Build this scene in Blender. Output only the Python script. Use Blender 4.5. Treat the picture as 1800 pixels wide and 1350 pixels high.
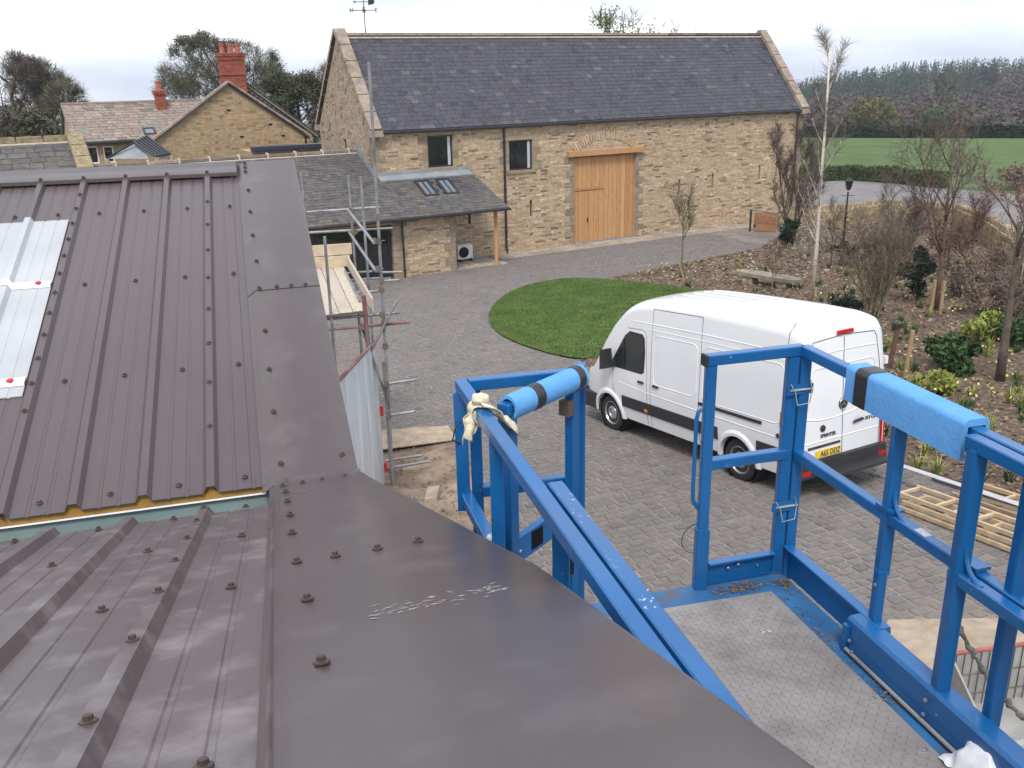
import bpy, bmesh, math, random
from math import sin, cos, tan, pi, radians, sqrt, atan2, floor
from mathutils import Vector, Matrix, noise
for o in list(bpy.data.objects): bpy.data.objects.remove(o)
S = bpy.context.scene
COL = S.collection
V = Vector
# ------------------------------------------------------------------ camera
HC = 8.6
FPX = 1600.0
_down = V((100.0, 4654.0, FPX)).normalized()          # plumb line seen in the lens
_up = -_down
_fw = (V((0, 0, 1)) - _up * V((0, 0, 1)).dot(_up)).normalized()
_rt = _fw.cross(_up)
if _rt.x < 0: _rt = -_rt
CAMP = V((0, 0, HC))
def c2w(v): return V((_rt.dot(v), _fw.dot(v), _up.dot(v)))
_X, _Y, _Z = c2w(V((1, 0, 0))), -c2w(V((0, 1, 0))), -c2w(V((0, 0, 1)))
cam = bpy.data.objects.new('camera', bpy.data.cameras.new('camera'))
COL.objects.link(cam)
cam.matrix_world = Matrix(((_X.x, _Y.x, _Z.x, 0), (_X.y, _Y.y, _Z.y, 0), (_X.z, _Y.z, _Z.z, HC), (0, 0, 0, 1)))
cam.data.sensor_width = 36; cam.data.lens = 36 * FPX / 1800
cam.data.clip_start = 0.05; cam.data.clip_end = 6000
S.camera = cam
# ------------------------------------------------------------------ sky, sun, exposure
SUN_AZ, SUN_EL = radians(186), radians(55)
W = bpy.data.worlds.new('World'); S.world = W; W.use_nodes = True
nt = W.node_tree; nt.nodes.clear()
def wn(t, **k):
    n = nt.nodes.new(t)
    for a, b in k.items(): setattr(n, a, b)
    return n
sky = wn('ShaderNodeTexSky', sky_type='NISHITA', sun_disc=False, sun_elevation=SUN_EL, sun_rotation=SUN_AZ)
bg1 = wn('ShaderNodeBackground'); bg1.inputs['Strength'].default_value = 0.12
tc = wn('ShaderNodeTexCoord'); mp = wn('ShaderNodeMapping'); mp.inputs['Scale'].default_value = (1.0, 1.0, 4.2)
mp.inputs['Location'].default_value = (2.3, 0.4, 0.15)
nz = wn('ShaderNodeTexNoise'); nz.inputs['Scale'].default_value = 2.6; nz.inputs['Detail'].default_value = 6; nz.inputs['Roughness'].default_value = 0.52
cr = wn('ShaderNodeValToRGB'); cr.color_ramp.elements[0].position = 0.36; cr.color_ramp.elements[0].color = (0.40, 0.45, 0.56, 1)
cr.color_ramp.elements[1].position = 0.6; cr.color_ramp.elements[1].color = (1.0, 1.0, 1.02, 1)
e = cr.color_ramp.elements.new(0.47); e.color = (0.52, 0.555, 0.62, 1)
bg2 = wn('ShaderNodeBackground'); bg2.inputs['Strength'].default_value = 1.0
mx = wn('ShaderNodeMixShader'); mx.inputs[0].default_value = 0.86
wo = wn('ShaderNodeOutputWorld')
lk = nt.links.new
lk(sky.outputs[0], bg1.inputs[0]); lk(tc.outputs['Generated'], mp.inputs[0]); lk(mp.outputs[0], nz.inputs[0])
lk(nz.outputs[0], cr.inputs[0]); lk(cr.outputs[0], bg2.inputs[0]); lk(bg1.outputs[0], mx.inputs[1]); lk(bg2.outputs[0], mx.inputs[2])
lk(mx.outputs[0], wo.inputs[0])
sl = bpy.data.lights.new('sun', 'SUN'); sl.energy = 1.5; sl.angle = radians(16); sl.color = (1.0, 0.96, 0.9)
so = bpy.data.objects.new('sun', sl); COL.objects.link(so)
so.rotation_euler = V((sin(SUN_AZ) * cos(SUN_EL), cos(SUN_AZ) * cos(SUN_EL), sin(SUN_EL))).to_track_quat('Z', 'Y').to_euler()
so.location = (30, -30, 40)
S.render.engine = 'CYCLES'
S.view_settings.view_transform = 'Standard'; S.view_settings.look = 'None'
S.view_settings.exposure = 0.95; S.view_settings.gamma = 1.0
S.render.resolution_x, S.render.resolution_y = 1024, 768

# ------------------------------------------------------------------ where things stand
def ray(x, y): return c2w(V((x - 900.0, y - 675.0, FPX)))
W0, WA = 53.1, 0.001163
def gz(x, y):                                            # the yard falls away towards the barn
    w = -0.4848 * x + 0.8746 * y
    if w < 4: w = 4 - 6 * (1 - math.exp((w - 4) / 6))      # levels out behind the buildings
    return WA * (W0 - w) ** 2 if w < W0 else 0.0
def G(x, y, dz=0.0):                                     # ground point under a sight line
    r = ray(x, y); z = 1.0
    for i in range(40):
        t = (z - HC) / r.z; z = 0.5 * z + 0.5 * gz(r.x * t, r.y * t)
    t = (z - HC) / r.z
    return V((r.x * t, r.y * t, gz(r.x * t, r.y * t) + dz))
def VH(x, yb, yt):                                       # height of an upright thing standing at G(x, yb)
    g = G(x, yb); r = ray(x, yt); t = sqrt(g.x ** 2 + g.y ** 2) / sqrt(r.x ** 2 + r.y ** 2)
    return HC + r.z * t - g.z
def AT(x, y, Y): r = ray(x, y); return CAMP + r * (Y / r.y)
KM = V((1.244, 3.706, HC - 2.224))
KL = V((sin(radians(-15.3)), cos(radians(-15.3)), 0)); KC = V((KL.y, -KL.x, 0))
def K(c, l, z): return KM + KC * c + KL * l + V((0, 0, z))       # frame of the metal roof and the lift
BD = V((sin(radians(61)), cos(radians(61)), 0)); BN = V((BD.y, -BD.x, 0)); BS = 1.06
BP = CAMP + V((4.5, 43.7, -7.85)) * BS
def Bn(s, t, z): return BP + (BD * s - BN * t + V((0, 0, z))) * BS  # frame of the barn
UP = V((0, 0, 1))

# ------------------------------------------------------------------ materials
MATS = {}
def mat(name, cols, rough=0.7, metal=0.0, nscale=4.0, namt=0.25, bump=0.0, bscale=60.0, attr=False, spec=0.5,
        coat=0.0, stretch=None, dirt=None, dscale=2.0, dlo=0.5, dhi=0.7, trans=0.0, hue=None, coord='pos', rvar=0.0, subsurf=0.0, alpha=1.0):
    if name in MATS: return MATS[name]
    m = bpy.data.materials.new(name); m.use_nodes = True; t = m.node_tree; N = t.nodes; L = t.links.new
    p = N['Principled BSDF']
    p.inputs['Roughness'].default_value = rough; p.inputs['Metallic'].default_value = metal
    p.inputs['Specular IOR Level'].default_value = spec; p.inputs['Coat Weight'].default_value = coat
    p.inputs['Transmission Weight'].default_value = trans; p.inputs['Alpha'].default_value = alpha
    if coord == 'pos':
        g = N.new('ShaderNodeNewGeometry'); co = g.outputs['Position']
    else:
        g = N.new('ShaderNodeTexCoord'); co = g.outputs['Object']
    if stretch:
        mpn = N.new('ShaderNodeMapping')
        mpn.inputs['Scale'].default_value = stretch[0]; mpn.inputs['Rotation'].default_value = stretch[1]
        L(co, mpn.inputs[0]); co = mpn.outputs[0]
    if not isinstance(cols[0], (tuple, list)): cols = [cols]
    if attr:
        a = N.new('ShaderNodeAttribute'); a.attribute_name = 'rnd'
        r = N.new('ShaderNodeValToRGB'); r.color_ramp.interpolation = 'LINEAR'
        while len(r.color_ramp.elements) < len(cols): r.color_ramp.elements.new(0.5)
        for i, c in enumerate(cols):
            r.color_ramp.elements[i].position = i / max(1, len(cols) - 1); r.color_ramp.elements[i].color = (*c, 1)
        L(a.outputs['Fac'], r.inputs[0]); colo = r.outputs[0]
    elif len(cols) > 1:
        n0 = N.new('ShaderNodeTexNoise'); n0.inputs['Scale'].default_value = nscale * 0.37; n0.inputs['Detail'].default_value = 4
        L(co, n0.inputs[0])
        r = N.new('ShaderNodeValToRGB')
        while len(r.color_ramp.elements) < len(cols): r.color_ramp.elements.new(0.5)
        for i, c in enumerate(cols):
            r.color_ramp.elements[i].position = 0.3 + 0.4 * i / (len(cols) - 1); r.color_ramp.elements[i].color = (*c, 1)
        L(n0.outputs[0], r.inputs[0]); colo = r.outputs[0]
    else:
        rgb = N.new('ShaderNodeRGB'); rgb.outputs[0].default_value = (*cols[0], 1); colo = rgb.outputs[0]
    if namt > 0:
        n1 = N.new('ShaderNodeTexNoise'); n1.inputs['Scale'].default_value = nscale; n1.inputs['Detail'].default_value = 6; n1.inputs['Roughness'].default_value = 0.6
        L(co, n1.inputs[0])
        mr = N.new('ShaderNodeMapRange'); mr.inputs[1].default_value = 0.3; mr.inputs[2].default_value = 0.7
        mr.inputs[3].default_value = 1 - namt; mr.inputs[4].default_value = 1 + namt
        L(n1.outputs[0], mr.inputs[0])
        mm = N.new('ShaderNodeMix'); mm.data_type = 'RGBA'; mm.blend_type = 'MULTIPLY'; mm.inputs[0].default_value = 1
        L(colo, mm.inputs[6]); L(mr.outputs[0], mm.inputs[7]); colo = mm.outputs[2]
        if rvar:
            mr2 = N.new('ShaderNodeMapRange'); mr2.inputs[1].default_value = 0.3; mr2.inputs[2].default_value = 0.7
            mr2.inputs[3].default_value = rough - rvar; mr2.inputs[4].default_value = rough + rvar
            L(n1.outputs[0], mr2.inputs[0]); L(mr2.outputs[0], p.inputs['Roughness'])
    if dirt:
        n2 = N.new('ShaderNodeTexNoise'); n2.inputs['Scale'].default_value = dscale; n2.inputs['Detail'].default_value = 8; n2.inputs['Roughness'].default_value = 0.65
        L(co, n2.inputs[0])
        m2 = N.new('ShaderNodeMapRange'); m2.inputs[1].default_value = dlo; m2.inputs[2].default_value = dhi
        L(n2.outputs[0], m2.inputs[0])
        mm = N.new('ShaderNodeMix'); mm.data_type = 'RGBA'
        L(m2.outputs[0], mm.inputs[0]); L(colo, mm.inputs[6]); mm.inputs[7].default_value = (*dirt, 1); colo = mm.outputs[2]
    L(colo, p.inputs['Base Color'])
    if bump:
        nb = N.new('ShaderNodeTexNoise'); nb.inputs['Scale'].default_value = bscale; nb.inputs['Detail'].default_value = 5
        L(co, nb.inputs[0])
        b = N.new('ShaderNodeBump'); b.inputs['Strength'].default_value = bump; b.inputs['Distance'].default_value = 0.02
        L(nb.outputs[0], b.inputs['Height']); L(b.outputs[0], p.inputs['Normal'])
    MATS[name] = m
    return m

# ------------------------------------------------------------------ objects
ORG = {}
def tag(o, label=None, cat=None, group=None, kind=None):
    if label: o['label'] = label
    if cat: o['category'] = cat
    if group: o['group'] = group
    if kind: o['kind'] = kind
    return o
def thing(name, loc, label, cat, group=None, rot=None):
    o = bpy.data.objects.new(name, None); COL.objects.link(o); o.empty_display_size = 0.2
    o.location = loc
    if rot is not None: o.rotation_mode = 'QUATERNION'; o.rotation_quaternion = rot
    ORG[o.name] = V((0, 0, 0)) if rot is not None else V(loc)
    return tag(o, label, cat, group)
def oforg(p): return ORG[p.name] if p is not None and p.name in ORG else V((0, 0, 0))
class MB:
    def __init__(s): s.v = []; s.f = []; s.r = []
    def face(s, pts, r=0.5):
        n = len(s.v); s.v += [tuple(p) for p in pts]; s.f.append(tuple(range(n, n + len(pts)))); s.r.append(r); return s
    def hexa(s, P, r=0.5, skip=()):             # P: 4 bottom + 4 top, same order
        n = len(s.v); s.v += [tuple(p) for p in P]
        F = [(3, 2, 1, 0), (4, 5, 6, 7), (0, 1, 5, 4), (1, 2, 6, 5), (2, 3, 7, 6), (3, 0, 4, 7)]
        for i, f in enumerate(F):
            if i in skip: continue
            s.f.append(tuple(n + k for k in f)); s.r.append(r)
        return s
    def box(s, c, ax, ay, az, r=0.5, skip=(), taper=1.0):     # half axes
        c, ax, ay, az = V(c), V(ax), V(ay), V(az)
        P = [c - ax - ay - az, c + ax - ay - az, c + ax + ay - az, c - ax + ay - az]
        P += [c - ax * taper - ay * taper + az, c + ax * taper - ay * taper + az, c + ax * taper + ay * taper + az, c - ax * taper + ay * taper + az]
        return s.hexa(P, r, skip)
    def prism(s, poly, d, r=0.5):               # polygon (list of points) swept by d
        n = len(s.v); k = len(poly); d = V(d)
        s.v += [tuple(p) for p in poly] + [tuple(V(p) + d) for p in poly]
        s.f.append(tuple(range(n + k - 1, n - 1, -1))); s.r.append(r)
        s.f.append(tuple(range(n + k, n + 2 * k))); s.r.append(r)
        for i in range(k):
            j = (i + 1) % k; s.f.append((n + i, n + j, n + k + j, n + k + i)); s.r.append(r)
        return s
    def frame(s, p0, p1, hint=None):
        d = (V(p1) - V(p0)).normalized()
        h = V(hint) if hint is not None else (UP if abs(d.z) < 0.9 else V((1, 0, 0)))
        a = d.cross(h)
        if a.length < 1e-4: a = d.cross(V((0.3, 1, 0.1)))
        a.normalize(); b = a.cross(d).normalized()
        return d, a, b                          # a sideways, b upwards
    def beam(s, p0, p1, w, h, ch=0.004, hint=None, r=0.5):
        p0, p1 = V(p0), V(p1); d, a, b = s.frame(p0, p1, hint); w /= 2; h /= 2
        q = [(-w + ch, -h), (w - ch, -h), (w, -h + ch), (w, h - ch), (w - ch, h), (-w + ch, h), (-w, h - ch), (-w, -h + ch)]
        return s.prism([p0 + a * x + b * y for x, y in q], p1 - p0, r)
    def tube(s, p0, p1, r0, r1=None, n=8, r=0.5, cap=True):
        p0, p1 = V(p0), V(p1); r1 = r0 if r1 is None else r1
        if (p1 - p0).length < 1e-6: return s
        d, a, b = s.frame(p0, p1); k = len(s.v)
        for P, R in ((p0, r0), (p1, r1)):
            for i in range(n): s.v.append(tuple(P + a * (R * cos(2 * pi * i / n)) + b * (R * sin(2 * pi * i / n))))
        for i in range(n):
            j = (i + 1) % n; s.f.append((k + i, k + n + i, k + n + j, k + j)); s.r.append(r)
        if cap:
            s.f.append(tuple(k + i for i in range(n))); s.r.append(r)
            s.f.append(tuple(k + n + i for i in range(n - 1, -1, -1))); s.r.append(r)
        return s
    def path(s, pts, rad, n=6, r=0.5):
        pts = [V(p) for p in pts]; k0 = len(s.v); m = len(pts); prev = None
        for i, P in enumerate(pts):
            d = (pts[min(i + 1, m - 1)] - pts[max(i - 1, 0)]).normalized()
            if prev is None: a = d.cross(UP if abs(d.z) < 0.9 else V((1, 0, 0))).normalized()
            else: a = (prev - d * prev.dot(d)).normalized()
            prev = a; b = d.cross(a); R = rad[i] if isinstance(rad, (list, tuple)) else rad
            for q in range(n): s.v.append(tuple(P + a * (R * cos(2 * pi * q / n)) + b * (R * sin(2 * pi * q / n))))
        for i in range(m - 1):
            for q in range(n):
                j = (q + 1) % n; s.f.append((k0 + i * n + q, k0 + i * n + j, k0 + (i + 1) * n + j, k0 + (i + 1) * n + q)); s.r.append(r)
        s.f.append(tuple(k0 + q for q in range(n - 1, -1, -1))); s.r.append(r)
        s.f.append(tuple(k0 + (m - 1) * n + q for q in range(n))); s.r.append(r)
        return s
    def lathe(s, c, ax, prof, n=16, r=0.5):     # prof: (along, radius)
        c, ax = V(c), V(ax).normalized(); a = ax.cross(UP if abs(ax.z) < 0.9 else V((1, 0, 0))).normalized(); b = ax.cross(a); k = len(s.v)
        for h, R in prof:
            for i in range(n): s.v.append(tuple(c + ax * h + a * (R * cos(2 * pi * i / n)) + b * (R * sin(2 * pi * i / n))))
        for q in range(len(prof) - 1):
            for i in range(n):
                j = (i + 1) % n; s.f.append((k + q * n + i, k + q * n + j, k + (q + 1) * n + j, k + (q + 1) * n + i)); s.r.append(r)
        s.f.append(tuple(k + i for i in range(n - 1, -1, -1))); s.r.append(r)
        e = k + (len(prof) - 1) * n; s.f.append(tuple(e + i for i in range(n))); s.r.append(r)
        return s
    def mesh(s, name, org=V((0, 0, 0)), smooth=False, angle=None):
        me = bpy.data.meshes.new(name)
        ox, oy, oz = org
        me.from_pydata([(a - ox, b - oy, c - oz) for a, b, c in s.v], [], s.f)
        at = me.attributes.new('rnd', 'FLOAT', 'FACE'); at.data.foreach_set('value', s.r)
        if smooth: me.polygons.foreach_set('use_smooth', [True] * len(me.polygons))
        me.update()
        return me
    def build(s, name, m, parent=None, smooth=False, label=None, cat=None, group=None, kind=None, fix=True):
        me = s.mesh(name, oforg(parent))
        if fix and len(s.f) < 20000:
            bm = bmesh.new(); bm.from_mesh(me); bmesh.ops.recalc_face_normals(bm, faces=bm.faces[:]); bm.to_mesh(me); bm.free()
        if smooth:
            me.polygons.foreach_set('use_smooth', [True] * len(me.polygons))
            if smooth != 'all': me.set_sharp_from_angle(angle=radians(38))
        me.materials.append(m)
        o = bpy.data.objects.new(name, me); COL.objects.link(o)
        if parent is not None:
            o.parent = parent; ORG[o.name] = oforg(parent)
        return tag(o, label, cat, group, kind)
def link(name, me, parent, mw):                 # one more piece that shares its mesh
    o = bpy.data.objects.new(name, me); COL.objects.link(o); o.parent = parent
    o.matrix_local = Matrix.Translation(-oforg(parent)) @ mw
    return o
def basis(c, ax, ay, az):
    return Matrix(((ax.x, ay.x, az.x, c.x), (ax.y, ay.y, az.y, c.y), (ax.z, ay.z, az.z, c.z), (0, 0, 0, 1)))
_units = {}
def unit_blocks(key, m, taper=0.9, n=8):        # shared unit blocks, one shade each
    if key not in _units:
        L = []
        for i in range(n):
            b = MB(); b.box((0, 0, 0), (1, 0, 0), (0, 1, 0), (0, 0, 1), (i + 0.5) / n, (0,), taper)
            me = b.mesh(key); me.materials.append(m); L.append(me)
        _units[key] = L
    return _units[key]
def pieces(name, many, blocks, m, parent, nobj=300, taper=0.9):
    """blocks: (centre, half x, half y, half z, shade); the ones that show largest become objects, the rest one mesh"""
    def key(b):
        d = b[0] - CAMP; return -(b[1].length * b[2].length) / max(1e-6, d.length_squared)
    def inview(p):
        d = p - CAMP; z = -d.dot(_Z)
        return z > 0 and abs(d.dot(_X) / z) < 0.57 and abs(d.dot(_Y) / z) < 0.43
    vis = [b for b in blocks if inview(b[0])]; hid = [b for b in blocks if not inview(b[0])]
    vis.sort(key=key); U = unit_blocks(name + m.name, m, taper)
    for c, ax, ay, az, r in vis[:nobj]:
        link(name, U[min(len(U) - 1, int(r * len(U)))], parent, basis(c, ax, ay, az))
    rest = vis[nobj:] + hid
    if rest:
        b = MB()
        for c, ax, ay, az, r in rest: b.box(c, ax, ay, az, r, (0,), taper)
        b.build(many, m, parent, kind='stuff', fix=False)
# ================================================================== ground
from mathutils.geometry import delaunay_2d_cdt
def smooth(a, b, x):
    t = max(0.0, min(1.0, (x - a) / (b - a))); return t * t * (3 - 2 * t)
def TZ(x, y):
    w = gz(x, y); az = math.degrees(atan2(x, y)); u = x * 0.342 + y * 0.94
    if u > 118:
        hill = -19 + 16.5 * smooth(11, 25, az) - 0.12 * max(0, az - 30)
        z = -13.0 * smooth(118, 230, u)
        z += (hill + 13) * smooth(250, 620, u) - 10 * smooth(700, 1500, u)
        z -= 55 * smooth(260, 900, u) * (1 - smooth(6, 13, az)) + 45 * smooth(760, 2500, u) + 150 * smooth(2000, 4500, u)
        w = z + 1.5 * noise.noise(V((x * 0.01, y * 0.01, 0))) * smooth(200, 300, u)
    return w
def inpoly(p, poly):
    x, y = p[0], p[1]; c = False; n = len(poly)
    for i in range(n):
        a, b = poly[i], poly[(i + 1) % n]
        if (a[1] > y) != (b[1] > y) and x < (b[0] - a[0]) * (y - a[1]) / (b[1] - a[1]) + a[0]: c = not c
    return c
def dense(poly, step):
    out = []
    for i in range(len(poly)):
        a, b = V(poly[i][:2]), V(poly[(i + 1) % len(poly)][:2]); n = max(1, int((b - a).length / step))
        out += [a.lerp(b, k / n) for k in range(n)]
    return out
def sheet(name, poly, dz, m, step=1.0, rough=0.0, parent=None, **kw):
    P = dense(poly, step); n = len(P); E = [(i, (i + 1) % n) for i in range(n)]
    xs = [p.x for p in P]; ys = [p.y for p in P]; Q = list(P); x = min(xs)
    while x < max(xs):
        y = min(ys)
        while y < max(ys):
            q = V((x + random.uniform(-.2, .2) * step, y + random.uniform(-.2, .2) * step))
            if inpoly(q, P) and min((q - e).length_squared for e in P) > (0.35 * step) ** 2: Q.append(q)
            y += step
        x += step
    vs, es, fs, *_ = delaunay_2d_cdt(Q, E, [], 1, 1e-5)
    b = MB()
    b.v = [(p.x, p.y, gz(p.x, p.y) + dz + (rough * (noise.noise(V((p.x * 1.3, p.y * 1.3, 3))) + 0.6 * noise.noise(V((p.x * 4, p.y * 4, 8)))) if rough else 0)) for p in vs]
    b.f = [tuple(f) for f in fs]; b.r = [0.5] * len(b.f)
    return b.build(name, m, parent, smooth='all', **kw)
def smoothpoly(P, it=2):
    for k in range(it):
        Q = []
        for i in range(len(P)):
            a, b = V(P[i][:2]), V(P[(i + 1) % len(P)][:2]); Q += [a.lerp(b, .25), a.lerp(b, .75)]
        P = Q
    return P
random.seed(11)
m_field = mat('field grass', [(0.055, 0.098, 0.026), (0.075, 0.122, 0.034), (0.066, 0.105, 0.034)], 0.9, nscale=0.35, namt=0.18, spec=0.2, bump=0.3, bscale=3)
b = MB(); radii = [2, 4, 6, 8, 10, 12, 14, 17, 20, 23, 26, 30, 34, 38, 42, 46, 50, 55, 60, 70, 80, 95, 110, 120, 135, 150, 170, 190, 210, 230, 250, 280, 310, 340, 380, 420, 460, 500, 550, 600, 650, 700, 800, 950, 1200, 1600, 2400, 4500]
NA = 180; b.v.append((0, 0, gz(0, 0) - 0.05))
for r in radii:
    for i in range(NA):
        a = 2 * pi * i / NA; x, y = r * sin(a), r * cos(a); b.v.append((x, y, TZ(x, y) - 0.05))
for i in range(NA): b.f.append((0, 1 + i, 1 + (i + 1) % NA)); b.r.append(.5)
for k in range(len(radii) - 1):
    for i in range(NA):
        j = (i + 1) % NA; o = 1 + k * NA; b.f.append((o + i, o + j, o + NA + j, o + NA + i)); b.r.append(.5)
b.build('ground', m_field, smooth='all', kind='structure')

GP = lambda L: [G(*p) for p in L]
LAWN = GP([(858, 562), (861, 546), (878, 527), (908, 509), (950, 497), (1005, 490), (1065, 493), (1130, 499), (1200, 507), (1300, 521), (1345, 545), (1300, 580), (1200, 606), (1100, 624), (1059, 630), (1021, 634), (978, 627), (930, 613), (890, 597), (866, 580)])
BED = GP([(1021, 636), (1045, 652), (1300, 724), (1555, 814), (1800, 884), (1990, 935), (2300, 700), (2100, 560), (1900, 512), (1800, 462), (1758, 436), (1730, 416), (1689, 397), (1620, 385), (1550, 384), (1480, 393), (1400, 396), (1375, 415), (1330, 438), (1200, 464), (1065, 490), (1040, 520)])
MUD = GP([(650, 765), (735, 752), (803, 756), (812, 800), (850, 850), (888, 900), (905, 960), (985, 1075), (760, 1120), (560, 900), (600, 770)])
YARD = [Bn(-26, -0.1, 0), Bn(13.5, -0.1, 0), Bn(14.5, -4, 0), V((17, 20, 0)), V((15, 5, 0)), V((6, -4, 0)), V((-20, -4, 0)), V((-26, 20, 0))]
ROAD = GP([(1372, 352), (1400, 322), (1500, 317), (1600, 323), (1700, 335), (1800, 343), (2000, 352), (2500, 380), (2500, 700), (2000, 520), (1850, 462), (1800, 436), (1758, 413), (1730, 396), (1689, 380), (1620, 367), (1550, 366), (1480, 376), (1400, 380)])
SAND = GP([(1560, 1093), (1900, 1088), (1980, 1330), (1500, 1330)])
m_joint = mat('sandy joint', [(0.175, 0.15, 0.13), (0.24, 0.208, 0.18)], 0.95, nscale=3, namt=0.25, bump=0.4, bscale=40, spec=0.2)
m_set = mat('sett stone', [(0.125, 0.114, 0.112), (0.15, 0.136, 0.132), (0.17, 0.154, 0.148), (0.145, 0.136, 0.136), (0.195, 0.174, 0.162)], 0.8, nscale=14, namt=0.22, bump=0.35, bscale=45, attr=True, spec=0.3, dirt=(0.2, 0.172, 0.145), dscale=0.8, dlo=0.5, dhi=0.78)
yard = sheet('yard_paving', YARD, 0.004, m_joint, 2.0, kind='structure')
m_bed = mat('bark mulch', [(0.075, 0.052, 0.04), (0.14, 0.1, 0.074), (0.1, 0.085, 0.05)], 0.95, nscale=7, namt=0.45, bump=1.0, bscale=22, spec=0.15)
sheet('planting_bed', BED, 0.035, m_bed, 0.8, rough=0.03, kind='structure')
m_lawn = mat('lawn grass', [(0.05, 0.09, 0.022), (0.075, 0.125, 0.03), (0.11, 0.14, 0.05)], 0.9, nscale=5, namt=0.3, bump=0.8, bscale=30, spec=0.15)
LAWNS = smoothpoly(LAWN, 1)
sheet('lawn', LAWNS, 0.06, m_lawn, 0.7, rough=0.015, kind='structure')
m_mud = mat('mud', [(0.13, 0.09, 0.065), (0.23, 0.17, 0.125), (0.3, 0.235, 0.18)], 0.9, nscale=2.2, namt=0.35, bump=1.0, bscale=14, spec=0.3)
sheet('churned_mud', MUD, 0.05, m_mud, 0.28, rough=0.06, kind='structure')
m_tar = mat('asphalt', [(0.16, 0.152, 0.152), (0.21, 0.2, 0.198)], 0.9, nscale=0.8, namt=0.15, bump=0.3, bscale=50, spec=0.3)
sheet('road', ROAD, 0.03, m_tar, 3.0, kind='structure')
m_conc = mat('sandy concrete', [(0.3, 0.235, 0.175), (0.38, 0.31, 0.24)], 0.9, nscale=6, namt=0.2, bump=0.3, bscale=70, spec=0.2)
sheet('concrete_apron', SAND, 0.03, m_conc, 0.6, kind='structure')
# setts, course by course
rc = V((sin(radians(70)), cos(radians(70)), 0)); rl = V((-rc.y, rc.x, 0))
blocks = []; rnd = random.Random(5)
j = -10
while j * 0.17 < 52:
    p = j * 0.172; i = -14.0 + rnd.uniform(0, 0.3)
    while i < 26:
        Lh = rnd.uniform(0.16, 0.29); c = rc * (i + Lh / 2) + rl * (p + 0.01 * sin(i * 1.7 + j)); i += Lh + 0.008
        w = -0.4848 * c.x + 0.8746 * c.y
        if c.y < 7 or w > 37.3 or c.x < -9 or c.x > 14: continue
        if inpoly(c, BED) or inpoly(c, LAWNS) or inpoly(c, MUD) or inpoly(c, SAND): continue
        z = gz(c.x, c.y) + rnd.uniform(0.010, 0.02)
        t1, t2 = rnd.uniform(-.03, .03), rnd.uniform(-.03, .03)
        a = rnd.uniform(-.05, .05); ax = (rc * cos(a) + rl * sin(a)); ay = (rl * cos(a) - rc * sin(a))
        g1 = (gz(c.x + ax.x, c.y + ax.y) - gz(c.x, c.y)) + t1; g2 = (gz(c.x + ay.x, c.y + ay.y) - gz(c.x, c.y)) + t2
        jw = rnd.uniform(0.014, 0.026)
        blocks.append((V((c.x, c.y, z - 0.012)), (ax + UP * g1) * (Lh / 2 - jw / 2), (ay + UP * g2) * (0.086 - jw / 2), UP * 0.014, min(0.99, max(0, rnd.gauss(0.5, 0.24)))))
    j += 1
pieces('sett', 'setts_beyond', blocks, m_set, yard, 300, 0.86)
# wood chips, grass blades and daffodils nobody could count
m_chip = mat('wood chip', [(0.07, 0.046, 0.034), (0.16, 0.108, 0.078), (0.23, 0.165, 0.12), (0.33, 0.25, 0.19)], 0.9, namt=0, attr=True, spec=0.2)
b = MB()
bx = [p.x for p in BED]; by = [p.y for p in BED]
n = 0
while n < 26000:
    y = min(by) + (max(by) - min(by)) * rnd.random() ** 1.6; x = rnd.uniform(min(bx), min(max(bx), 24))
    if not inpoly((x, y), BED) or inpoly((x, y), LAWNS): continue
    n += 1; z = gz(x, y) + 0.04 + rnd.uniform(-.02, .035); a = rnd.uniform(0, pi); L = rnd.uniform(.02, .06) * (1 + y / 40); w = L * rnd.uniform(.25, .6)
    d = V((cos(a), sin(a), rnd.uniform(-.5, .5))) * L; e = V((-sin(a), cos(a), rnd.uniform(-.6, .6))) * w; c = V((x, y, z))
    b.face([c - d, c + e, c + d, c - e], rnd.random())
b.build('bark_chips', m_chip, kind='stuff', label='loose brown bark chips covering the planting bed', cat='bark chips', fix=False)
m_blade = mat('grass blade', [(0.04, 0.075, 0.016), (0.07, 0.125, 0.026), (0.11, 0.15, 0.045), (0.17, 0.16, 0.075)], 0.85, namt=0, attr=True, spec=0.2)
def blades(name, poly, count, hmin, hmax, wmin, label, cat, patch=None):
    b = MB(); xs = [p[0] for p in poly]; ys = [p[1] for p in poly]; n = 0
    while n < count:
        x, y = rnd.uniform(min(xs), max(xs)), rnd.uniform(min(ys), max(ys))
        if not inpoly((x, y), poly): continue
        n += 1; h = rnd.uniform(hmin, hmax); a = rnd.uniform(0, 2 * pi); w = wmin * rnd.uniform(.7, 1.5)
        z = gz(x, y) + 0.05; t = noise.noise(V((x * .8, y * .8, 0))) * .3 + rnd.gauss(.42, .2)
        s = V((cos(a) * w, sin(a) * w, 0)); ln = V((rnd.uniform(-h, h), rnd.uniform(-h, h), 0)) * .7
        b.face([V((x, y, z)) - s, V((x, y, z)) + s, V((x, y, z + h)) + ln], min(.99, max(0, t)))
    return b.build(name, m_blade, kind='stuff', label=label, cat=cat, fix=False)
blades('lawn_grass', [(p.x, p.y) for p in LAWNS], 60000, .02, .06, .012, 'short green grass of the round lawn in the yard', 'grass')
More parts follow.
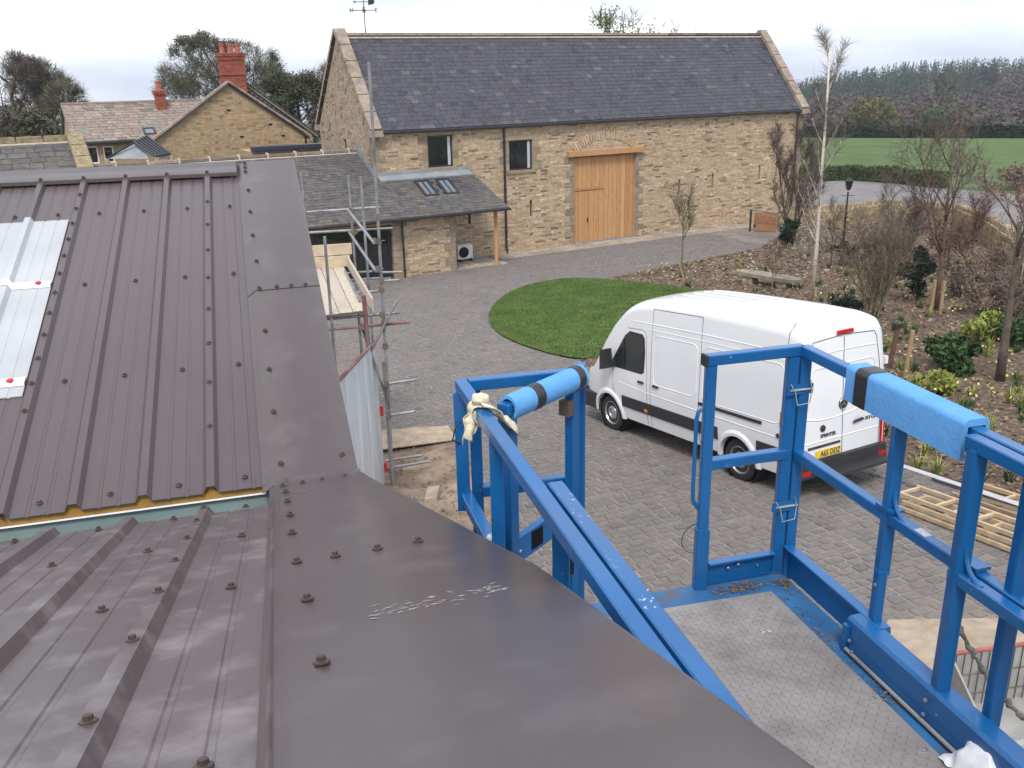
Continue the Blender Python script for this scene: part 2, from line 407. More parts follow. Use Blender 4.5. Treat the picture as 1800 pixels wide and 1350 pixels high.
# ================================================================== buildings
STONE = [(0.14, 0.1, 0.075), (0.38, 0.28, 0.185), (0.48, 0.365, 0.245), (0.35, 0.255, 0.168), (0.5, 0.395, 0.275), (0.42, 0.31, 0.2), (0.6, 0.51, 0.385)]
m_stone = mat('sandstone', STONE, 0.9, nscale=9, namt=0.3, bump=0.5, bscale=30, attr=True, spec=0.2)
m_rubble = mat('pinkish rubble', [(0.13, 0.1, 0.08), (0.31, 0.235, 0.17), (0.38, 0.3, 0.225), (0.27, 0.205, 0.15), (0.42, 0.34, 0.26)], 0.9, nscale=9, namt=0.3, bump=0.5, bscale=30, attr=True, spec=0.2)
m_mortar = mat('lime mortar', [(0.38, 0.295, 0.205), (0.45, 0.36, 0.26)], 0.95, nscale=3, namt=0.2, bump=0.3, spec=0.1)
m_quoin = mat('dressed stone', [(0.2, 0.16, 0.115), (0.3, 0.235, 0.16), (0.25, 0.2, 0.15), (0.36, 0.28, 0.18)], 0.9, nscale=5, namt=0.25, bump=0.3, attr=True, spec=0.2)
m_coping = mat('coping stone', [(0.25, 0.2, 0.165), (0.33, 0.265, 0.21)], 0.9, nscale=4, namt=0.3, bump=0.35, attr=True, spec=0.2, dirt=(0.12, 0.1, 0.08), dscale=1.2, dlo=.55, dhi=.8)
m_ridge = mat('ridge stone', [(0.1, 0.085, 0.08), (0.3, 0.235, 0.2), (0.36, 0.29, 0.23)], 0.9, nscale=6, namt=0.3, bump=0.3, attr=True, spec=0.2)
m_lime = mat('pale pointing', [(0.55, 0.47, 0.38)], 0.95, namt=0.2, spec=0.1)
m_slate = mat('blue slate', [(0.036, 0.036, 0.047), (0.049, 0.049, 0.062), (0.06, 0.059, 0.073), (0.053, 0.05, 0.062), (0.095, 0.093, 0.104)], 0.62, nscale=7, namt=0.3, bump=0.25, bscale=25, attr=True, spec=0.35)
m_slate2 = mat('weathered slate', [(0.056, 0.052, 0.06), (0.08, 0.076, 0.08), (0.11, 0.097, 0.085), (0.07, 0.067, 0.077), (0.13, 0.115, 0.095)], 0.75, nscale=5, namt=0.3, bump=0.3, bscale=20, attr=True, spec=0.3)
m_sslate = mat('stone slate', [(0.12, 0.115, 0.11), (0.25, 0.18, 0.155), (0.2, 0.19, 0.165), (0.32, 0.225, 0.19), (0.23, 0.22, 0.17)], 0.88, nscale=5, namt=0.25, bump=0.3, attr=True, spec=0.2)
m_black = mat('black gutter iron', [(0.018, 0.018, 0.022)], 0.45, namt=0.1, spec=0.5)
m_lead = mat('lead flashing', [(0.2, 0.215, 0.235), (0.26, 0.275, 0.295)], 0.55, nscale=3, namt=0.15, spec=0.4)
m_oak = mat('new timber', [(0.38, 0.195, 0.085), (0.47, 0.26, 0.12), (0.42, 0.225, 0.1), (0.5, 0.295, 0.145)], 0.65, nscale=5, namt=0.2, attr=True, stretch=((6, 6, 0.6), (0, 0, 0)), spec=0.3)
m_frame = mat('dark window frame', [(0.022, 0.024, 0.028)], 0.4, namt=0, spec=0.5)
m_glass = mat('dark window glass', [(0.012, 0.013, 0.016)], 0.04, namt=0, spec=0.8)
m_sglass = mat('skylight glass', [(0.16, 0.19, 0.22)], 0.05, namt=0.1, spec=1.0)
m_white = mat('white paint', [(0.75, 0.75, 0.76)], 0.5, namt=0.05)
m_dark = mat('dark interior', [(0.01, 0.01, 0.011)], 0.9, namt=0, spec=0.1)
rw = random.Random(21)
def backing(parent, O, U, N, w, h, holes=(), tri=None, name='wall', m=None, depth=0.14):
    xs = sorted({0, w, *[v for q in holes for v in (q[0], q[1])]}); zs = sorted({0, h, *[v for q in holes for v in (q[2], q[3])]}); b = MB()
    P = lambda u, z, n=0.0: O + U * u + UP * z + N * n
    for i in range(len(xs) - 1):
        for k in range(len(zs) - 1):
            cx, cz = (xs[i] + xs[i + 1]) / 2, (zs[k] + zs[k + 1]) / 2
            if any(q[0] < cx < q[1] and q[2] < cz < q[3] for q in holes): continue
            b.face([P(xs[i], zs[k]), P(xs[i + 1], zs[k]), P(xs[i + 1], zs[k + 1]), P(xs[i], zs[k + 1])])
    for q in holes:
        c = [(q[0], q[2]), (q[1], q[2]), (q[1], q[3]), (q[0], q[3])]
        for i in range(4):
            a, d = c[i], c[(i + 1) % 4]; b.face([P(*a), P(*d), P(*d, -depth), P(*a, -depth)])
    for t in (tri or ()): b.face([P(*q) for q in t])
    return b.build(name, m or m_mortar, parent, fix=False)
def courses(parent, O, U, N, w, h, holes=(), lim=None, ch=(0.055, 0.1), ln=(0.16, 0.6), m=None, nobj=300, proud=0.014, name='wall_stone', many='wall_stones', thick=0.02, gap=0.006):
    out = []; z = 0.0
    while z < h - 0.03:
        c = min(rw.uniform(*ch), h - z); u0, u1 = (0, w) if lim is None else lim(z + c)
        u = u0 + rw.uniform(-.2, 0)
        while u < u1 - 0.02:
            L = rw.uniform(*ln) if rw.random() > .15 else rw.uniform(ln[0] * .6, ln[0]); a, d = max(u, u0), min(u + L, u1); u += L
            for q in holes:                                         # trim at openings
                if q[2] - 0.02 < z + c / 2 < q[3] + 0.02 and a < q[1] and d > q[0]:
                    if a < q[0]: d = q[0]
                    elif d > q[1]: a = q[1]
                    else: a = d
            if d - a < 0.04: continue
            pr = proud * rw.uniform(.5, 1.4)
            out.append((O + U * ((a + d) / 2) + UP * (z + c / 2) + N * (pr - thick / 2), U * ((d - a) / 2 - gap), -UP * (c / 2 - gap * rw.uniform(.6, 1.3)), N * (thick / 2), min(.99, max(0, rw.gauss(.56, .2) if rw.random() > .06 else rw.uniform(0, .1)))))
        z += c
    pieces(name, many, out, m or m_stone, parent, nobj, 0.94)
def slates(parent, O, U, Sd, w, length, ex=0.24, wr=(0.25, 0.45), m=None, nobj=300, lim=None, holes=(), name='roof_slate', many='roof_slates', th=0.012, gap=.004):
    n = U.cross(Sd).normalized()
    if n.z < 0: n = -n
    out = []; v = 0.0; row = 0
    while v < length - 0.02:
        e = min(ex, length - v); u0, u1 = (0, w) if lim is None else lim(v + e / 2); u = u0 - rw.uniform(0, wr[0])
        while u < u1 - 0.01:
            L = rw.uniform(*wr); a, d = max(u, u0), min(u + L, u1); u += L
            if d - a < 0.03: continue
            if any(q[0] < (a + d) / 2 < q[1] and q[2] < v + e / 2 < q[3] for q in holes): continue
            tl = rw.uniform(.9, 1.25); c = O + U * ((a + d) / 2) + Sd * (v + e * .56) + n * (th * 1.0 * tl)
            ay = (Sd * (e * .58) - n * (th * .55 * tl))
            out.append((c + U * rw.uniform(-.004, .004), U * ((d - a) / 2 - gap), ay * (1 + rw.uniform(-.02, .03)), n * (th * .5), min(.99, max(0, rw.gauss(.5, .22)))))
        v += e; row += 1
    pieces(name, many, out, m or m_slate, parent, nobj, 1.0)
def pipe(parent, p0, p1, r=0.04, name='downpipe', shoe=None, m=None):
    b = MB(); b.tube(p0, p1, r, n=8); d = (V(p1) - V(p0)); L = d.length
    for k in (0.12, 0.5, 0.85): b.tube(V(p0) + d * k, V(p0) + d * (k + .06 / L), r * 1.4, n=8)
    if shoe: b.tube(p1, V(p1) + V(shoe), r, n=8)
    return b.build(name, m or m_black, parent, smooth=True)
def quoins(parent, corner, U, N, z0, z1, m=None, h=0.3, l1=0.55, l2=0.3, name='quoin', side=True):
    z = z0; k = 0; U0 = unit_blocks('quoin' + (m or m_quoin).name, m or m_quoin, .96)
    while z < z1 - .05:
        hh = min(h * rw.uniform(.85, 1.15), z1 - z); a, c = (l1, l2) if k % 2 else (l2, l1)
        a *= rw.uniform(.85, 1.15); c *= rw.uniform(.85, 1.15)
        link(name, U0[int(rw.random() * 7.99)], parent, basis(corner + U * (a / 2 - .012) + N * 0.012 + UP * (z + hh / 2), U * (a / 2), -UP * (hh / 2 - .008), N * .018))
        if side: link(name, U0[int(rw.random() * 7.99)], parent, basis(corner - U * .012 - N * (c / 2 - .012) + UP * (z + hh / 2), N * (c / 2), UP * (hh / 2 - .008), -U * .018))
        z += hh; k += 1
def window(parent, P, U, N, w, h, fr=0.06, bars=(), glass=None, rec=0.1, fm=None, strip=False, name='window'):
    """P bottom-left corner on the wall face"""
    f = MB(); D = N * (-rec)
    for a, d in (((0, fr / 2), (w, fr / 2)), ((0, h - fr / 2), (w, h - fr / 2)), ((fr / 2, fr), (fr / 2, h - fr)), ((w - fr / 2, fr), (w - fr / 2, h - fr))):
        f.beam(P + D + U * a[0] + UP * a[1], P + D + U * d[0] + UP * d[1], fr, fr, 0.004, hint=N)
    for u in bars: f.beam(P + D + U * u + UP * fr, P + D + U * u + UP * (h - fr), fr * .7, fr * .7, .003, hint=N)
    wo = f.build(name, fm or m_frame, parent)
    g = MB(); c = P + D - N * .01 + U * (w / 2) + UP * (h / 2); g.box(c, U * (w / 2 - fr * .5), UP * (h / 2 - fr * .5), N * .006); g.build('pane', glass or m_glass, wo)
    if strip:
        g = MB(); g.box(P + D + N * .012 + U * (w * .87) + UP * (h / 2), U * (w * .055), UP * (h / 2 - fr), N * .008); g.build('white_reveal', mat('pale reveal', [(.42, .43, .45)], .6, namt=.1), wo)
    return wo

# ---------------------------------------------------------------- barn
E0 = 5.68; RID = 9.42; TD = 3.3; SL, SR = -11.4, 12.75
barn = thing('stone_barn', Bn(0, 0, 0), 'long tall stone barn with dark slate roof and big timber door', 'barn')
bu, bz, bn = BD * BS, UP * BS, BN * BS
def BM(v): return v * BS
HO = [(-1.62 - SL, 1.88 - SL, 0, 4.1), (-8.95 - SL, -7.78 - SL, 4.05, 5.36), (-5.05 - SL, -3.85 - SL, 3.66, 4.97)]
slits = [(-3.95, 1.55), (4.6, 1.85), (6.75, 2.0), (9.9, 2.2), (11.1, 2.3), (-7.1, 1.5)]
HOs = HO + [(s - SL - .06, s - SL + .06, z, z + .75) for s, z in slits]
sc = lambda hs: [tuple(v * BS for v in q) for q in hs]
WB = (SR - SL) * BS; HB = E0 * BS
backing(barn, Bn(SL, 0, -.4), BD, BN, WB, HB + .4 * BS, [(a, b_, c + .4 * BS, d + .4 * BS) for a, b_, c, d in sc(HOs)])
HOt = sc([(a - (.0), b_ + .0, c, d) for a, b_, c, d in HOs]) 
courses(barn, Bn(SL, 0, 0), BD, BN, WB, HB - .02, HOt + sc([(-1.95 - SL, 2.2 - SL, 4.1, 4.42)]), nobj=300)
for q in slits:                                                      # dark back of the ventilation slits
    pass
b = MB()
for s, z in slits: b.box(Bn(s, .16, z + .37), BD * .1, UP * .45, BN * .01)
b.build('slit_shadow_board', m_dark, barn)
# left gable
GD = 2 * TD
def glim(W, z0, z1):
    def f(z):
        zz = z / BS
        if zz <= z0: return (0, W)
        k = min(1, (zz - z0) / (z1 - z0)); return (k * W / 2, W - k * W / 2)
    return f
gh = [(2.55, 2.95, 4.45, 5.2)]
backing(barn, Bn(SL, GD, -.4), -(-BN) * 1.0 if False else BN, -BD, GD * BS, HB + .4 * BS, [(a * BS, c * BS, (d + .4) * BS, (e_ + .4) * BS) for a, c, d, e_ in [(GD - 3.5, GD - 3.1, 4.45, 5.2)]],
        [[(0, HB + .4 * BS), (GD * BS, HB + .4 * BS), (GD * BS / 2, (RID + .4) * BS)]], name='gable_wall')
courses(barn, Bn(SL, GD, 0), BN, -BD, GD * BS, RID * BS, [(a * BS, c * BS, d * BS, e_ * BS) for a, c, d, e_ in [(GD - 3.5, GD - 3.1, 4.45, 5.2)]], glim(GD * BS, E0, RID), ch=(.08, .17), ln=(.1, .34), m=m_rubble, nobj=200, name='gable_stone', many='gable_stones')
window(barn, Bn(SL, 3.5, 4.45), BN, -BD, .4 * BS, .75 * BS, .05, rec=.12, name='slit_window')
for t, fl in ((0, 1), (GD, -1)):                                      # right and rear walls
    pass
b = MB(); R = [Bn(SR, 0, -.4), Bn(SR, GD, -.4), Bn(SR, GD, E0), Bn(SR, TD, RID), Bn(SR, 0, E0)]; b.face(R); b.face([Bn(SR, GD, -.4), Bn(SL, GD, -.4), Bn(SL, GD, E0), Bn(SR, GD, E0)])
b.build('rear_wall', m_mortar, barn)
# roof
SLP = (Bn(0, TD, RID) - Bn(0, -.12, E0 - .02)); SLn = SLP.length; SD = SLP.normalized()
nr = BD.cross(SD); nr = nr if nr.z > 0 else -nr
b = MB(); A, B_, C_, D_ = Bn(SL + .1, -.1, E0), Bn(SR - .1, -.1, E0), Bn(SR - .1, TD, RID - .01), Bn(SL + .1, TD, RID - .01)
b.hexa([A - nr * .06, B_ - nr * .06, C_ - nr * .06, D_ - nr * .06, A, B_, C_, D_])
A2, B2 = Bn(SL + .1, GD + .1, E0), Bn(SR - .1, GD + .1, E0)
b.hexa([p - UP * .06 for p in (A2, B2, C_, D_)] + [A2, B2, C_, D_])
roof = b.build('roof', m_slate, barn)
slates(roof, Bn(SL + .34, -.14, E0 - .02), BD, SD, (SR - SL - .68) * BS, SLn - .05, .235, (.26, .46), m_slate, 300)
U0 = unit_blocks('ridge_stone', m_ridge, .96); s = SL + .3
while s < SR - .35:
    L = min(rw.uniform(.75, 1.0), SR - .3 - s); c = Bn(s + L / 2, TD, RID + .05)
    link('ridge_stone', U0[int((rw.uniform(.4, .99) if s < 5.5 or rw.random() < .15 else rw.uniform(0, .3)) * 7.99)], barn, basis(c, BD * (L / 2 * BS - .004), BN * .17, UP * .06)); s += L
b = MB(); b.beam(Bn(SL + .3, TD - .16, RID - .1), Bn(SR - .3, TD - .16, RID - .1), .1, .07, .01); b.build('ridge_pointing', m_lime, barn)
# copings on both gables
for s0, sg in ((SL + .12, 1), (SR - .12, -1)):
    Uc = unit_blocks('coping_stone', m_coping, .97)
    for sd in (0, 1):
        t0, t1 = (-.22, TD) if sd == 0 else (GD + .22, TD); n = 6
        for k in range(n):
            a, d = Bn(s0, t0 + (t1 - t0) * k / n, E0 - .1 + (RID + .12 - E0 + .1) * k / n + .12), Bn(s0, t0 + (t1 - t0) * (k + 1) / n, E0 - .1 + (RID + .12 - E0 + .1) * (k + 1) / n + .12)
            ay = (d - a) / 2; ln_ = ay.length; nn = BD.cross(ay).normalized(); nn = nn if nn.z > 0 else -nn
            link('coping_stone', Uc[int(rw.random() * 7.99)], barn, basis((a + d) / 2, BD * .27, ay * (1 - .008 / ln_), nn * .085))
    for t in (-.14, GD + .14):
        b = MB(); b.box(Bn(s0, t, E0 - .12), BD * .3, BN * .22, UP * .13, taper=.9); b.build('kneeler', m_coping, barn)
quoins(barn, Bn(SL, 0, 0), BD, BN, .1, E0 * BS - .3, l1=.62, l2=.34)
quoins(barn, Bn(SR, 0, 0), -BD, BN, .1, E0 * BS - .3, l1=.62, l2=.34)
b = MB(); b.beam(Bn(SL + .35, -.2, E0 - .1), Bn(SR - .35, -.2, E0 - .1), .15, .13, .03); b.build('gutter', m_black, barn)
pipe(barn, Bn(-4.98 - .35, -.1, E0 - .1), Bn(-4.98 - .35, -.1, .25), .055, shoe=(0.04, -.16, -.12))
pipe(barn, Bn(SR - .45, -.1, E0 - .1), Bn(SR - .45, -.1, .15), .055, shoe=(0.04, -.16, -.12))
for q, cut in ((HO[1], 1), (HO[2], 1)):
    w, h = (q[1] - q[0]) * BS, (q[3] - q[2]) * BS; P = Bn(SL + q[0], 0, q[2]); window(barn, P, BD, BN, w, h, .075, strip=True, rec=.09)
    b = MB(); b.box(P + BD * (w / 2) - UP * .07 + BN * .03, BD * (w / 2 + .15), UP * .06, BN * .06); b.build('window_sill', m_quoin, barn)
    b = MB(); b.box(P + BD * (w / 2) + UP * (h + .12) + BN * .008, BD * (w / 2 + .12), UP * .12, BN * .014, .9); b.build('window_lintel', m_quoin, barn)
    for k in range(4):
        for sd in (0, 1):
            L = (.5 if (k + sd) % 2 else .26) * rw.uniform(.85, 1.1); x = -L / 2 if sd == 0 else w + L / 2
            link('jamb_stone', unit_blocks('quoin' + m_quoin.name, m_quoin, .96)[int(rw.random() * 7.99)], barn, basis(P + BD * x + UP * (h * (k + .5) / 4) + BN * .01, BD * (L / 2 - .006), -UP * (h / 8 - .008), BN * .018))
# arch of thin stones over the door
Uv = unit_blocks('arch_stone', m_stone, .92); cx = .13; Rr = 3.0; zc = 4.95 - Rr + .05
for k in range(27):
    a = radians(-36 + 72 * k / 26); d = BD * sin(a) + UP * cos(a); e = BD * cos(a) - UP * sin(a)
    link('arch_stone', Uv[int(rw.uniform(.2, .99) * 7.99)], barn, basis(Bn(cx, -.012, zc) + d * (Rr * BS * .99), e * .05, d * .21, BN * .03))
# door
q = HO[0]; w = (q[1] - q[0]) * BS; P = Bn(SL + q[0], .12, 0); hD = 4.02 * BS
door = MB().box(P + BD * (w / 2) + UP * (hD / 2) - BN * .05, BD * (w / 2), UP * (hD / 2), BN * .03).build('barn_door', m_oak, barn)
def planks(u0, u1, z0, z1, n, off=0.0, nm='door_plank'):
    U_ = unit_blocks('door_plank', m_oak, .985)
    for k in range(n):
        a, d = u0 + (u1 - u0) * k / n, u0 + (u1 - u0) * (k + 1) / n
        link(nm, U_[int(rw.random() * 7.99)], door, basis(P + BD * ((a + d) / 2) + UP * ((z0 + z1) / 2) + BN * (off - .02), BD * ((d - a) / 2 - .006), -UP * ((z1 - z0) / 2), BN * .02))
planks(0.03, w * .5, hD * .64, hD - .02, 7); planks(w * .5 + .02, w - .03, .06, hD - .02, 7)
planks(.03, w * .25, .06, hD * .62, 3, .012); planks(w * .25, w * .5, .06, hD * .62, 3, .012)
b = MB(); b.beam(P + BD * .03 + UP * (hD * .63) + BN * .03, P + BD * (w * .5) + UP * (hD * .63) + BN * .03, .05, .05, .005)
for x in (0.1, w * .14, w * .21, w * .3, w * .37, w * .44): pass
b.build('door_rail', m_oak, door)
b = MB(); b.box(P + BD * (w * .235) + UP * (hD * .27) + BN * .03, BD * .025, UP * .1, BN * .02); b.build('door_handle', m_black, door)
for x0, x1 in ((.05, .06), (.16, .17), (.27, .28), (.4, .41)): 
    b = MB(); b.beam(P + BD * (w * x0) + UP * .1 + BN * .02, P + BD * (w * x0) + UP * (hD * .6) + BN * .02, .1, .03, .008, hint=BN); b.build('door_stile', m_oak, door)
b = MB(); b.box(P + BD * (w / 2) + UP * .03 + BN * .02, BD * (w / 2), UP * .05, BN * .05); b.build('door_sill', m_lead, door)
b = MB(); b.beam(Bn(SL + q[0] - .4, -.05, 4.2), Bn(SL + q[1] + .35, -.05, 4.2), .24, .27, .012, r=.2); b.build('lintel_beam', m_oak, barn)
for sd in (0, 1):
    z = .1; k = 0
    while z < 4.0 * BS:
        hh = rw.uniform(.24, .36); L = (.55 if k % 2 else .24) * rw.uniform(.85, 1.1); x = -L / 2 if sd == 0 else w + L / 2
        link('jamb_stone', unit_blocks('quoin' + m_quoin.name, m_quoin, .96)[int(rw.random() * 4.99)], barn, basis(Bn(SL + q[0], -.014, 0) + BD * x + UP * (z + hh / 2), BD * (L / 2 - .005), -UP * (hh / 2 - .008), BN * .02)); z += hh; k += 1
# flagstones along its foot
fl = []
u = SL + 4.4
flp = sheet('flagstone_strip', [Bn(-6.2, -.05, 0), Bn(SR + 1, -.05, 0), Bn(SR + 1, -1.35, 0), Bn(-6.2, -1.35, 0)], .012, m_joint, 1.5, kind='structure')
m_flag = mat('flagstone', [(0.24, 0.2, 0.17), (0.36, 0.3, 0.24), (0.3, 0.255, 0.21)], .85, nscale=4, namt=.25, attr=True, spec=.25)
for t in (-.33, -.98):
    u = -6.2
    while u < SR + .9:
        L = rw.uniform(.5, 1.1); c = Bn(u + L / 2, t, 0); c.z = gz(c.x, c.y) + .02; fl.append((c, BD * (L * BS / 2 - .012), BN * .325, UP * .015, rw.random())); u += L
pieces('flagstone', 'flagstones', fl, m_flag, flp, 300, .98)
# weather vane
vx = Bn(SL + 1.3, TD, RID + .1)
vane = thing('weather_vane', vx, 'black iron weather vane on the barn ridge beside the gable', 'weather vane')
b = MB(); b.tube(vx, vx + UP * 1.55, .025, .018, n=6); b.build('spindle', m_black, vane)
b = MB(); zz = vx + UP * .95
vd = V((1, .15, 0)).normalized(); ve = V((-.15, 1, 0))
b.tube(zz - vd * .5, zz + vd * .5, .018, n=5); b.tube(zz - ve * .5, zz + ve * .5, .018, n=5)
b.build('cardinal_arms', m_black, vane)
def strokes(b, c, U, Vv, N, segs, w=.03, d=.01):
    for x0, y0, x1, y1 in segs: b.beam(c + U * x0 + Vv * y0, c + U * x1 + Vv * y1, d, w, .001, hint=Vv if abs(y1 - y0) < abs(x1 - x0) else U)
for dd, seg in ((-vd, [(-.06, -.08, -.06, .08), (-.06, .08, -.02, 0), (-.02, 0, .02, -.0), (.02, 0, .06, .08), (.06, .08, .06, -.08), (-.06, -.08, -.02, 0)]), (vd, [(-.05, -.08, -.05, .08), (-.05, .08, .05, .08), (-.05, 0, .04, 0), (-.05, -.08, .05, -.08)]),
                (-ve, [(-.05, .08, .05, .08), (-.05, .08, -.05, 0), (-.05, 0, .05, 0), (.05, 0, .05, -.08), (.05, -.08, -.05, -.08)]), (ve, [(-.05, -.08, -.05, .08), (-.05, .08, .05, -.08), (.05, -.08, .05, .08)])):
    b = MB(); strokes(b, zz + dd * .56, vd, UP, ve, seg); b.build('cardinal_letter', m_black, vane)
b = MB(); zz = vx + UP * 1.3; b.tube(zz - vd * .36, zz + vd * .3, .015, n=5); b.prism([zz + vd * .2 - UP * .14 - ve * .008, zz + vd * .45 - UP * .1 - ve * .008, zz + vd * .5 + UP * .04 - ve * .008, zz + vd * .36 + UP * .14 - ve * .008, zz + vd * .2 + UP * .06 - ve * .008], ve * .016)
b.prism([zz - vd * .36 - ve * .006 + UP * .06, zz - vd * .47 - ve * .006, zz - vd * .36 - ve * .006 - UP * .06], ve * .012); b.build('vane_arrow', m_black, vane)

# ---------------------------------------------------------------- low slate wing and porch in front of the gable
wing = thing('slate_wing', Bn(-14, 0, 0), 'low stone wing with weathered slate roof, two skylights and a timber post porch', 'building')
WL, WR = -22.1, -6.75; tg, zg = -2.86, 2.52; tr, zr = 1.95, 4.76; wt = -2.42
b = MB(); WS = Bn(0, tr, zr) - Bn(0, tg, zg); WLn = WS.length; WD = WS.normalized(); kt = (0 - tg) / (tr - tg); z0 = zg + (zr - zg) * kt
nw = BD.cross(WD); nw = nw if nw.z > 0 else -nw
P4 = [Bn(WL, tg, zg), Bn(SL, tg, zg), Bn(SL, tr, zr), Bn(WL, tr, zr)]; b.hexa([p - nw * .09 for p in P4] + [p - nw * .02 for p in P4])
P4 = [Bn(SL + .002, tg, zg), Bn(WR + .08, tg, zg), Bn(WR - .35, -.02, z0), Bn(SL + .002, -.02, z0)]; b.hexa([p - nw * .09 for p in P4] + [p - nw * .02 for p in P4])
P4 = [Bn(WL, tr * 2 - tg, zg), Bn(SL - .1, tr * 2 - tg, zg), Bn(SL - .1, tr, zr), Bn(WL, tr, zr)]; b.hexa([p - UP * .09 for p in P4] + [p - UP * .02 for p in P4])
wroof = b.build('roof', m_slate2, wing)
Wt = (WR - WL) * BS; xb = (SL - WL) * BS
def wl(v):
    k = v / WLn
    if k < kt: return (0, Wt + .08 - .43 * BS * k / kt)
    return (0, xb)
SK = [((-9.9 - WL) * BS, (-9.28 - WL) * BS), ((-8.95 - WL) * BS, (-8.33 - WL) * BS)]; sv0, sv1 = WLn * .25, WLn * .475
slates(wroof, Bn(WL, tg - .03, zg), BD, WD, Wt, WLn - .05, .21, (.22, .4), m_slate2, 300, wl, [(a, c, sv0, sv1) for a, c in SK])
for a, c in SK:                                                     # skylights
    O = Bn(WL, tg, zg) + BD * a + WD * sv0 + nw * .03; w, h = c - a, sv1 - sv0; f = MB()
    for x, y, x2, y2 in ((0, .04, w, .04), (0, h - .04, w, h - .04), (.04, .08, .04, h - .08), (w - .04, .08, w - .04, h - .08), (w / 2, .08, w / 2, h - .08)):
        f.beam(O + BD * x + WD * y, O + BD * x2 + WD * y2, .125 if x != w / 2 else .05, .1, .006, hint=nw)
    so_ = f.build('skylight', m_frame, wing)
    for x0, x1 in ((.08, w / 2 - .02), (w / 2 + .02, w - .08)):
        g = MB(); g.box(O + BD * ((x0 + x1) / 2) + WD * (h / 2) + nw * .005, BD * ((x1 - x0) / 2), WD * (h / 2 - .08), nw * .01); g.build('pane', m_sglass, so_)
    g = MB(); g.box(O + BD * (w / 2) - WD * .09 - nw * .01, BD * (w / 2 + .04), WD * .1, nw * .012); g.build('skirt', m_lead, so_)
b = MB(); b.box(Bn((SL + WR - .3) / 2 + .1, -.06, z0 + .06), BD * ((WR - SL - .3) * BS / 2), UP * .09, BN * .02)
b.hexa([p for p in (Bn(SL + .1, -.05, z0 - .02), Bn(WR - .35, -.05, z0 - .02), Bn(WR - .3, -.45, z0 - .17), Bn(SL + .1, -.45, z0 - .17))] + [p + UP * .05 for p in (Bn(SL + .1, -.05, z0 - .02), Bn(WR - .35, -.05, z0 - .02), Bn(WR - .3, -.45, z0 - .17), Bn(SL + .1, -.45, z0 - .17))])
b.build('lead_apron', m_lead, wing)
n = 9
for k in range(n):                                                  # stepped lead up the gable
    t = tr * (k + .5) / n; z = zg + (zr - zg) * (t - tg) / (tr - tg); b = MB(); b.box(Bn(SL - .03, t, z + .12), BD * .015, BN * (tr / n * BS / 2 + .02), UP * .2); b.build('step_flashing', m_lead, wing)
s = WL
while s < SL - .2:
    L = min(1.15, SL - s); c = Bn(s + L / 2, tr, zr + .04); b = MB()
    link('ridge_stone', U0[int(rw.uniform(0, .4) * 7.99)], wing, basis(c, BD * (L / 2 * BS - .01), BN * .15, UP * .05))
    b.box(Bn(s + L, tr, zr + .06), BD * .03, BN * .15, UP * .1); b.build('ridge_joint', m_lime, wing); s += L
b = MB(); b.beam(Bn(WL, tr - .16, zr - .06), Bn(SL - .05, tr - .16, zr - .06), .09, .06, .01); b.build('ridge_pointing', m_lime, wing)
b = MB(); b.beam(Bn(WL, tg - .06, zg - .05), Bn(WR + .1, tg - .06, zg - .05), .12, .11, .03); b.build('gutter', m_black, wing)
b = MB(); b.beam(Bn(-18, wt - .05, zg - .2), Bn(-11.75, wt - .05, zg - .2), .1, .13, .01, r=.3); b.build('timber_beam', m_oak, wing)
pl, pr = -11.72, -9.0
backing(wing, Bn(pl, wt, -.4), BD, BN, (pr - pl) * BS, (zg + .3) * BS); courses(wing, Bn(pl, wt, 0), BD, BN, (pr - pl) * BS, (zg - .05) * BS, nobj=220)
backing(wing, Bn(pr, wt, -.4), -BN, BD, (-wt) * BS, (zg + .5) * BS, name='return_wall'); courses(wing, Bn(pr, wt, 0), -BN, BD, (-wt) * BS, (zg + .1) * BS, nobj=60)
quoins(wing, Bn(pl, wt, 0), BD, BN, 0.05, (zg - .1) * BS, l1=.62, l2=.4); quoins(wing, Bn(pr, wt, 0), -BD, BN, 0.05, (zg - .1) * BS, l1=.5, l2=.3)
pipe(wing, Bn(pl + .38, wt - .1, zg - .05), Bn(pl + .38, wt - .1, .08), .04, shoe=(.02, -.1, -.06))
b = MB(); b.beam(Bn(WR - .35, wt + .0, -.05), Bn(WR - .35, wt + .0, zg - .12), .16, .16, .008, r=.45); b.build('porch_post', m_oak, wing)
b = MB(); b.beam(Bn(pr, wt, zg - .02), Bn(WR, wt, zg - .02), .12, .14, .008, r=.2); b.build('porch_beam', m_oak, wing)
fl = []
for i in range(5):
    for k in range(4):
        c = Bn(pr + .25 + i * .5, wt + .3 + k * .55, 0); c.z = gz(c.x, c.y) + .03; fl.append((c, BD * .25, BN * .28, UP * .02, rw.random()))
pieces('porch_flag', 'porch_flags', fl, m_flag, wing, 300, .98)
# glazed front of the wing behind the scaffold
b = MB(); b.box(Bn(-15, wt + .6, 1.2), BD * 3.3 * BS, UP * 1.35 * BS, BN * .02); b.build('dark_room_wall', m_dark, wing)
for k in range(4):
    window(wing, Bn(-18.2 + k * 1.6, wt + .1, .12), BD, BN, 1.6 * BS - .02, 2.12 * BS, .07, rec=.02, name='glazed_door')
b = MB(); b.box(Bn(-15.9, wt + .1, .06), BD * 4 * BS, UP * .1, BN * .1); b.build('door_threshold', m_lead, wing)
b = MB(); b.box(Bn(-20, wt, 1.0), BD * 2 * BS, UP * 1.5 * BS, BN * .05); b.build('wall_pier', m_mortar, wing)
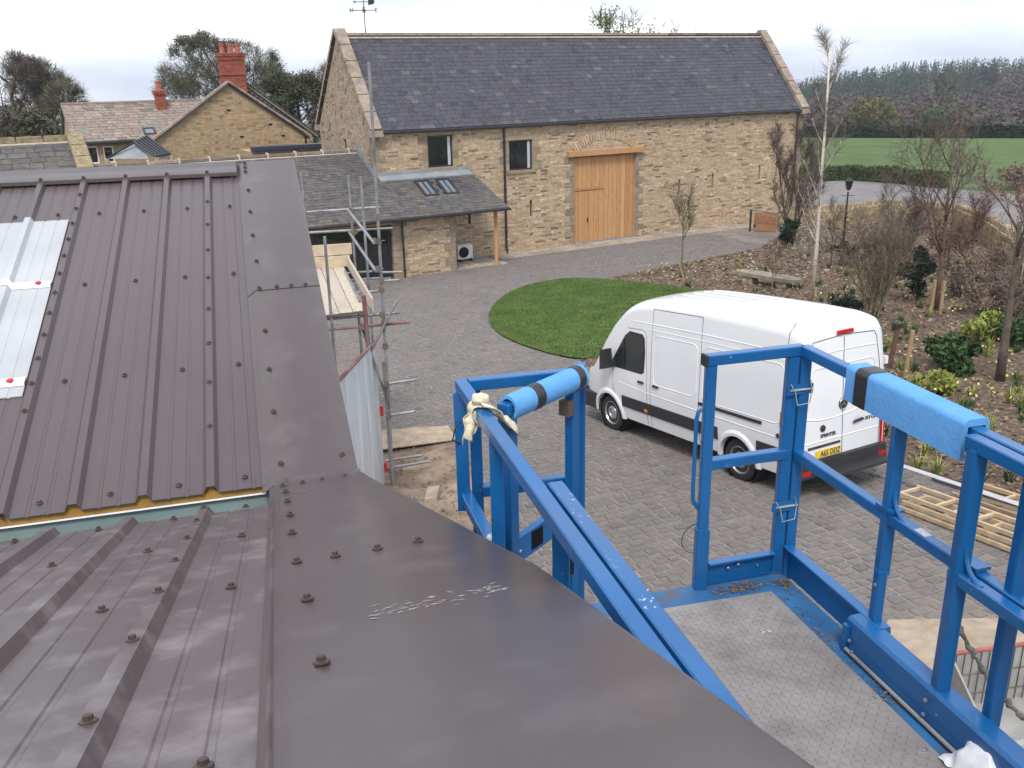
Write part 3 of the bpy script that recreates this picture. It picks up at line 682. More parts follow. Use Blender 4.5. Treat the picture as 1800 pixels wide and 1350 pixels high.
# air conditioning unit in the porch
ac0 = Bn(-7.75, -.62, .1); ac0.z = gz(ac0.x, ac0.y) + .12
ac = thing('air_conditioner', ac0, 'small white air conditioning unit standing inside the timber post porch', 'air conditioner')
b = MB(); b.box(ac0 + UP * .36, BD * .38, BN * .16, UP * .32); cs = b.build('casing', m_white, ac)
b = MB(); c = ac0 + UP * .36 + BN * .17 - BD * .08; b.lathe(c, BN, [(-.005, .25), (.015, .25), (.02, .23), (.0, .22)], 24); b.build('fan_ring', m_frame, cs, smooth=True)
b = MB()
for k in range(5): b.lathe(c, BN, [(.004, .04 + .04 * k), (.012, .04 + .04 * k), (.012, .048 + .04 * k), (.004, .048 + .04 * k)], 20)
b.build('fan_guard', m_black, cs)
for x in (-.28, .28): b = MB(); b.box(ac0 + BD * x - UP * .04, BD * .05, BN * .2, UP * .1); b.build('foot', m_black, ac)
# ---------------------------------------------------------------- higher slate roof with a stone coping at the wing's far end
old = thing('slate_outbuilding', Bn(-25, 2, 0), 'old slate roofed outbuilding with mossy ridge and stone gable coping', 'building')
o0, o1 = -34, -22.15; ot0, oz0, ot1, oz1 = -2.6, 3.2, 3.0, 5.72
b = MB(); A = [Bn(o0, ot0, oz0), Bn(o1, ot0, oz0), Bn(o1, ot1, oz1), Bn(o0, ot1, oz1)]; b.hexa([p - UP * .1 for p in A] + A)
A2 = [Bn(o0, 2 * ot1 - ot0, oz0), Bn(o1, 2 * ot1 - ot0, oz0), Bn(o1, ot1, oz1), Bn(o0, ot1, oz1)]; b.hexa([p - UP * .1 for p in A2] + A2)
orf = b.build('roof', m_slate2, old)
Ws = A[3] - A[0]; slates(orf, A[0] - BD * 0, BD, Ws.normalized(), (o1 - o0) * BS, Ws.length, .4, (.42, .72), m_slate2, 200, th=.028, gap=.012)
m_moss = mat('mossy stone', [(0.2, 0.165, 0.105), (0.3, 0.245, 0.15), (0.25, 0.2, 0.13)], .95, nscale=7, namt=.4, bump=.5, bscale=20, attr=True, spec=.1, dirt=(.14, .12, .04), dscale=2.5, dlo=.52, dhi=.7)
Um = unit_blocks('mossy_ridge', m_moss, .95); s = o0
while s < o1 - .3:
    link('ridge_stone', Um[int(rw.random() * 7.99)], old, basis(Bn(s + .45, ot1, oz1 + .1), BD * .47, BN * .17, UP * .11)); s += .9 
b = MB(); b.beam(Bn(o0, ot1 - .2, oz1 - .06), Bn(o1, ot1 - .2, oz1 - .06), .12, .09, .01); b.build('ridge_pointing', m_lime, old)
for k in range(7):
    a, d = Bn(o1 + .05, ot0 + (ot1 - ot0) * k / 7, oz0 + (oz1 - oz0) * k / 7 + .15), Bn(o1 + .05, ot0 + (ot1 - ot0) * (k + 1) / 7, oz0 + (oz1 - oz0) * (k + 1) / 7 + .15)
    ay = (d - a) / 2; nn = BD.cross(ay).normalized(); nn = nn if nn.z > 0 else -nn
    link('coping_stone', Um[int(rw.random() * 7.99)], old, basis((a + d) / 2, BD * .3, ay * .985, nn * .12))
b = MB(); b.face([Bn(o1 + .1, ot0, 0), Bn(o1 + .1, 2 * ot1 - ot0, 0), Bn(o1 + .1, 2 * ot1 - ot0, oz0), Bn(o1 + .1, ot1, oz1), Bn(o1 + .1, ot0, oz0)]); b.face([Bn(o0, ot0 + .3, 0), Bn(o1 + .1, ot0 + .3, 0), Bn(o1 + .1, ot0 + .3, oz0), Bn(o0, ot0 + .3, oz0)]); b.build('wall', m_mortar, old)
b = MB(); a, d = Bn(o1 + .36, ot1 + .1, oz1 + .0), Bn(o1 + .36, ot0, oz0); b.beam(a, d, .04, .2, .005); b.build('barge_board', m_black, old)

# ---------------------------------------------------------------- house with the stone gable and red chimney
m_hstone = mat('house stone', [(0.24, 0.17, 0.1), (0.35, 0.255, 0.155), (0.41, 0.305, 0.19), (0.32, 0.23, 0.14)], .92, nscale=6, namt=.2, attr=True, spec=.15, bump=.3)
m_brick = mat('red brick', [(0.2, 0.055, 0.04), (0.33, 0.095, 0.07), (0.28, 0.075, 0.055), (0.38, 0.13, 0.09)], .9, nscale=10, namt=.2, attr=True, spec=.2)
m_bmort = mat('brick mortar', [(0.36, 0.2, 0.16)], .95, namt=.15, spec=.1)
m_blued = mat('dark blue trim', [(0.03, 0.04, 0.075)], .4, namt=.1)
m_pot = mat('terracotta pot', [(0.36, 0.11, 0.075)], .85, namt=.15)
ht = 12.0; hL, hR, hE, hA = -18.04, -10.53, 4.93, 7.49; hx = (hL + hR) / 2 + .26; hx = -14.15
house = thing('gabled_house', Bn(hx, ht, 0), 'stone house gable with tall red brick chimney at its apex', 'house')
def chimney(parent, c, wx, wy, h, band=None, pots=(), caps=True, dz=0.0):
    """brick stack built from courses; c base centre"""
    b = MB(); b.box(c + UP * (h / 2), BD * (wx / 2 - .012), BN * (wy / 2 - .012), UP * (h / 2)); st = b.build('chimney', m_bmort, parent)
    bl = []; z = 0.0; k = 0; bh = .085
    while z < h - .01:
        gr = .0
        if z > h - .3: gr = .025
        if z > h - .19: gr = .045
        if band and band < z < band + .12: gr = .03
        for sd, (U, N, ww, dd) in enumerate(((BD, BN, wx, wy), (BN, -BD, wy, wx), (-BD, -BN, wx, wy), (-BN, BD, wy, wx))):
            n = max(2, round(ww / .23)); off = .5 if k % 2 else 0
            for i in range(n + (1 if off else 0)):
                a = max(-ww / 2, -ww / 2 + (i - off) * ww / n); d = min(ww / 2, -ww / 2 + (i + 1 - off) * ww / n)
                if d - a < .03: continue
                f = (ww / 2 + gr) / (ww / 2)
                bl.append((c + U * ((a + d) / 2 * f) + UP * (z + bh / 2) + N * (dd / 2 + gr), U * ((d - a) / 2 * f - .006), -UP * (bh / 2 - .006), N * (.016 + gr), rw.random()))
        z += bh; k += 1
    pieces('brick', 'bricks', bl, m_brick, st, 150, .96)
    for i, x in enumerate(pots):
        b = MB(); b.lathe(c + UP * (h - .02) + BD * x, UP, [(0, .15), (.1, .16), (.12, .13), (.42, .115), (.44, .15), (.52, .15), (.52, .11)], 14); b.build('chimney_pot', m_pot, st, smooth=True)
    b = MB(); b.box(c + UP * h, BD * (wx / 2 + .06), BN * (wy / 2 + .06), UP * .03); b.build('stack_cap', m_bmort, st)
    return st
backing(house, Bn(hL, ht, -.3), BD, BN, (hR - hL) * BS, (hE + .3) * BS, tri=[[(0, (hE + .3) * BS), ((hR - hL) * BS, (hE + .3) * BS), ((hx - hL) * BS, (hA + .3) * BS)]])
def hl(z):
    zz = z / BS
    if zz <= hE: return (0, (hR - hL) * BS)
    k = (zz - hE) / (hA - hE); return (k * (hx - hL) * BS, ((hR - hL) - k * (hR - hx)) * BS)
courses(house, Bn(hL, ht, 3.2), BD, BN, (hR - hL) * BS, (hA - 3.2) * BS, (), lambda z: hl(z + 3.2 * BS), ch=(.09, .15), ln=(.2, .5), m=m_hstone, nobj=200)
def slab(parent, name, P4, th, m):
    b = MB(); b.hexa([p - UP * th for p in P4] + list(P4)); return b.build(name, m, parent)
he = 12.0
hr = slab(house, 'roof', [Bn(hR + .25, ht - .12, hE - .12), Bn(hR + .25, ht + .9, hE - .12), Bn(hx, ht + .9, hA + .06), Bn(hx, ht - .12, hA + .06)], .09, m_slate)
slab(house, 'roof_slope', [Bn(hL - .25, ht - .12, hE - .12), Bn(hx, ht - .12, hA + .06), Bn(hx, ht + .9, hA + .06), Bn(hL - .25, ht + .9, hE - .12)], .09, m_sslate)
for a, d in ((Bn(hL - .3, ht - .08, hE - .05), Bn(hx, ht - .08, hA + .17)), (Bn(hR + .3, ht - .08, hE - .05), Bn(hx, ht - .08, hA + .17))):
    n = 9
    for k in range(n):
        p, q_ = a.lerp(d, k / n), a.lerp(d, (k + 1) / n); ay = (q_ - p) / 2; nn = BN.cross(ay).normalized(); nn = nn if nn.z > 0 else -nn
        link('verge_stone', unit_blocks('coping_stone', m_coping, .97)[int(rw.random() * 7.99)], house, basis((p + q_) / 2, BN * .16, ay * .99, nn * .05))
b = MB(); b.face([Bn(hR, ht, -.3), Bn(hR, ht + .9, -.3), Bn(hR, ht + .9, hE), Bn(hR, ht, hE)]); b.face([Bn(hL, ht, -.3), Bn(hL, ht + .9, -.3), Bn(hL, ht + .9, hE), Bn(hL, ht, hE)]); b.face([Bn(hL, ht + .88, -.3), Bn(hR, ht + .88, -.3), Bn(hR, ht + .88, hE), Bn(hx, ht + .88, hA), Bn(hL, ht + .88, hE)]); b.build('side_wall', m_hstone, house)
chimney(house, Bn(-13.75, ht + .5, hA - .35), 1.16, .8, 1.9, .8, (-.4, 0, .4))
pipe(house, Bn(hR + .12, ht + .2, hE - .1), Bn(hR + .12, ht + .2, 1), .045)
for s, z in ((hx - .1, 6.3), (hx + 1.9, 5.55), (hx + 2.5, 4.95), (hx + .4, 5.0)):
    b = MB(); b.box(Bn(s, ht - .02, z), BD * .1, UP * .035, BN * .02); b.build('vent_slot', m_dark, house)
# taller gable a step behind, stepped lead flashing where the front roof meets it
rear = thing('rear_gable_range', Bn(-13.3, 13.2, 0), 'taller stone gable just behind the house gable, stepped lead along its verge', 'house')
ra, re_ = (-13.35, 7.62), (-9.78, 4.9)
b = MB(); b.prism([Bn(-17, 13.0, -.3), Bn(re_[0], 13.0, -.3), Bn(re_[0], 13.0, re_[1]), Bn(ra[0], 13.0, ra[1]), Bn(-17, 13.0, 4.6)], -BN * 1.2); b.build('wall', m_hstone, rear)
courses(rear, Bn(-13.3, 13.0, 2.5), BD, BN, (13.3 - 9.78) * BS, 5.0 * BS, (), lambda z: (0, (3.52 - max(0, (z / BS + 2.5 - re_[1])) * (re_[0] - ra[0]) / (ra[1] - re_[1])) * BS), ch=(.1, .16), ln=(.25, .5), m=m_hstone, nobj=40)
for o0, o1, hh_, m_ in ((-.12, 1.3, .05, m_slate), (-.05, 1.25, -.06, m_quoin)):
    b = MB(); A, C_ = Bn(re_[0] + .3, 13.0, re_[1] - .15 + hh_), Bn(ra[0], 13.0, ra[1] + .1 + hh_); b.hexa([A + BN * .14, A - BN * 1.3, C_ - BN * 1.3, C_ + BN * .14, A + BN * .14 + UP * .09, A - BN * 1.3 + UP * .09, C_ - BN * 1.3 + UP * .09, C_ + BN * .14 + UP * .09]); b.build('verge', m_, rear)
n = 17
for k in range(n):
    f = (k + .5) / n; p = Bn(hx + .25 + (hR - hx) * f, 12.97, hA + .12 - (hA - hE) * f + .08); b = MB(); b.box(p, BD * .115, UP * .15, BN * .02); b.build('step_flashing', m_blued, rear)
b = MB(); b.beam(Bn(re_[0] + .32, 12.85, re_[1] - .12), Bn(re_[0] + .32, 14.2, re_[1] - .12), .12, .1, .02); b.build('gutter', m_black, rear); pipe(rear, Bn(re_[0] + .1, 12.9, re_[1] - .1), Bn(re_[0] + .1, 12.9, .5), .05)
# ---------------------------------------------------------------- stone slate cottage
cot = thing('stone_slate_cottage', Bn(-18, 20, 0), 'cottage with mixed stone slate roof, small red chimney and two white framed windows', 'house')
c0, c1, ct, cz, rt_, rz_ = -21.35, -12.2, 14.5, 4.98, 18.0, 6.68
P4 = [Bn(c0, ct, cz), Bn(c1, ct, cz), Bn(c1, rt_, rz_), Bn(c0, rt_, rz_)]
crf = slab(cot, 'roof', P4, .1, m_sslate); Ws = P4[3] - P4[0]
slab(cot, 'roof_slope', [Bn(c0, 2 * rt_ - ct, cz), Bn(c1, 2 * rt_ - ct, cz), P4[2], P4[3]], .1, m_sslate)
slates(crf, P4[0] - Ws.normalized() * .06, BD, Ws.normalized(), (c1 - c0) * BS, Ws.length, .3, (.38, .75), m_sslate, 300, None, [((-15.28 + 0 - c0) * BS, (-14.5 - c0) * BS, 9, 9.1)], th=.03, gap=.014)
s = c0
while s < c1 - .2:
    link('ridge_stone', U0[int(rw.uniform(.4, .99) * 7.99)], cot, basis(Bn(s + .45, rt_, rz_ + .05), BD * .475, BN * .15, UP * .05)); s += .9
c0w = c0 + .15; chh = [((-20.74 - c0w) * BS, (-20.25 - c0w) * BS, 3.9 * BS, 4.74 * BS), ((-20.02 - c0w) * BS, (-19.53 - c0w) * BS, 3.9 * BS, 4.72 * BS)]
backing(cot, Bn(c0 + .15, ct + .25, 0), BD, BN, (c1 - c0 - .15) * BS, cz * BS, chh, m=m_hstone)
for q in chh: window(cot, Bn(c0 + .15, ct + .25, 0) + BD * q[0] + UP * q[2], BD, BN, q[1] - q[0], q[3] - q[2], .07, fm=m_white, rec=.06)
b = MB(); b.face([Bn(c0 + .15, ct + .25, 0), Bn(c0 + .15, 2 * rt_ - ct - .25, 0), Bn(c0 + .15, 2 * rt_ - ct - .25, cz), Bn(c0 + .15, rt_, rz_ - .05), Bn(c0 + .15, ct + .25, cz)]); b.build('end_wall', m_hstone, cot)
b = MB(); b.beam(Bn(c0, ct - .08, cz - .08), Bn(c1, ct - .08, cz - .08), .12, .1, .02); b.build('gutter', m_black, cot)
chimney(cot, Bn(-16.56, 17.3, 5.9), .5, .52, 1.45, None, (0,))
O = P4[0] + BD * ((-17.95 - c0) * BS) + Ws.normalized() * .35; nn = BD.cross(Ws).normalized(); nn = nn if nn.z > 0 else -nn
f = MB(); w, h = .62, .72
for x, y, x2, y2 in ((0, .05, w, .05), (0, h - .05, w, h - .05), (.05, .1, .05, h - .1), (w - .05, .1, w - .05, h - .1)): f.beam(O + BD * x + Ws.normalized() * y + nn * .05, O + BD * x2 + Ws.normalized() * y2 + nn * .05, .1, .12, .01, hint=nn)
sk = f.build('skylight', m_frame, cot); g = MB(); g.box(O + BD * (w / 2) + Ws.normalized() * (h / 2) + nn * .06, BD * (w / 2 - .1), Ws.normalized() * (h / 2 - .1), nn * .01); g.build('pane', m_sglass, sk)
# glazed lantern roof
lan = thing('glazed_roof_lantern', Bn(-18.4, 10, 3), 'small pitched lantern roof with dark metal glazing bars beside the house gable', 'roof lantern')
rA, rB = Bn(-17.5, 8.3, 5.02), Bn(-15.6, 13.4, 5.3); eR0, eR1 = Bn(-16.0, 7.2, 4.25), Bn(-14.2, 11.0, 4.3); eL0, eL1 = Bn(-20.1, 7.6, 4.2), Bn(-18, 12.5, 4.2)
gA = AT(257, 240, 47.5); gB = AT(284, 246, 51.5)
ap = AT(258, 241, 47.0); bl_ = AT(188, 279, 46.0); br_ = AT(298, 277, 44.5); ap2 = AT(243, 246, 46.5)
b = MB(); b.face([bl_, AT(262, 279, 45.2), AT(243, 251, 46.3)]); b.face([bl_, AT(243, 251, 46.3), ap + V((-.15, .3, -.05))]); b.build('lead_hip', m_lead, lan)
e0, e1 = AT(236, 252, 46.0), ap; q0, q1 = AT(276, 277, 44.6), AT(300, 273, 45.6)
b = MB(); b.hexa([p - UP * .08 for p in (e0, q0, q1, e1)] + [e0, q0, q1, e1]); gl = b.build('glazing', m_sglass, lan)
for k in range(6):
    a = k / 5; b = MB(); b.beam(e0.lerp(e1, a) + UP * .05, q0.lerp(q1, a) + UP * .05, .09, .09, .01); b.build('glazing_bar', m_frame, lan)
b = MB(); b.beam(e0 + UP * .05, e1 + UP * .05, .14, .1, .02); b.beam(e0 + UP * .03, bl_ + UP * .03, .1, .08, .01); b.build('ridge_bar', m_frame, lan)
b = MB(); 
for p in (bl_, q0, q1): b.tube(p, V((p.x, p.y, .2)), .12, n=6)
b.box((bl_ + q0 + q1) / 3 - UP * 2.3, BD * 1.2, BN * .8, UP * 1.9); b.build('supporting_wall', m_mortar, lan)
# blue skylight band and post in front of the house
b = MB(); b.beam(Bn(-14.2, 8.5, 4.62), Bn(-10.4, 8.5, 4.62), .5, .2, .01); 
bl = thing('flat_roof_edge', Bn(-12.3, 8.5, 0), 'low flat roof with dark blue edge trim beneath the house gable', 'flat roof')
b.build('edge_trim', m_blued, bl)
b = MB(); b.box(Bn(-12.3, 9.6, 2.2), BD * 2.0 * BS, BN * 1.0 * BS, UP * 2.3 * BS); b.build('wall', m_hstone, bl)
# ================================================================== metal roofed building in front
TF, TN = tan(radians(17.0)), tan(radians(17.5))
zf = lambda l: 0.205 - 0.03 + TF * (l - 1.335)            # pan level, far slope
zn = lambda l: 0.185 - 0.03 + TN * (1.268 - l)            # pan level, near slope
m_sheet = mat('plum brown coated steel', [(0.07, 0.05, 0.053), (0.08, 0.059, 0.062)], 0.34, nscale=1.3, namt=0.08, bump=0.05, bscale=8, spec=0.75, rvar=.06)
m_sheetd = mat('dusty coated steel', [(0.072, 0.051, 0.052), (0.086, 0.064, 0.065)], 0.36, nscale=2.0, namt=0.12, bump=0.06, bscale=6, spec=0.8, dirt=(0.25, 0.22, 0.22), dscale=5, dlo=.5, dhi=.85, rvar=.08)
m_flash = mat('plum flashing', [(0.062, 0.046, 0.046), (0.071, 0.054, 0.054)], 0.3, nscale=0.9, namt=0.08, bump=0.06, bscale=4, spec=0.7, dirt=(0.13, 0.11, 0.11), dscale=2.2, dlo=.54, dhi=.9, rvar=.06)
m_foam = mat('yellow insulation', [(0.36, 0.2, 0.045), (0.3, 0.165, 0.035)], 0.9, nscale=12, namt=.2)
m_teal = mat('teal gutter lining', [(0.13, 0.185, 0.19), (0.17, 0.22, 0.22)], 0.5, nscale=3, namt=.15)
m_cap = mat('brown fixing cap', [(0.05, 0.034, 0.03)], 0.45, namt=.1)
m_grp = mat('white rooflight sheet', [(0.34, 0.36, 0.38), (0.41, 0.425, 0.44)], 0.4, nscale=2, namt=.08, spec=.4)
m_grpw = mat('white filler bar', [(0.78, 0.78, 0.79)], 0.5, namt=.05)
m_red = mat('red cap', [(0.55, 0.03, 0.035)], 0.4, namt=0)
base = K(-5, 1.3, 0); base.z = gz(base.x, base.y)
shed = thing('metal_roofed_building', base, 'building with plum brown ribbed metal roof, twin slopes meeting in a valley', 'building')
def profile(c0, c1, ribs, hr=.036, tops=.02, bot=.04):
    pts = [(c0, 0)]
    ev = sorted([(r, 0) for r in ribs])
    marks = []
    for r, _ in ev: marks.append((r, 'R'))
    for k in range(60):
        for q in (.36, .64):
            x = -2.563 - .3333 * (k - 30) + .3333 * q
            if c0 + .02 < x < c1 - .02: marks.append((x, 'm'))
    for x, t in sorted(marks):
        if t == 'R':
            for dx, z in ((-bot, 0), (-tops, hr), (tops, hr), (bot, 0)):
                if c0 <= x + dx <= c1: pts.append((x + dx, z))
        else: pts += [(x - .011, 0), (x - .006, -.004), (x + .006, -.004), (x + .011, 0)]
    pts.append((c1, 0)); pts.sort(key=lambda p: p[0])
    return pts
def panel(name, c0, c1, l0, l1, zfun, m, lift=0.0, th=.0, nl=1, hr=.036, parent=shed, ragged=0.0):
    ribs = [-2.563 - .33333 * k for k in range(-2, 14) if c0 - .05 < -2.563 - .33333 * k < c1 + .05]
    pts = profile(c0, c1, ribs, hr); b = MB(); n = len(pts)
    for j in range(nl + 1):
        l = l0 + (l1 - l0) * j / nl
        for c, z in pts: b.v.append(tuple(K(c, l, zfun(l) + z + lift)))
    for j in range(nl):
        for i in range(n - 1): b.f.append((j * n + i, j * n + i + 1, (j + 1) * n + i + 1, (j + 1) * n + i)); b.r.append(.5)
    k0 = len(b.v)                                                    # a little sheet thickness at both ends
    for l in (l0, l1):
        j = len(b.v)
        for c, z in pts: b.v.append(tuple(K(c, l, zfun(l) + z + lift - .006)))
        src = 0 if l == l0 else nl * n
        for i in range(n - 1): b.f.append((src + i, j + i, j + i + 1, src + i + 1)); b.r.append(.5)
    return b.build(name, m, parent, fix=False)
LP = [-2.563 - k for k in range(0, 6)]
panel('roof_panel', -2.563 - .02, -2.2, 1.335, 5.5, zf, m_sheet)
panel('roof_panel', -2.563 - .02, -2.22, -2.95, .86, zn, m_sheetd)
for k in range(5):
    panel('roof_panel', LP[k + 1] - .02 + (.0008 * k), LP[k] + .02, 1.335, 5.5, zf, m_sheet, lift=.0015 * (k + 1))
    panel('roof_panel', LP[k + 1] - .02, LP[k] + .02, -2.95, .86, zn, m_sheetd, lift=.0015 * (k + 1))
panel('rooflight_panel', -4.563 + .0, -3.563 - .045, 2.34, 4.62, zf, m_grp, lift=.012)
for l in (3.61, 2.47):
    pts = profile(-4.563, -3.61, [-3.896, -4.23]); b = MB(); n = len(pts)
    for l_, dz in ((l - .035, .0155), (l - .03, .03), (l + .03, .03), (l + .035, .0155)):
        for c, z in pts: b.v.append(tuple(K(c, l_, zf(l_) + z + dz)))
    for j in range(3):
        for i in range(n - 1): b.f.append((j * n + i, j * n + i + 1, (j + 1) * n + i + 1, (j + 1) * n + i)); b.r.append(.5)
    b.build('filler_bar', m_grpw, shed, fix=False)
    for c in (-3.69, -4.05): 
        b = MB(); p = K(c, l, zf(l) + .03); b.lathe(p, UP, [(0, .022), (.006, .022), (.014, .012), (.016, .002)], 12); b.build('red_cap', m_red, shed, smooth=True)
# insulation edge and valley gutter
b = MB(); pts = [(-2.24, 0), (-7.6, 0)]
b.hexa([K(-7.6, 1.35, zf(1.35) - .045), K(-2.285, 1.35, zf(1.35) - .045), K(-2.285, 1.8, zf(1.8) - .045), K(-7.6, 1.8, zf(1.8) - .045), K(-7.6, 1.35, zf(1.35) - .008), K(-2.285, 1.35, zf(1.35) - .008), K(-2.285, 1.8, zf(1.8) - .008), K(-7.6, 1.8, zf(1.8) - .008)])
ins = b.build('insulation_edge', m_foam, shed)
for k in range(0, 14):
    c = -2.563 - .3333 * k; b = MB(); b.prism([K(c - .04, 1.352, zf(1.352) - .01), K(c + .04, 1.352, zf(1.352) - .01), K(c + .02, 1.352, zf(1.352) + .03), K(c - .02, 1.352, zf(1.352) + .03)], KL * .2); b.build('rib_filler', m_foam, ins)
b = MB(); b.beam(K(-7.6, 1.345, zf(1.345) - .048), K(-2.285, 1.345, zf(1.345) - .048), .024, .0025, .0005); b.build('liner_edge', m_grpw, shed)
b = MB(); b.face([K(-7.6, 1.36, zf(1.36) - .05), K(-2.27, 1.36, zf(1.36) - .05), K(-2.27, 1.32, -.02), K(-7.6, 1.32, -.02)]); b.face([K(-7.6, 1.32, -.02), K(-2.27, 1.32, -.02), K(-2.27, .8, -.02), K(-7.6, .8, -.02)]); b.face([K(-7.6, .8, -.02), K(-2.27, .8, -.02), K(-2.27, .8, zn(.8) - .03), K(-7.6, .8, zn(.8) - .03)]); b.build('valley_gutter', m_teal, shed, fix=False)
# flashings
def strip(name, rows, m, closed=False, lab=None, nsub=1):
    """rows: list of polylines (same count) swept into a skin"""
    b = MB(); n = len(rows[0])
    for r in rows: b.v += [tuple(p) for p in r]
    for j in range(len(rows) - 1):
        for i in range(n - 1): b.f.append((j * n + i, j * n + i + 1, (j + 1) * n + i + 1, (j + 1) * n + i)); b.r.append(.5)
    return b.build(name, m, shed, smooth=True, fix=False)
def vfar(l, up=0): z = zf(l) + up; return [K(-2.306, l, z + .0), K(-2.304, l, z + .014), K(-2.292, l, z + .02), K(-2.245, l, z + .052), K(-1.815, l, z + .056), K(-1.803, l, z + .05), K(-1.80, l, z - .2)]
strip('verge_flashing', [vfar(l) for l in (1.26, 2, 3.3)], m_flash)
strip('verge_flashing', [vfar(l, .004) for l in (3.235, 4.4, 5.49)] , m_flash)
def ce(l): return -1.79 if l > 1.25 else (-1.775 + (1.25 - l) * .088 if l > -1.2 else -1.56)
def vnear(l):
    z = zn(l); e = ce(l)
    return [K(-2.274, l, z - .004), K(-2.272, l, z + .012), K(-2.264, l, z + .018), K(-2.222, l, z + .045), K(-2.21, l, z + .05), K((e - 2.21) / 2, l, z + .052), K(e - .015, l, z + .052), K(e - .003, l, z + .046), K(e, l, z - .22)]
rows = []
for l, dz in ((1.32, .052), (1.27, .028), (1.22, .014), (1.16, .006), (1.1, .002), (.6, 0), (0, 0), (-.7, 0), (-1.2, 0), (-2.0, 0), (-2.95, 0)):
    rows.append([p + UP * (dz * .55) for p in vnear(l)])
strip('verge_flashing', rows, m_flash)
# ridge caps
b = MB()
P = lambda c, l, dz: K(c, l, zf(l) + dz)
def cap(c0, c1, l0, lr, zfun, sgn, nm):
    rows = []
    for c in (c0, c1):
        rows.append([K(c, l0, zfun(l0) + .02), K(c, l0, zfun(l0) + .05), K(c, lr, zfun(lr) + .055), K(c, lr + (lr - l0), zfun(l0) + .05), K(c, lr + (lr - l0), zfun(l0) - .1)])
    strip(nm, rows, m_flash)
cap(-8.6, -2.312, 5.285, 5.52, zf, 1, 'ridge_capping'); cap(-8.6, -2.27, -2.75, -2.95, zn, -1, 'ridge_capping')
# slopes beyond both ridges, walls
b = MB()
b.face([K(-8.6, 5.53, zf(5.53) - .03), K(-1.82, 5.53, zf(5.53) - .03), K(-1.82, 9.6, zf(5.5) - 1.25), K(-8.6, 9.6, zf(5.5) - 1.25)]); b.face([K(-8.6, -2.96, zn(-2.95) - .03), K(-1.6, -2.96, zn(-2.95) - .03), K(-1.6, -7, zn(-2.95) - 1.25), K(-8.6, -7, zn(-2.95) - 1.25)]); b.build('back_slope', m_sheet, shed, fix=False)
m_clad = mat('grey wall cladding', [(0.2, 0.2, 0.21)], .6, namt=.1)
gzb = min(gz(K(-1.8, 9.5, 0).x, K(-1.8, 9.5, 0).y), 3) - KM.z - .1
b = MB(); cw = -1.83
b.face([K(cw, -7, gzb), K(cw, 9.5, gzb), K(cw, 9.5, zf(5.5) - 1.26), K(cw, 5.5, zf(5.5) - .02), K(cw, 1.3, zf(1.3) - .03), K(cw, -2.95, zn(-2.95) - .04), K(cw, -7, zn(-2.95) - 1.3)])
b.face([K(cw, 9.5, gzb), K(-8.5, 9.5, gzb), K(-8.5, 9.5, zf(5.5) - 1.26), K(cw, 9.5, zf(5.5) - 1.26)]); b.face([K(-8.5, 9.5, gzb), K(-8.5, -7, gzb), K(-8.5, -7, .3), K(-8.5, 9.5, .3)])
b.build('wall', m_clad, shed, fix=False)
# fixings
b = MB(); b.lathe((0, 0, 0), UP, [(0, .017), (.004, .017), (.006, .011), (.0065, .0095), (.014, .0095), (.0155, .007)], 8); scr = b.mesh('roof_screw'); scr.materials.append(m_cap)
def fix(c, l, far, dz):
    z = (zf if far else zn)(l) + dz; t = TF if far else -TN
    n = (UP - KL * t).normalized(); q = n.to_track_quat('Z', 'Y').to_matrix().to_4x4()
    link('roof_screw', scr, shed, Matrix.Translation(K(c, l, z)) @ q @ Matrix.Rotation(random.uniform(0, 1), 4, 'Z'))
for c in (-2.39, -2.725, -3.06, -3.395):
    for l in (4.72, 3.6, 2.46, 1.42): fix(c, l, 1, .004)
for c in (-3.7, -4.01): fix(c, 4.73, 1, .006)
fix(-3.72, 1.42, 1, .006)
for k in range(8): fix(-2.563, 4.75 - .417 * k, 1, .037)
for k in range(12): fix(-3.563, 5.01 - .26 * k, 1, .039)
for c in (-4.23, -3.896, -3.563, -3.23, -2.896, -2.563): fix(c, 5.31, 1, .053)
for c, l in ((-2.24, 5.46), (-2.24, 5.36), (-2.24, 5.27), (-2.23, 4.88), (-2.23, 4.47), (-2.23, 4.06), (-2.22, 3.65), (-2.22, 3.26), (-2.1, 3.26), (-2.0, 3.26), (-1.9, 3.26)): fix(c, l, 1, .059)
for c, l in ((-2.21, 2.72), (-2.21, 2.29), (-2.21, 1.87), (-2.2, 1.42), (-1.87, 1.43)): fix(c, l, 1, .056)
for c, l in ((-2.2, 1.14), (-2.1, 1.15), (-2.0, 1.17), (-1.88, 1.19), (-2.19, .89), (-2.185, .56), (-2.18, .17), (-2.18, -.24), (-2.175, -.74), (-2.16, -1.2), (-2.15, -1.7), (-2.06, -.74), (-1.93, -.73), (-1.8, -.71), (-2.14, -2.3)): fix(c, l, 0, .053)
for c, l in ((-2.71, .06), (-2.72, -.78), (-2.71, -1.9), (-3.04, .05), (-3.04, -.8), (-3.02, .81), (-2.7, .82), (-2.38, .89), (-2.37, .11), (-2.37, -.74), (-2.355, -1.97), (-3.36, .79), (-3.37, .05)): fix(c, l, 0, .002)
for l in (.83, .45, .04, -.37, -.79, -1.26, -1.75, -2.2): fix(-2.563, l, 0, .036)
for l in (.83, .2, -.5): fix(-3.563, l, 0, .038)
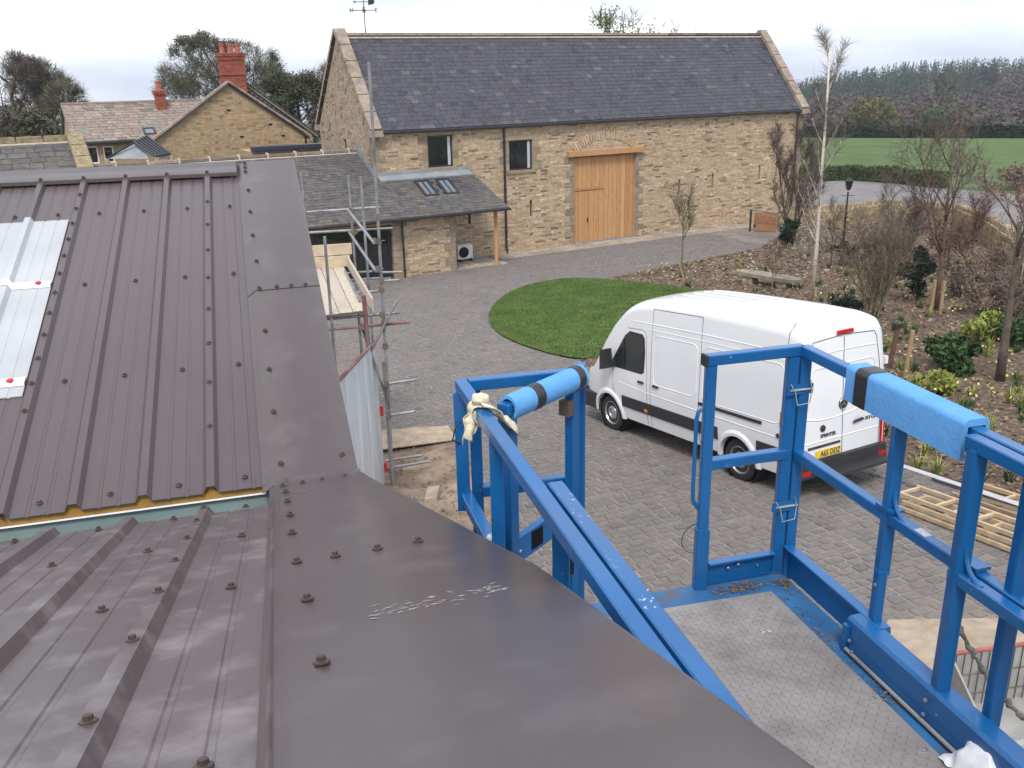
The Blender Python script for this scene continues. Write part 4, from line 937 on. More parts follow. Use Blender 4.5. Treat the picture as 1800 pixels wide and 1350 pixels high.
# boot scuffs on the flashing
m_scuff = mat('chalky scuff', [(0.3, 0.27, 0.27)], .9, namt=.3, nscale=40)
b = MB(); rr = random.Random(4)
for k in range(90):
    c = -2.03 + rr.random() * .33; l = -1.42 + (c + 2.03) * .12 + rr.gauss(0, .022); L = rr.uniform(.004, .016); a = rr.uniform(-.5, .9)
    p = K(c, l, zn(l) + .0526); d = (KC * cos(a) + (KL - UP * TN) * sin(a)) * L; e = (KL - UP * TN) * L * rr.uniform(.2, .4); b.face([p - d, p - e * .7, p + d, p + e])
b.build('boot_scuff', m_scuff, shed, fix=False, kind='stuff')

# ================================================================== scissor lift platform
m_blue = mat('lift blue paint', [(0.004, 0.088, 0.26), (0.005, 0.1, 0.29)], 0.36, nscale=3, namt=.14, spec=.45, coord='pos', dirt=(0.16, 0.25, 0.36), dscale=26, dlo=.66, dhi=.73, rvar=.1, bump=.03, bscale=60, coat=.3)
m_deck = mat('worn blue deck', [(0.02, 0.1, 0.24), (0.03, 0.13, 0.3)], 0.55, nscale=5, namt=.25, dirt=(0.09, 0.07, 0.05), dscale=7, dlo=.52, dhi=.72)
m_plate = mat('worn checker plate', [(0.2, 0.185, 0.182), (0.26, 0.243, 0.237)], 0.6, metal=.15, nscale=6, namt=.25, dirt=(0.13, 0.105, 0.09), dscale=6, dlo=.55, dhi=.8, bump=.1, bscale=90)
m_pad = mat('pale blue foam', [(0.1, 0.29, 0.58), (0.115, 0.32, 0.62)], 0.75, nscale=8, namt=.1, bump=.15, bscale=60, spec=.25)
m_tape = mat('black tape', [(0.02, 0.02, 0.022)], .4, namt=.1)
m_zinc = mat('zinc wire', [(0.5, 0.5, 0.5)], .35, metal=.9, namt=.1)
m_stick = mat('white sticker', [(0.36, 0.39, 0.43)], .5, namt=.35, nscale=80)
m_rub = mat('black rubber', [(0.018, 0.018, 0.019)], .7, namt=.1)
lb = K(-.73, -1.6, 0); lb.z = gz(lb.x, lb.y)
lift = thing('scissor_lift', lb, 'blue scissor lift platform with square tube guard rails beside the metal roof', 'scissor lift')
T = .046
def bar(name, a, d, w=T, h=T, hint=None, m=m_blue, parent=lift, ch=.004):
    b = MB(); b.beam(K(*a), K(*d), w, h, ch, hint=hint); return b.build(name, m, parent)
KLh = KL
# deck
b = MB(); b.box(K(-.735, -1.5, -.03), KC * .72, KL * 1.52, UP * .029); deck = b.build('deck', m_deck, lift)
b = MB(); p0 = -.10; b.hexa([K(-1.36, -2.6, .001), K(-.15, -2.6, .001), K(-.15, -.14, .001), K(-1.36, -.10, .001), K(-1.36, -2.6, .007), K(-.15, -2.6, .007), K(-.15, -.14, .007), K(-1.36, -.10, .007)]); plate = b.build('checker_plate', m_plate, lift)
b = MB(); rr = random.Random(8); i = 0
c = -1.34
while c < -.17:
    l = -1.5; k = 0
    while l < -.17:
        s = 1 if (i + k) % 2 else -1; d = (KC * .7 + KL * .7 * s).normalized() * .0135; e = (KC * .7 - KL * .7 * s).normalized() * .0042; p = K(c, l + .0 * (i % 2), .007)
        b.v += [tuple(p - d), tuple(p - e), tuple(p + d), tuple(p + e), tuple(p - d * .55 + UP * .0038), tuple(p + d * .55 + UP * .0038)]; n = len(b.v) - 6
        b.f += [(n, n + 1, n + 5, n + 4), (n + 1, n + 2, n + 5), (n + 2, n + 3, n + 4, n + 5), (n + 3, n, n + 4)]; b.r += [.5] * 4
        l += .026; k += 1
    c += .026; i += 1
b.build('tread_pattern', m_plate, plate, fix=False, kind='stuff')
for c, l in ((-.62, -.15), (-.18, -.17), (-.18, -.52), (-.18, -.9), (-.18, -1.18), (-.75, -.7), (-.6, -1.35), (-1.1, -.5)):
    b = MB(); b.lathe(K(c, l, .007), UP, [(0, .009), (.003, .009), (.0045, .004)], 10); b.build('plate_bolt', m_zinc, plate)
# front right panel
bar('front_top_rail', (-.455, 0, 1.078), (-.005, 0, 1.078)); bar('front_mid_rail', (-.43, 0, .605), (-.03, 0, .605))
b = MB(); b.box(K(-.462, 0, 1.078), KC * .006, KL * (T / 2 + .001), UP * (T / 2 + .001)); b.build('end_cap', m_rub, lift)
bar('post', (-.432, 0, .27), (-.432, 0, 1.054)); bar('post_sleeve', (-.432, 0, -.02), (-.432, 0, .30), .058, .058)
bar('post', (-.045, .003, .02), (-.045, .003, 1.054), .05, .05); bar('post', (.006, -.012, -.02), (.006, -.012, 1.054), .046, .046)
bar('toe_board', (-.4, .005, .058), (-.07, .005, .058), .02, .112); bar('toe_board_lip', (-.4, -.008, .117), (-.07, -.008, .117), .04, .012, ch=.003)
# right side, outer section
bar('side_top_rail', (0, -.01, 1.078), (0, -2.9, 1.078)); bar('side_mid_rail', (0, -.03, .605), (0, -2.9, .605))
bar('toe_board', (.004, -.03, .075), (.004, -.72, .075), .02, .15); bar('toe_board_lip', (-.012, -.03, .155), (-.012, -.72, .155), .05, .012, ch=.003)
bar('post', (0, -.645, .36), (0, -.645, 1.054)); bar('post_foot', (-.012, -.655, .14), (-.012, -.655, .38), .05, .036)
bar('post', (.012, -1.24, .12), (.012, -1.24, 1.054)); bar('post', (.012, -2.0, .12), (.012, -2.0, 1.054))
# right side, inner main section
bar('inner_top_rail', (-.055, -1.04, 1.075), (-.055, -2.9, 1.075)); bar('post', (-.055, -1.075, .15), (-.055, -1.075, 1.06), .05, .05); bar('inner_mid_rail', (-.055, -1.05, .6), (-.055, -2.9, .6), .046, .046)
b = MB(); b.beam(K(-.05, -.6, .065), K(-.05, -2.95, .065), .09, .185, .012); b.build('side_beam', m_blue, lift)
b = MB(); b.tube(K(-.105, -.62, .02), K(-.105, -1.3, .02), .008, n=8); b.build('roller_rod', m_plate, lift, smooth=True)
b = MB(); b.box(K(-.1, -.605, .06), KC * .008, KL * .015, UP * .06); b.build('roller_bracket', m_blue, lift)
bar('rail_stop', (0, -.72, 1.03), (0, -.98, 1.03), .03, .05)
for l in (-.645, -1.075):
    b = MB(); pts = [K(-.005 if l == -.645 else -.06, l - .02 - .09 * (1 - cos(a)) , .72 - .1 * sin(a) ) for a in [radians(q) for q in range(0, 91, 15)]]; b.path(pts, .008, 6); b.build('rail_hook', m_blue, lift, smooth=True)
    b = MB(); b.box(K(0, l + .0, .64), KC * .03, KL * .045, UP * .006); b.build('gusset', m_blue, lift)
for c, l, z in ((-.03, -.66, .32), (-.03, -1.09, .19), (-.103, -.64, .07), (-.103, -.66, .03), (-.103, -1.07, .05), (-.103, -1.07, .11), (-.25, -.01, .09), (-.3, -.01, .08), (-.15, -.012, .07)):
    b = MB(); b.lathe(K(c, l, z), -KC if c > -.2 else -KL, [(0, .008), (.006, .008), (.008, .005)], 8); b.build('bolt', m_zinc, lift)
# left side
bar('side_top_rail', (-1.487, .03, 1.078), (-1.487, -2.9, 1.078)); bar('inner_top_rail', (-1.432, -.97, 1.078), (-1.432, -2.9, 1.078))
bar('side_mid_rail', (-1.487, .03, .605), (-1.487, -2.9, .605)); bar('inner_mid_rail', (-1.432, -.97, .605), (-1.432, -2.9, .605))
bar('post', (-1.495, .02, .55), (-1.495, .02, 1.054), .05, .05); bar('post', (-1.43, .05, -.02), (-1.43, .05, 1.054), .046, .046)
bar('post', (-1.487, -.5, .0), (-1.487, -.5, 1.054)); bar('post', (-1.432, -1.02, .0), (-1.432, -1.02, 1.054), .05, .05); bar('post', (-1.487, -1.7, .0), (-1.487, -1.7, 1.054))
bar('toe_board', (-1.45, .02, .07), (-1.45, -2.9, .07), .02, .14)
b = MB(); b.path([K(-1.4, -1.05, .72), K(-1.36, -1.1, .62), K(-1.36, -1.16, .55), K(-1.38, -1.22, .55), K(-1.4, -1.24, .66)], .012, 6); b.build('rail_hook', m_blue, lift, smooth=True)
b = MB(); b.box(K(-1.405, -.98, .86), KC * .02, KL * .02, UP * .055); b.build('rail_stop', m_rub, lift)
# front left panel
bar('front_top_rail', (-1.46, .02, 1.078), (-1.0, .005, 1.078), .046, .046); bar('front_mid_rail', (-1.42, .02, .62), (-1.02, .005, .62))
bar('post', (-1.01, 0, -.02), (-1.01, 0, 1.12), .05, .046); bar('toe_board', (-1.42, .02, .06), (-1.03, .01, .06), .02, .12)
# gate folded in against the left rail
g0, g1 = (-1.045, -.06), (-1.415, -.32)
def gp(k, z): return (g0[0] + (g1[0] - g0[0]) * k, g0[1] + (g1[1] - g0[1]) * k, z)
gate = bar('gate', gp(0, 1.085), gp(1, 1.085)); ghint = (K(*gp(1, 0)) - K(*gp(0, 0))).normalized()
bar('gate_post', gp(.06, .0), gp(.06, 1.06), .045, .045, hint=ghint, parent=gate); bar('gate_post', gp(.94, .08), gp(.94, 1.06), .055, .05, hint=ghint, parent=gate)
bar('gate_plate', gp(.1, .52), gp(.93, .5), .03, .11, parent=gate); b = MB(); nG = ghint.cross(UP).normalized(); pc = K(*gp(.62, .51)); 
for sg in (1, -1): b.box(pc + nG * .0155 * sg, ghint * .035, UP * .038, nG * .0015)
b.build('gate_slot', m_dark, gate); bar('gate_rail', gp(.08, .12), gp(.94, .12), .04, .06, parent=gate)
b = MB(); pl_ = K(*gp(.1, .98)); b.box(pl_ - nG * .0 + ghint * .02, ghint * .018, UP * .03, nG * .024); b.build('hinge_plate', mat('brown hinge', [(.1, .07, .05)], .6), gate)
b = MB(); b.lathe(K(*gp(.86, .5)) - nG * .0, nG if (CAMP - pc).dot(nG) > 0 else -nG, [(.015, .008), (.02, .008), (.023, .004)], 8); b.build('bolt', m_zinc, gate)
# padding
def pad(p0, p1, name, m, r=.047, openb=True, parent=lift, n=14, wob=0):
    p0, p1 = V(p0), V(p1); d = (p1 - p0).normalized(); a = d.cross(UP).normalized(); u = a.cross(d); b = MB(); ring = []
    for i in range(n + 1):
        t = radians(-60 + 300 * i / n); ring.append((cos(t), sin(t)))
    for rad in (r, r * .72):
        for P in (p0, p1):
            for x, y in ring: b.v.append(tuple(P + a * (x * rad * .92) + u * (y * rad * 1.02)))
    m_ = n + 1
    for i in range(n):
        b.f += [(i, i + 1, m_ + i + 1, m_ + i), (2 * m_ + i, 3 * m_ + i, 3 * m_ + i + 1, 2 * m_ + i + 1), (i, 2 * m_ + i, 2 * m_ + i + 1, i + 1), (m_ + i, m_ + i + 1, 3 * m_ + i + 1, 3 * m_ + i)]; b.r += [.5] * 4
    b.f += [(0, m_, 3 * m_, 2 * m_), (n, 2 * m_ + n, 3 * m_ + n, m_ + n)]; b.r += [.5] * 2
    return b.build(name, m, parent, smooth=True)
def upad(l0, l1, name, m, g=0.0):                    # squared U of foam over the right rail
    b = MB(); o = [(-.05 - g, .985)] + [((-.03 - (.02 + g) * cos(radians(q))), 1.106 + (.022 + g) * sin(radians(q))) for q in range(0, 91, 18)] + [((.03 + (.02 + g) * sin(radians(q))), 1.106 + (.022 + g) * cos(radians(q))) for q in range(0, 91, 18)] + [(.05 + g, .985)]; i_ = [(.0345, .985), (.0345, 1.103), (-.0345, 1.103), (-.0345, .985)]
    b.prism([K(x, l0, z) for x, z in o + i_], K(0, l1, 0) - K(0, l0, 0)); return b.build(name, m, lift, smooth=True)
upad(-.37, -1.0, 'rail_pad', m_pad); upad(-.43, -.50, 'tape_band', m_tape, .003)
pad(K(*gp(-.06, 1.085)), K(*gp(.93, 1.085)), 'gate_pad', m_pad, parent=gate)
pad(K(*gp(-.02, 1.085)), K(*gp(.07, 1.085)), 'tape_band', m_tape, .049, parent=gate); pad(K(*gp(.55, 1.085)), K(*gp(.66, 1.085)), 'tape_band', m_tape, .049, parent=gate)
# grab handle, pins and lanyards
b = MB(); b.path([K(-.46, .0, .86), K(-.478, .0, .855), K(-.486, 0, .82), K(-.487, 0, .5), K(-.484, 0, .44), K(-.46, 0, .4)], .009, 8); b.build('grab_handle', m_blue, lift, smooth=True)
for z, c0 in ((.91, -.02), (.36, -.045)):
    b = MB(); b.tube(K(c0 - .05, -.035, z), K(c0 + .06, -.035, z), .006, n=8); b.path([K(c0 - .05, -.035, z + .03), K(c0 - .035, -.05, z), K(c0 - .025, -.06, z - .06), K(c0 + .035, -.06, z - .055), K(c0 + .05, -.045, z), K(c0 + .045, -.035, z + .04)], .0028, 5); b.build('lock_pin', m_zinc, lift, smooth=True)
    b = MB(); b.box(K(c0, -.03, z), KC * .062, KL * .005, UP * .022); b.build('pin_bracket', m_blue, lift)
b = MB(); b.path([K(-.45 - .08 * sin(radians(a)), 0, .25 + .075 * cos(radians(a)) - .0) for a in range(0, 181, 20)], .002, 5); b.build('lanyard', m_black, lift, smooth=True)
b = MB(); b.path([K(-1.5, -.02, .95), K(-1.53, -.03, .92), K(-1.54, -.02, .87), K(-1.5, 0, .84)], .003, 5); b.build('lanyard', m_black, lift, smooth=True)
b = MB(); b.lathe(K(-1.487, -.4, .63), UP, [(0, .022), (.004, .022), (.012, .016), (.013, .002)], 14); b.build('white_cap', m_stick, lift, smooth=True)
for a, w_, h_ in (((-.0, -.83, .6285), .03, .016), ((9, 9, 9), .018, .012))[:1]:
    b = MB(); b.box(K(*a), KC * min(h_, .018), KL * w_, UP * .0008); b.build('sticker', m_stick, lift)
b = MB(); rr = random.Random(44)
for k in range(26):
    l = rr.choice([-1.19, -1.21, -1.43, -1.62, -1.05]) + rr.gauss(0, .022); c = -1.432 + rr.uniform(-.019, .019); s_ = rr.uniform(.002, .007); p = K(c, l, 1.1013); d = KC * s_ + KL * rr.uniform(-s_, s_); e = KL * s_ * rr.uniform(.3, .8); b.face([p - d, p - e, p + d, p + e])
b.build('paint_chips', m_stick, lift, fix=False, kind='stuff')
# scissor stack and chassis underneath
zb = gz(lb.x, lb.y) - KM.z; zt = -.06; nst = 4; hs = (zt - zb - .85) / nst
for sd, c in (('a', -1.15), ('b', -.32)):
    for k in range(nst):
        z0_ = zb + .85 + hs * k
        bar('scissor_arm', (c, -2.7, z0_), (c, -.35, z0_ + hs), .05, .1); bar('scissor_arm', (c + .06, -.35, z0_), (c + .06, -2.7, z0_ + hs), .05, .1)
b = MB(); b.box(K(-.73, -1.55, zb + .62), KC * .55, KL * 1.3, UP * .24); b.build('chassis', m_blue, lift)
for c in (-1.3, -.16):
    for l in (-2.5, -.6):
        b = MB(); b.lathe(K(c - .1, l, zb + .28), KC, [(0, .2), (.02, .3), (.18, .3), (.2, .2)], 20); wv = b.build('wheel', m_rub, lift, smooth=True); b = MB(); b.lathe(K(c - .11, l, zb + .28), KC, [(0, .1), (.22, .1)], 14); b.build('hub', m_blue, wv)
# rag tied round the rail
m_rag = mat('dirty cream cloth', [(0.62, 0.57, 0.42), (0.5, 0.45, 0.32)], .95, nscale=30, namt=.3, bump=.6, bscale=50, spec=.1)
rp = K(-1.47, -.33, 1.1); rag = thing('rag', rp, 'dirty cream rag knotted round the blue rail beside the gate pad', 'rag')
def cloth(name, P, Q, nu, nv, m, parent, amp=.012, seed=0, fr=22):
    b = MB(); 
    for j in range(nv + 1):
        for i in range(nu + 1):
            u, v = i / nu, j / nv; p = P(u, v); d = noise.noise_vector(p * fr + V((seed, 0, 0))) * amp; b.v.append(tuple(p + d))
    for j in range(nv):
        for i in range(nu): k = j * (nu + 1) + i; b.f.append((k, k + 1, k + nu + 2, k + nu + 1)); b.r.append(.5)
    o = b.build(name, m, parent, smooth='all', fix=False); md = o.modifiers.new('thick', 'SOLIDIFY'); md.thickness = .003; return o
def Pw(u, v):
    a = u * 2 * pi; r = .036 + .006 * sin(3 * a); return K(-1.487 + r * cos(a), -.3 + (v - .5) * .06 + .012 * sin(a), 1.078 + r * sin(a))
cloth('wrap', Pw, None, 24, 6, m_rag, rag, .006)
def Pk(u, v):
    a = u * 2 * pi; t = v * pi; return K(-1.487 + .03 * sin(t) * cos(a), -.29 + .03 * sin(t) * sin(a), 1.125 - .028 * cos(t))
cloth('knot', Pk, None, 16, 10, m_rag, rag, .012, 3, 40)
def Pt(u, v): return K(-1.51 - .035 * v + (u - .5) * .055 * (1.2 - .3 * v), -.3 - .03 * v + .012 * sin(u * 9), 1.09 - .12 * v * (1 - .35 * u) + .01 * sin(u * 6))
cloth('tail', Pt, None, 10, 12, m_rag, rag, .018, 7)
def Pt2(u, v): return K(-1.487 + .12 * v, -.33 - .03 * sin(v * 3) + (u - .5) * .03, 1.11 - .1 * v * v + .015 * sin(v * 5 + u * 3))
cloth('tail', Pt2, None, 6, 14, m_rag, rag, .014, 9)
# plastic bag and scrap lying on the deck
m_bag = mat('cloudy polythene', [(0.6, 0.61, 0.64)], .35, namt=.15, nscale=20, spec=.5)
bp = K(-.1, -1.27, .0); bag = MB(); nu = 18
for j in range(nu + 1):
    for i in range(nu + 1):
        u, v = i / nu - .5, j / nu - .5; p = K(-.085 + u * .17, -1.33 + v * .2, .012 + .10 * max(0, 1 - (u * 2.1) ** 2) * max(0, 1 - (v * 2.1) ** 2) ** .5); d = noise.noise_vector(p * 14) * .02 + noise.noise_vector(p * 38) * .011 + noise.noise_vector(p * 80) * .004; d.z = abs(d.z); bag.v.append(tuple(p + d))
for j in range(nu):
    for i in range(nu): k = j * (nu + 1) + i; bag.f.append((k, k + 1, k + nu + 2, k + nu + 1)); bag.r.append(.5)
bo = bag.build('plastic_bag', m_bag, None, smooth='all', label='crumpled cloudy white plastic bag on the lift deck', cat='plastic bag', fix=False)
b = MB()
for k in range(5):
    a = k * .5; p = K(-.335 + .018 * cos(a + .6), -.425 + .018 * sin(a + .6) * 1.3, .0085); b.box(p, KC * .008, KL * .004, UP * .001 + KC * .0)
b.build('paper_scrap', m_stick, None, label='tiny torn white paper scrap on the checker plate', cat='scrap')
m_grit = mat('leaf grit', [(0.06, 0.04, 0.03), (0.13, 0.09, 0.06), (0.2, 0.15, 0.1)], .95, namt=0, attr=True)
b = MB(); rr = random.Random(12)
for k in range(700):
    if rr.random() < .5: c, l = -.26 + rr.gauss(0, .06), -.07 + rr.gauss(0, .022)
    elif rr.random() < .5: c, l = -.03 - abs(rr.gauss(0, .04)), -.06 - abs(rr.gauss(0, .05))
    else: c, l = -.13 + rr.gauss(0, .02), -.2 - rr.random() * .8
    if c > -.025 or l > -.02: continue
    s = rr.uniform(.002, .007); a = rr.uniform(0, pi); p = K(c, l, .006 + rr.uniform(0, .006)); d = V((cos(a), sin(a), rr.uniform(-.4, .4))) * s; e = V((-sin(a), cos(a), rr.uniform(-.4, .4))) * s * .6; b.face([p - d, p + e, p + d, p - e], rr.random())
b.build('leaf_grit', m_grit, None, kind='stuff', label='dark leaf litter and grit in the corner of the lift deck', cat='litter', fix=False)
# wrapped cable hanging outside the platform
m_rope = mat('grimy wrapped cable', [(0.3, 0.27, 0.22), (0.16, 0.14, 0.11)], .9, nscale=60, namt=.4, bump=.6, bscale=90)
b = MB(); pts = []
for k in range(40):
    t = k / 39; p = K(.05, -1.0 - .42 * t, .34 - .14 * t - .05 * sin(t * pi)); pts.append(p + V((.004 * sin(k * 1.9), .004 * cos(k * 1.3), .004 * sin(k * 2.7))))
b.path(pts, [.009 + .003 * sin(k * 1.1) for k in range(40)], 8); b.path([pts[0], K(.02, -.98, .4), K(-.01, -.99, .5), K(.0, -1.0, .59)], .005, 6)
b.build('wrapped_cable', m_rope, None, smooth=True, label='grimy tape wrapped cable hanging down outside the blue lift rail', cat='cable')
# ================================================================== scaffold at the side of the building
def KP(px, py, l):                                   # sight line meets the cross plane at l
    r = ray(px, py); P0 = K(0, l, 0); t = (P0 - CAMP).dot(KL) / r.dot(KL); q = CAMP + r * t - KM
    return (q.dot(KC), l, q.z)
def gk(c, l): p = K(c, l, 0); return gz(p.x, p.y) - KM.z
m_galv = mat('galvanised tube', [(0.22, 0.22, 0.23), (0.3, 0.3, 0.31), (0.16, 0.15, 0.15)], .5, metal=.5, nscale=5, namt=.25, spec=.5)
m_rust = mat('rusty tube', [(0.15, 0.06, 0.04), (0.22, 0.1, 0.08), (0.2, 0.17, 0.17)], .7, metal=.2, nscale=5, namt=.3)
m_board = mat('scaffold board', [(0.42, 0.36, 0.3), (0.5, 0.43, 0.35), (0.36, 0.3, 0.25)], .85, nscale=6, namt=.25, stretch=((3, 3, 3), (0, 0, 0)), bump=.2, bscale=30, attr=True)
m_toe = mat('pale toe board', [(0.5, 0.4, 0.28), (0.56, 0.46, 0.33)], .8, nscale=6, namt=.2)
m_coup = mat('coupler steel', [(0.14, 0.13, 0.13), (0.2, 0.15, 0.12)], .6, metal=.6, namt=.3)
sb = K(-.41, 11.14, 0); sb.z = gz(sb.x, sb.y)
scaf = thing('scaffold', sb, 'grey tube scaffold tower with a plank deck and toe boards', 'scaffold')
R_ = .0242
def stube(a, d, m=m_galv, r=R_): 
    b = MB(); b.tube(K(*a), K(*d), r, n=12); return b.build('scaffold_tube', m, scaf, smooth=True)
def coup(c, l, z):
    b = MB(); p = K(c, l, z); b.box(p, KC * .045, KL * .04, UP * .045, taper=.8); b.tube(p + KC * .03, p + KC * .1, .008, n=6); b.build('coupler', m_coup, scaf)
l0, l1, l2 = 11.14, 12.9, 14.75
stube((-.41, l0, gk(-.41, l0) - .02), (-.34, l0, 2.4)); stube((-1.23, l0 - .02, gk(-1.23, l0)), (-1.21, l0 - .02, -.14))
a = KP(612, 308, l2); stube((a[0], l2, gk(a[0], l2)), a); a2 = KP(634, 310, l2 - .6); stube((a2[0], l2 - .6, gk(a2[0], l2 - .6)), a2)
stube((-1.3, l2, gk(-1.3, l2)), (-1.3, l2, .5))
for (x0, y0), (x1, y1) in (((470, 378), (668, 364)), ((470, 413), (690, 401))): stube(KP(x0, y0, l2 + .06), KP(x1, y1, l2 + .06)); 
for y in (371, 407): q = KP(620 if y == 371 else 624, y, l2); coup(*q)
for z in (-.27, -.72): stube((-.42 - .05, l0 - .12, z), (-.42 - .05, l2 + .15, z)); coup(-.42, l0, z); coup(-.42, l2, z)
stube((-1.3, l0, -1.64), (.05, l0 + .02, -1.64), m_rust); stube((-1.35, l2, -1.64), (.1, l2, -1.64)); stube((-1.3, l0 + .07, -1.48), (-.1, l0 + .07, -1.48)); stube((-1.3, l2 - .07, -1.48), (-.1, l2 - .07, -1.48)); stube((-1.3, l1, -1.48), (-.2, l1, -1.48))
stube((-.15, l0 - .06, -1.24), (-.75, l0 - .06, -2.25)); coup(-.38, l0, -1.62); coup(-.4, l0, -1.47); coup(-.75, l0, -1.64)
stube((-.46, l0 - .0, -2.66), (.1, l0 - .02, -2.63)); stube((-.46, l0, -3.22), (.02, l0, -3.2)); coup(-.41, l0, -2.65); coup(-.41, l0, -3.21)
stube((-.75, l0 + .06, -1.6), (-.42, l0 + .06, -2.9)); stube((-.75, l0 + .3, -1.5), (-.75, l0 + .3, gk(-.75, l0 + .3))); stube((-.42, l0 + .12, -2.3), (-.42, l0 + .12, gk(-.42, l0)))
for (x0, y0), (x1, y1) in (((668, 479), (707, 478)), ((670, 494), (702, 492))):
    stube(KP(x0, y0, l2 - .2), KP(x1, y1, l2 - .2))
g = gk(-.35, l0)
stube((-.5, l0 + .5, g + .3), (.2, l0 + .55, g + .3)); stube((-.5, l0 + .35, g + .22), (.3, l0 + .42, g + .22)); coup(-.41, l0 + .2, g + .25)
stube((-.41, l0, g + .03), (.05, l0 - 1.7, gk(.05, l0 - 1.7) + .05))
b = MB(); b.box(K(-.41, l0, g + .01), KC * .08, KL * .08, UP * .02); b.build('base_plate', m_coup, scaf)
for z, c in ((-.27, -.4), (.12, -.38), (-.9, -.4), (-1.05, -.41), (-2.0, -.4)): coup(c + .02, l0, z)
# planks
zp = -1.405
for k, (c0, c1) in enumerate(((-1.3, -1.085), (-1.075, -.86), (-.85, -.635))):
    b = MB(); b.beam(K((c0 + c1) / 2, l0 - .05 + .03 * k, zp), K((c0 + c1) / 2, l2 + .2, zp + .01), c1 - c0, .038, .005, r=(.2, .7, .5)[k]); b.build('plank', m_board, scaf)
    b = MB(); b.beam(K((c0 + c1) / 2, l0 - .056 + .03 * k, zp), K((c0 + c1) / 2, l0 - .03 + .03 * k, zp), c1 - c0 + .004, .042, .004); b.build('plank_end_band', m_coup, scaf)
b = MB(); b.beam(K(-.55, l0 - .05, zp + .13), K(-.55, l2 + .1, zp + .13), .036, .22, .004, r=.3); b.build('toe_board', m_board, scaf)
b = MB(); b.beam(K(-1.5, l2 + .1, zp + .14), K(-.5, l2 + .1, zp + .14), .036, .22, .004); b.beam(K(-1.5, l2 + .14, zp + .37), K(-.45, l2 + .14, zp + .37), .036, .22, .004); b.build('toe_board', m_toe, scaf)
b = MB(); b.tube(K(-.68, l0 + .6, zp + .045), K(-.66, l2 - .4, zp + .045), R_, n=8); b.build('scaffold_tube', m_galv, scaf, smooth=True)
b = MB(); b.tube(K(-.66, l0 - .02, -2.05), K(-.68, l0 - .02, -1.12), .035, n=10); b.build('scaffold_tube', m_rust, scaf, smooth=True)
# galvanised hoarding sheet
m_galvs = mat('galvanised sheet', [(0.5, 0.54, 0.57), (0.62, 0.65, 0.68), (0.42, 0.46, 0.49)], .4, metal=.1, nscale=3, namt=.15, stretch=((5, 5, .3), (0, 0, 0)), dirt=(.32, .3, .28), dscale=1.5, dlo=.6, dhi=.8)
hb = G(677, 853); hh = VH(677, 853, 600); r = ray(605, 660); t = (hb.z + hh - HC) / r.z; ql = CAMP + r * t; dirh = (V((ql.x, ql.y, 0)) - V((hb.x, hb.y, 0))); Lh = dirh.length; dirh.normalize(); nh = V((dirh.y, -dirh.x, 0))
hoard = thing('hoarding_sheet', hb, 'upright galvanised corrugated sheet clamped beside the scaffold with red clips', 'metal sheet')
b = MB(); n = 40; LH = Lh + .9
for k in range(n + 1):
    u = LH * k / n; off = .02 * (1 if (k % 8) in (2, 3) else 0); p = hb + dirh * u + nh * off; top = hb.z + hh
    b.v += [(p.x, p.y, min(gz(p.x, p.y), hb.z + .25) - .05), (p.x, p.y, top)]
for k in range(n): b.f.append((2 * k, 2 * k + 2, 2 * k + 3, 2 * k + 1)); b.r.append(.5)
so_ = b.build('sheet', m_galvs, hoard, fix=False); md = so_.modifiers.new('thick', 'SOLIDIFY'); md.thickness = .004
b = MB(); b.beam(hb + UP * (hh + .01) + nh * .0, hb + dirh * LH + UP * (hh + .01), .06, .03, .003); b.build('rusty_edge', m_rust, hoard)
for z in (.3, 1.35):
    b = MB(); p = hb + UP * z - dirh * .02
    for a_ in (0, .05): b.path([p + UP * a_, p - dirh * .1 + UP * (a_ + .02), p - dirh * .16 + UP * a_], .012, 6)
    b.box(p + nh * .0 - dirh * .01 + UP * .03, nh * .05, UP * .09, dirh * .02); b.build('red_clip', m_red, hoard)
# site litter at the scaffold's foot
m_ply = mat('muddy plywood', [(0.33, 0.25, 0.18), (0.4, 0.31, 0.23)], .9, nscale=5, namt=.25, dirt=(.16, .12, .09), dscale=2, dlo=.5, dhi=.75)
P4 = [G(668, 800), G(672, 766), G(788, 757), G(803, 782)]
b = MB(); b.hexa([p + UP * .10 for p in P4] + [p + UP * .12 for p in P4]); b.build('plywood_sheet', m_ply, None, label='muddy plywood sheet lying on the churned ground beside the scaffold', cat='plywood')
c = G(760, 880); b = MB(); b.box(c + UP * .1, V((.11, -.02, .02)), V((.02, .2, .03)), UP * .05, taper=.9); b.build('stone_block', m_flag, None, label='loose reddish paving block on the churned mud', cat='stone')
c = G(690, 845); b = MB(); b.box(c + UP * .05 + V((.3, .3, 0)), V((.16, .03, 0)), V((-.03, .12, 0)), UP * .06, taper=.9); b.build('stone_block', m_quoin, None, label='squat grey stone at the foot of the scaffold', cat='stone')
b = MB(); rr = random.Random(9)
for k in range(900):
    px, py = rr.uniform(680, 900), rr.uniform(765, 960); p = G(px, py)
    if not inpoly(p, MUD): continue
    s = abs(rr.gauss(0, .014)) + .006; b.box(p + UP * (.05 + s * .3), V((s, rr.uniform(-s, s) * .3, rr.uniform(-s, s) * .4)), V((rr.uniform(-s, s) * .4, s * .8, 0)), UP * s * .6, rr.random(), taper=.6)
b.build('mud_clods', m_mud, None, kind='stuff', label='clods and pebbles scattered over the churned mud', cat='clods', fix=False)

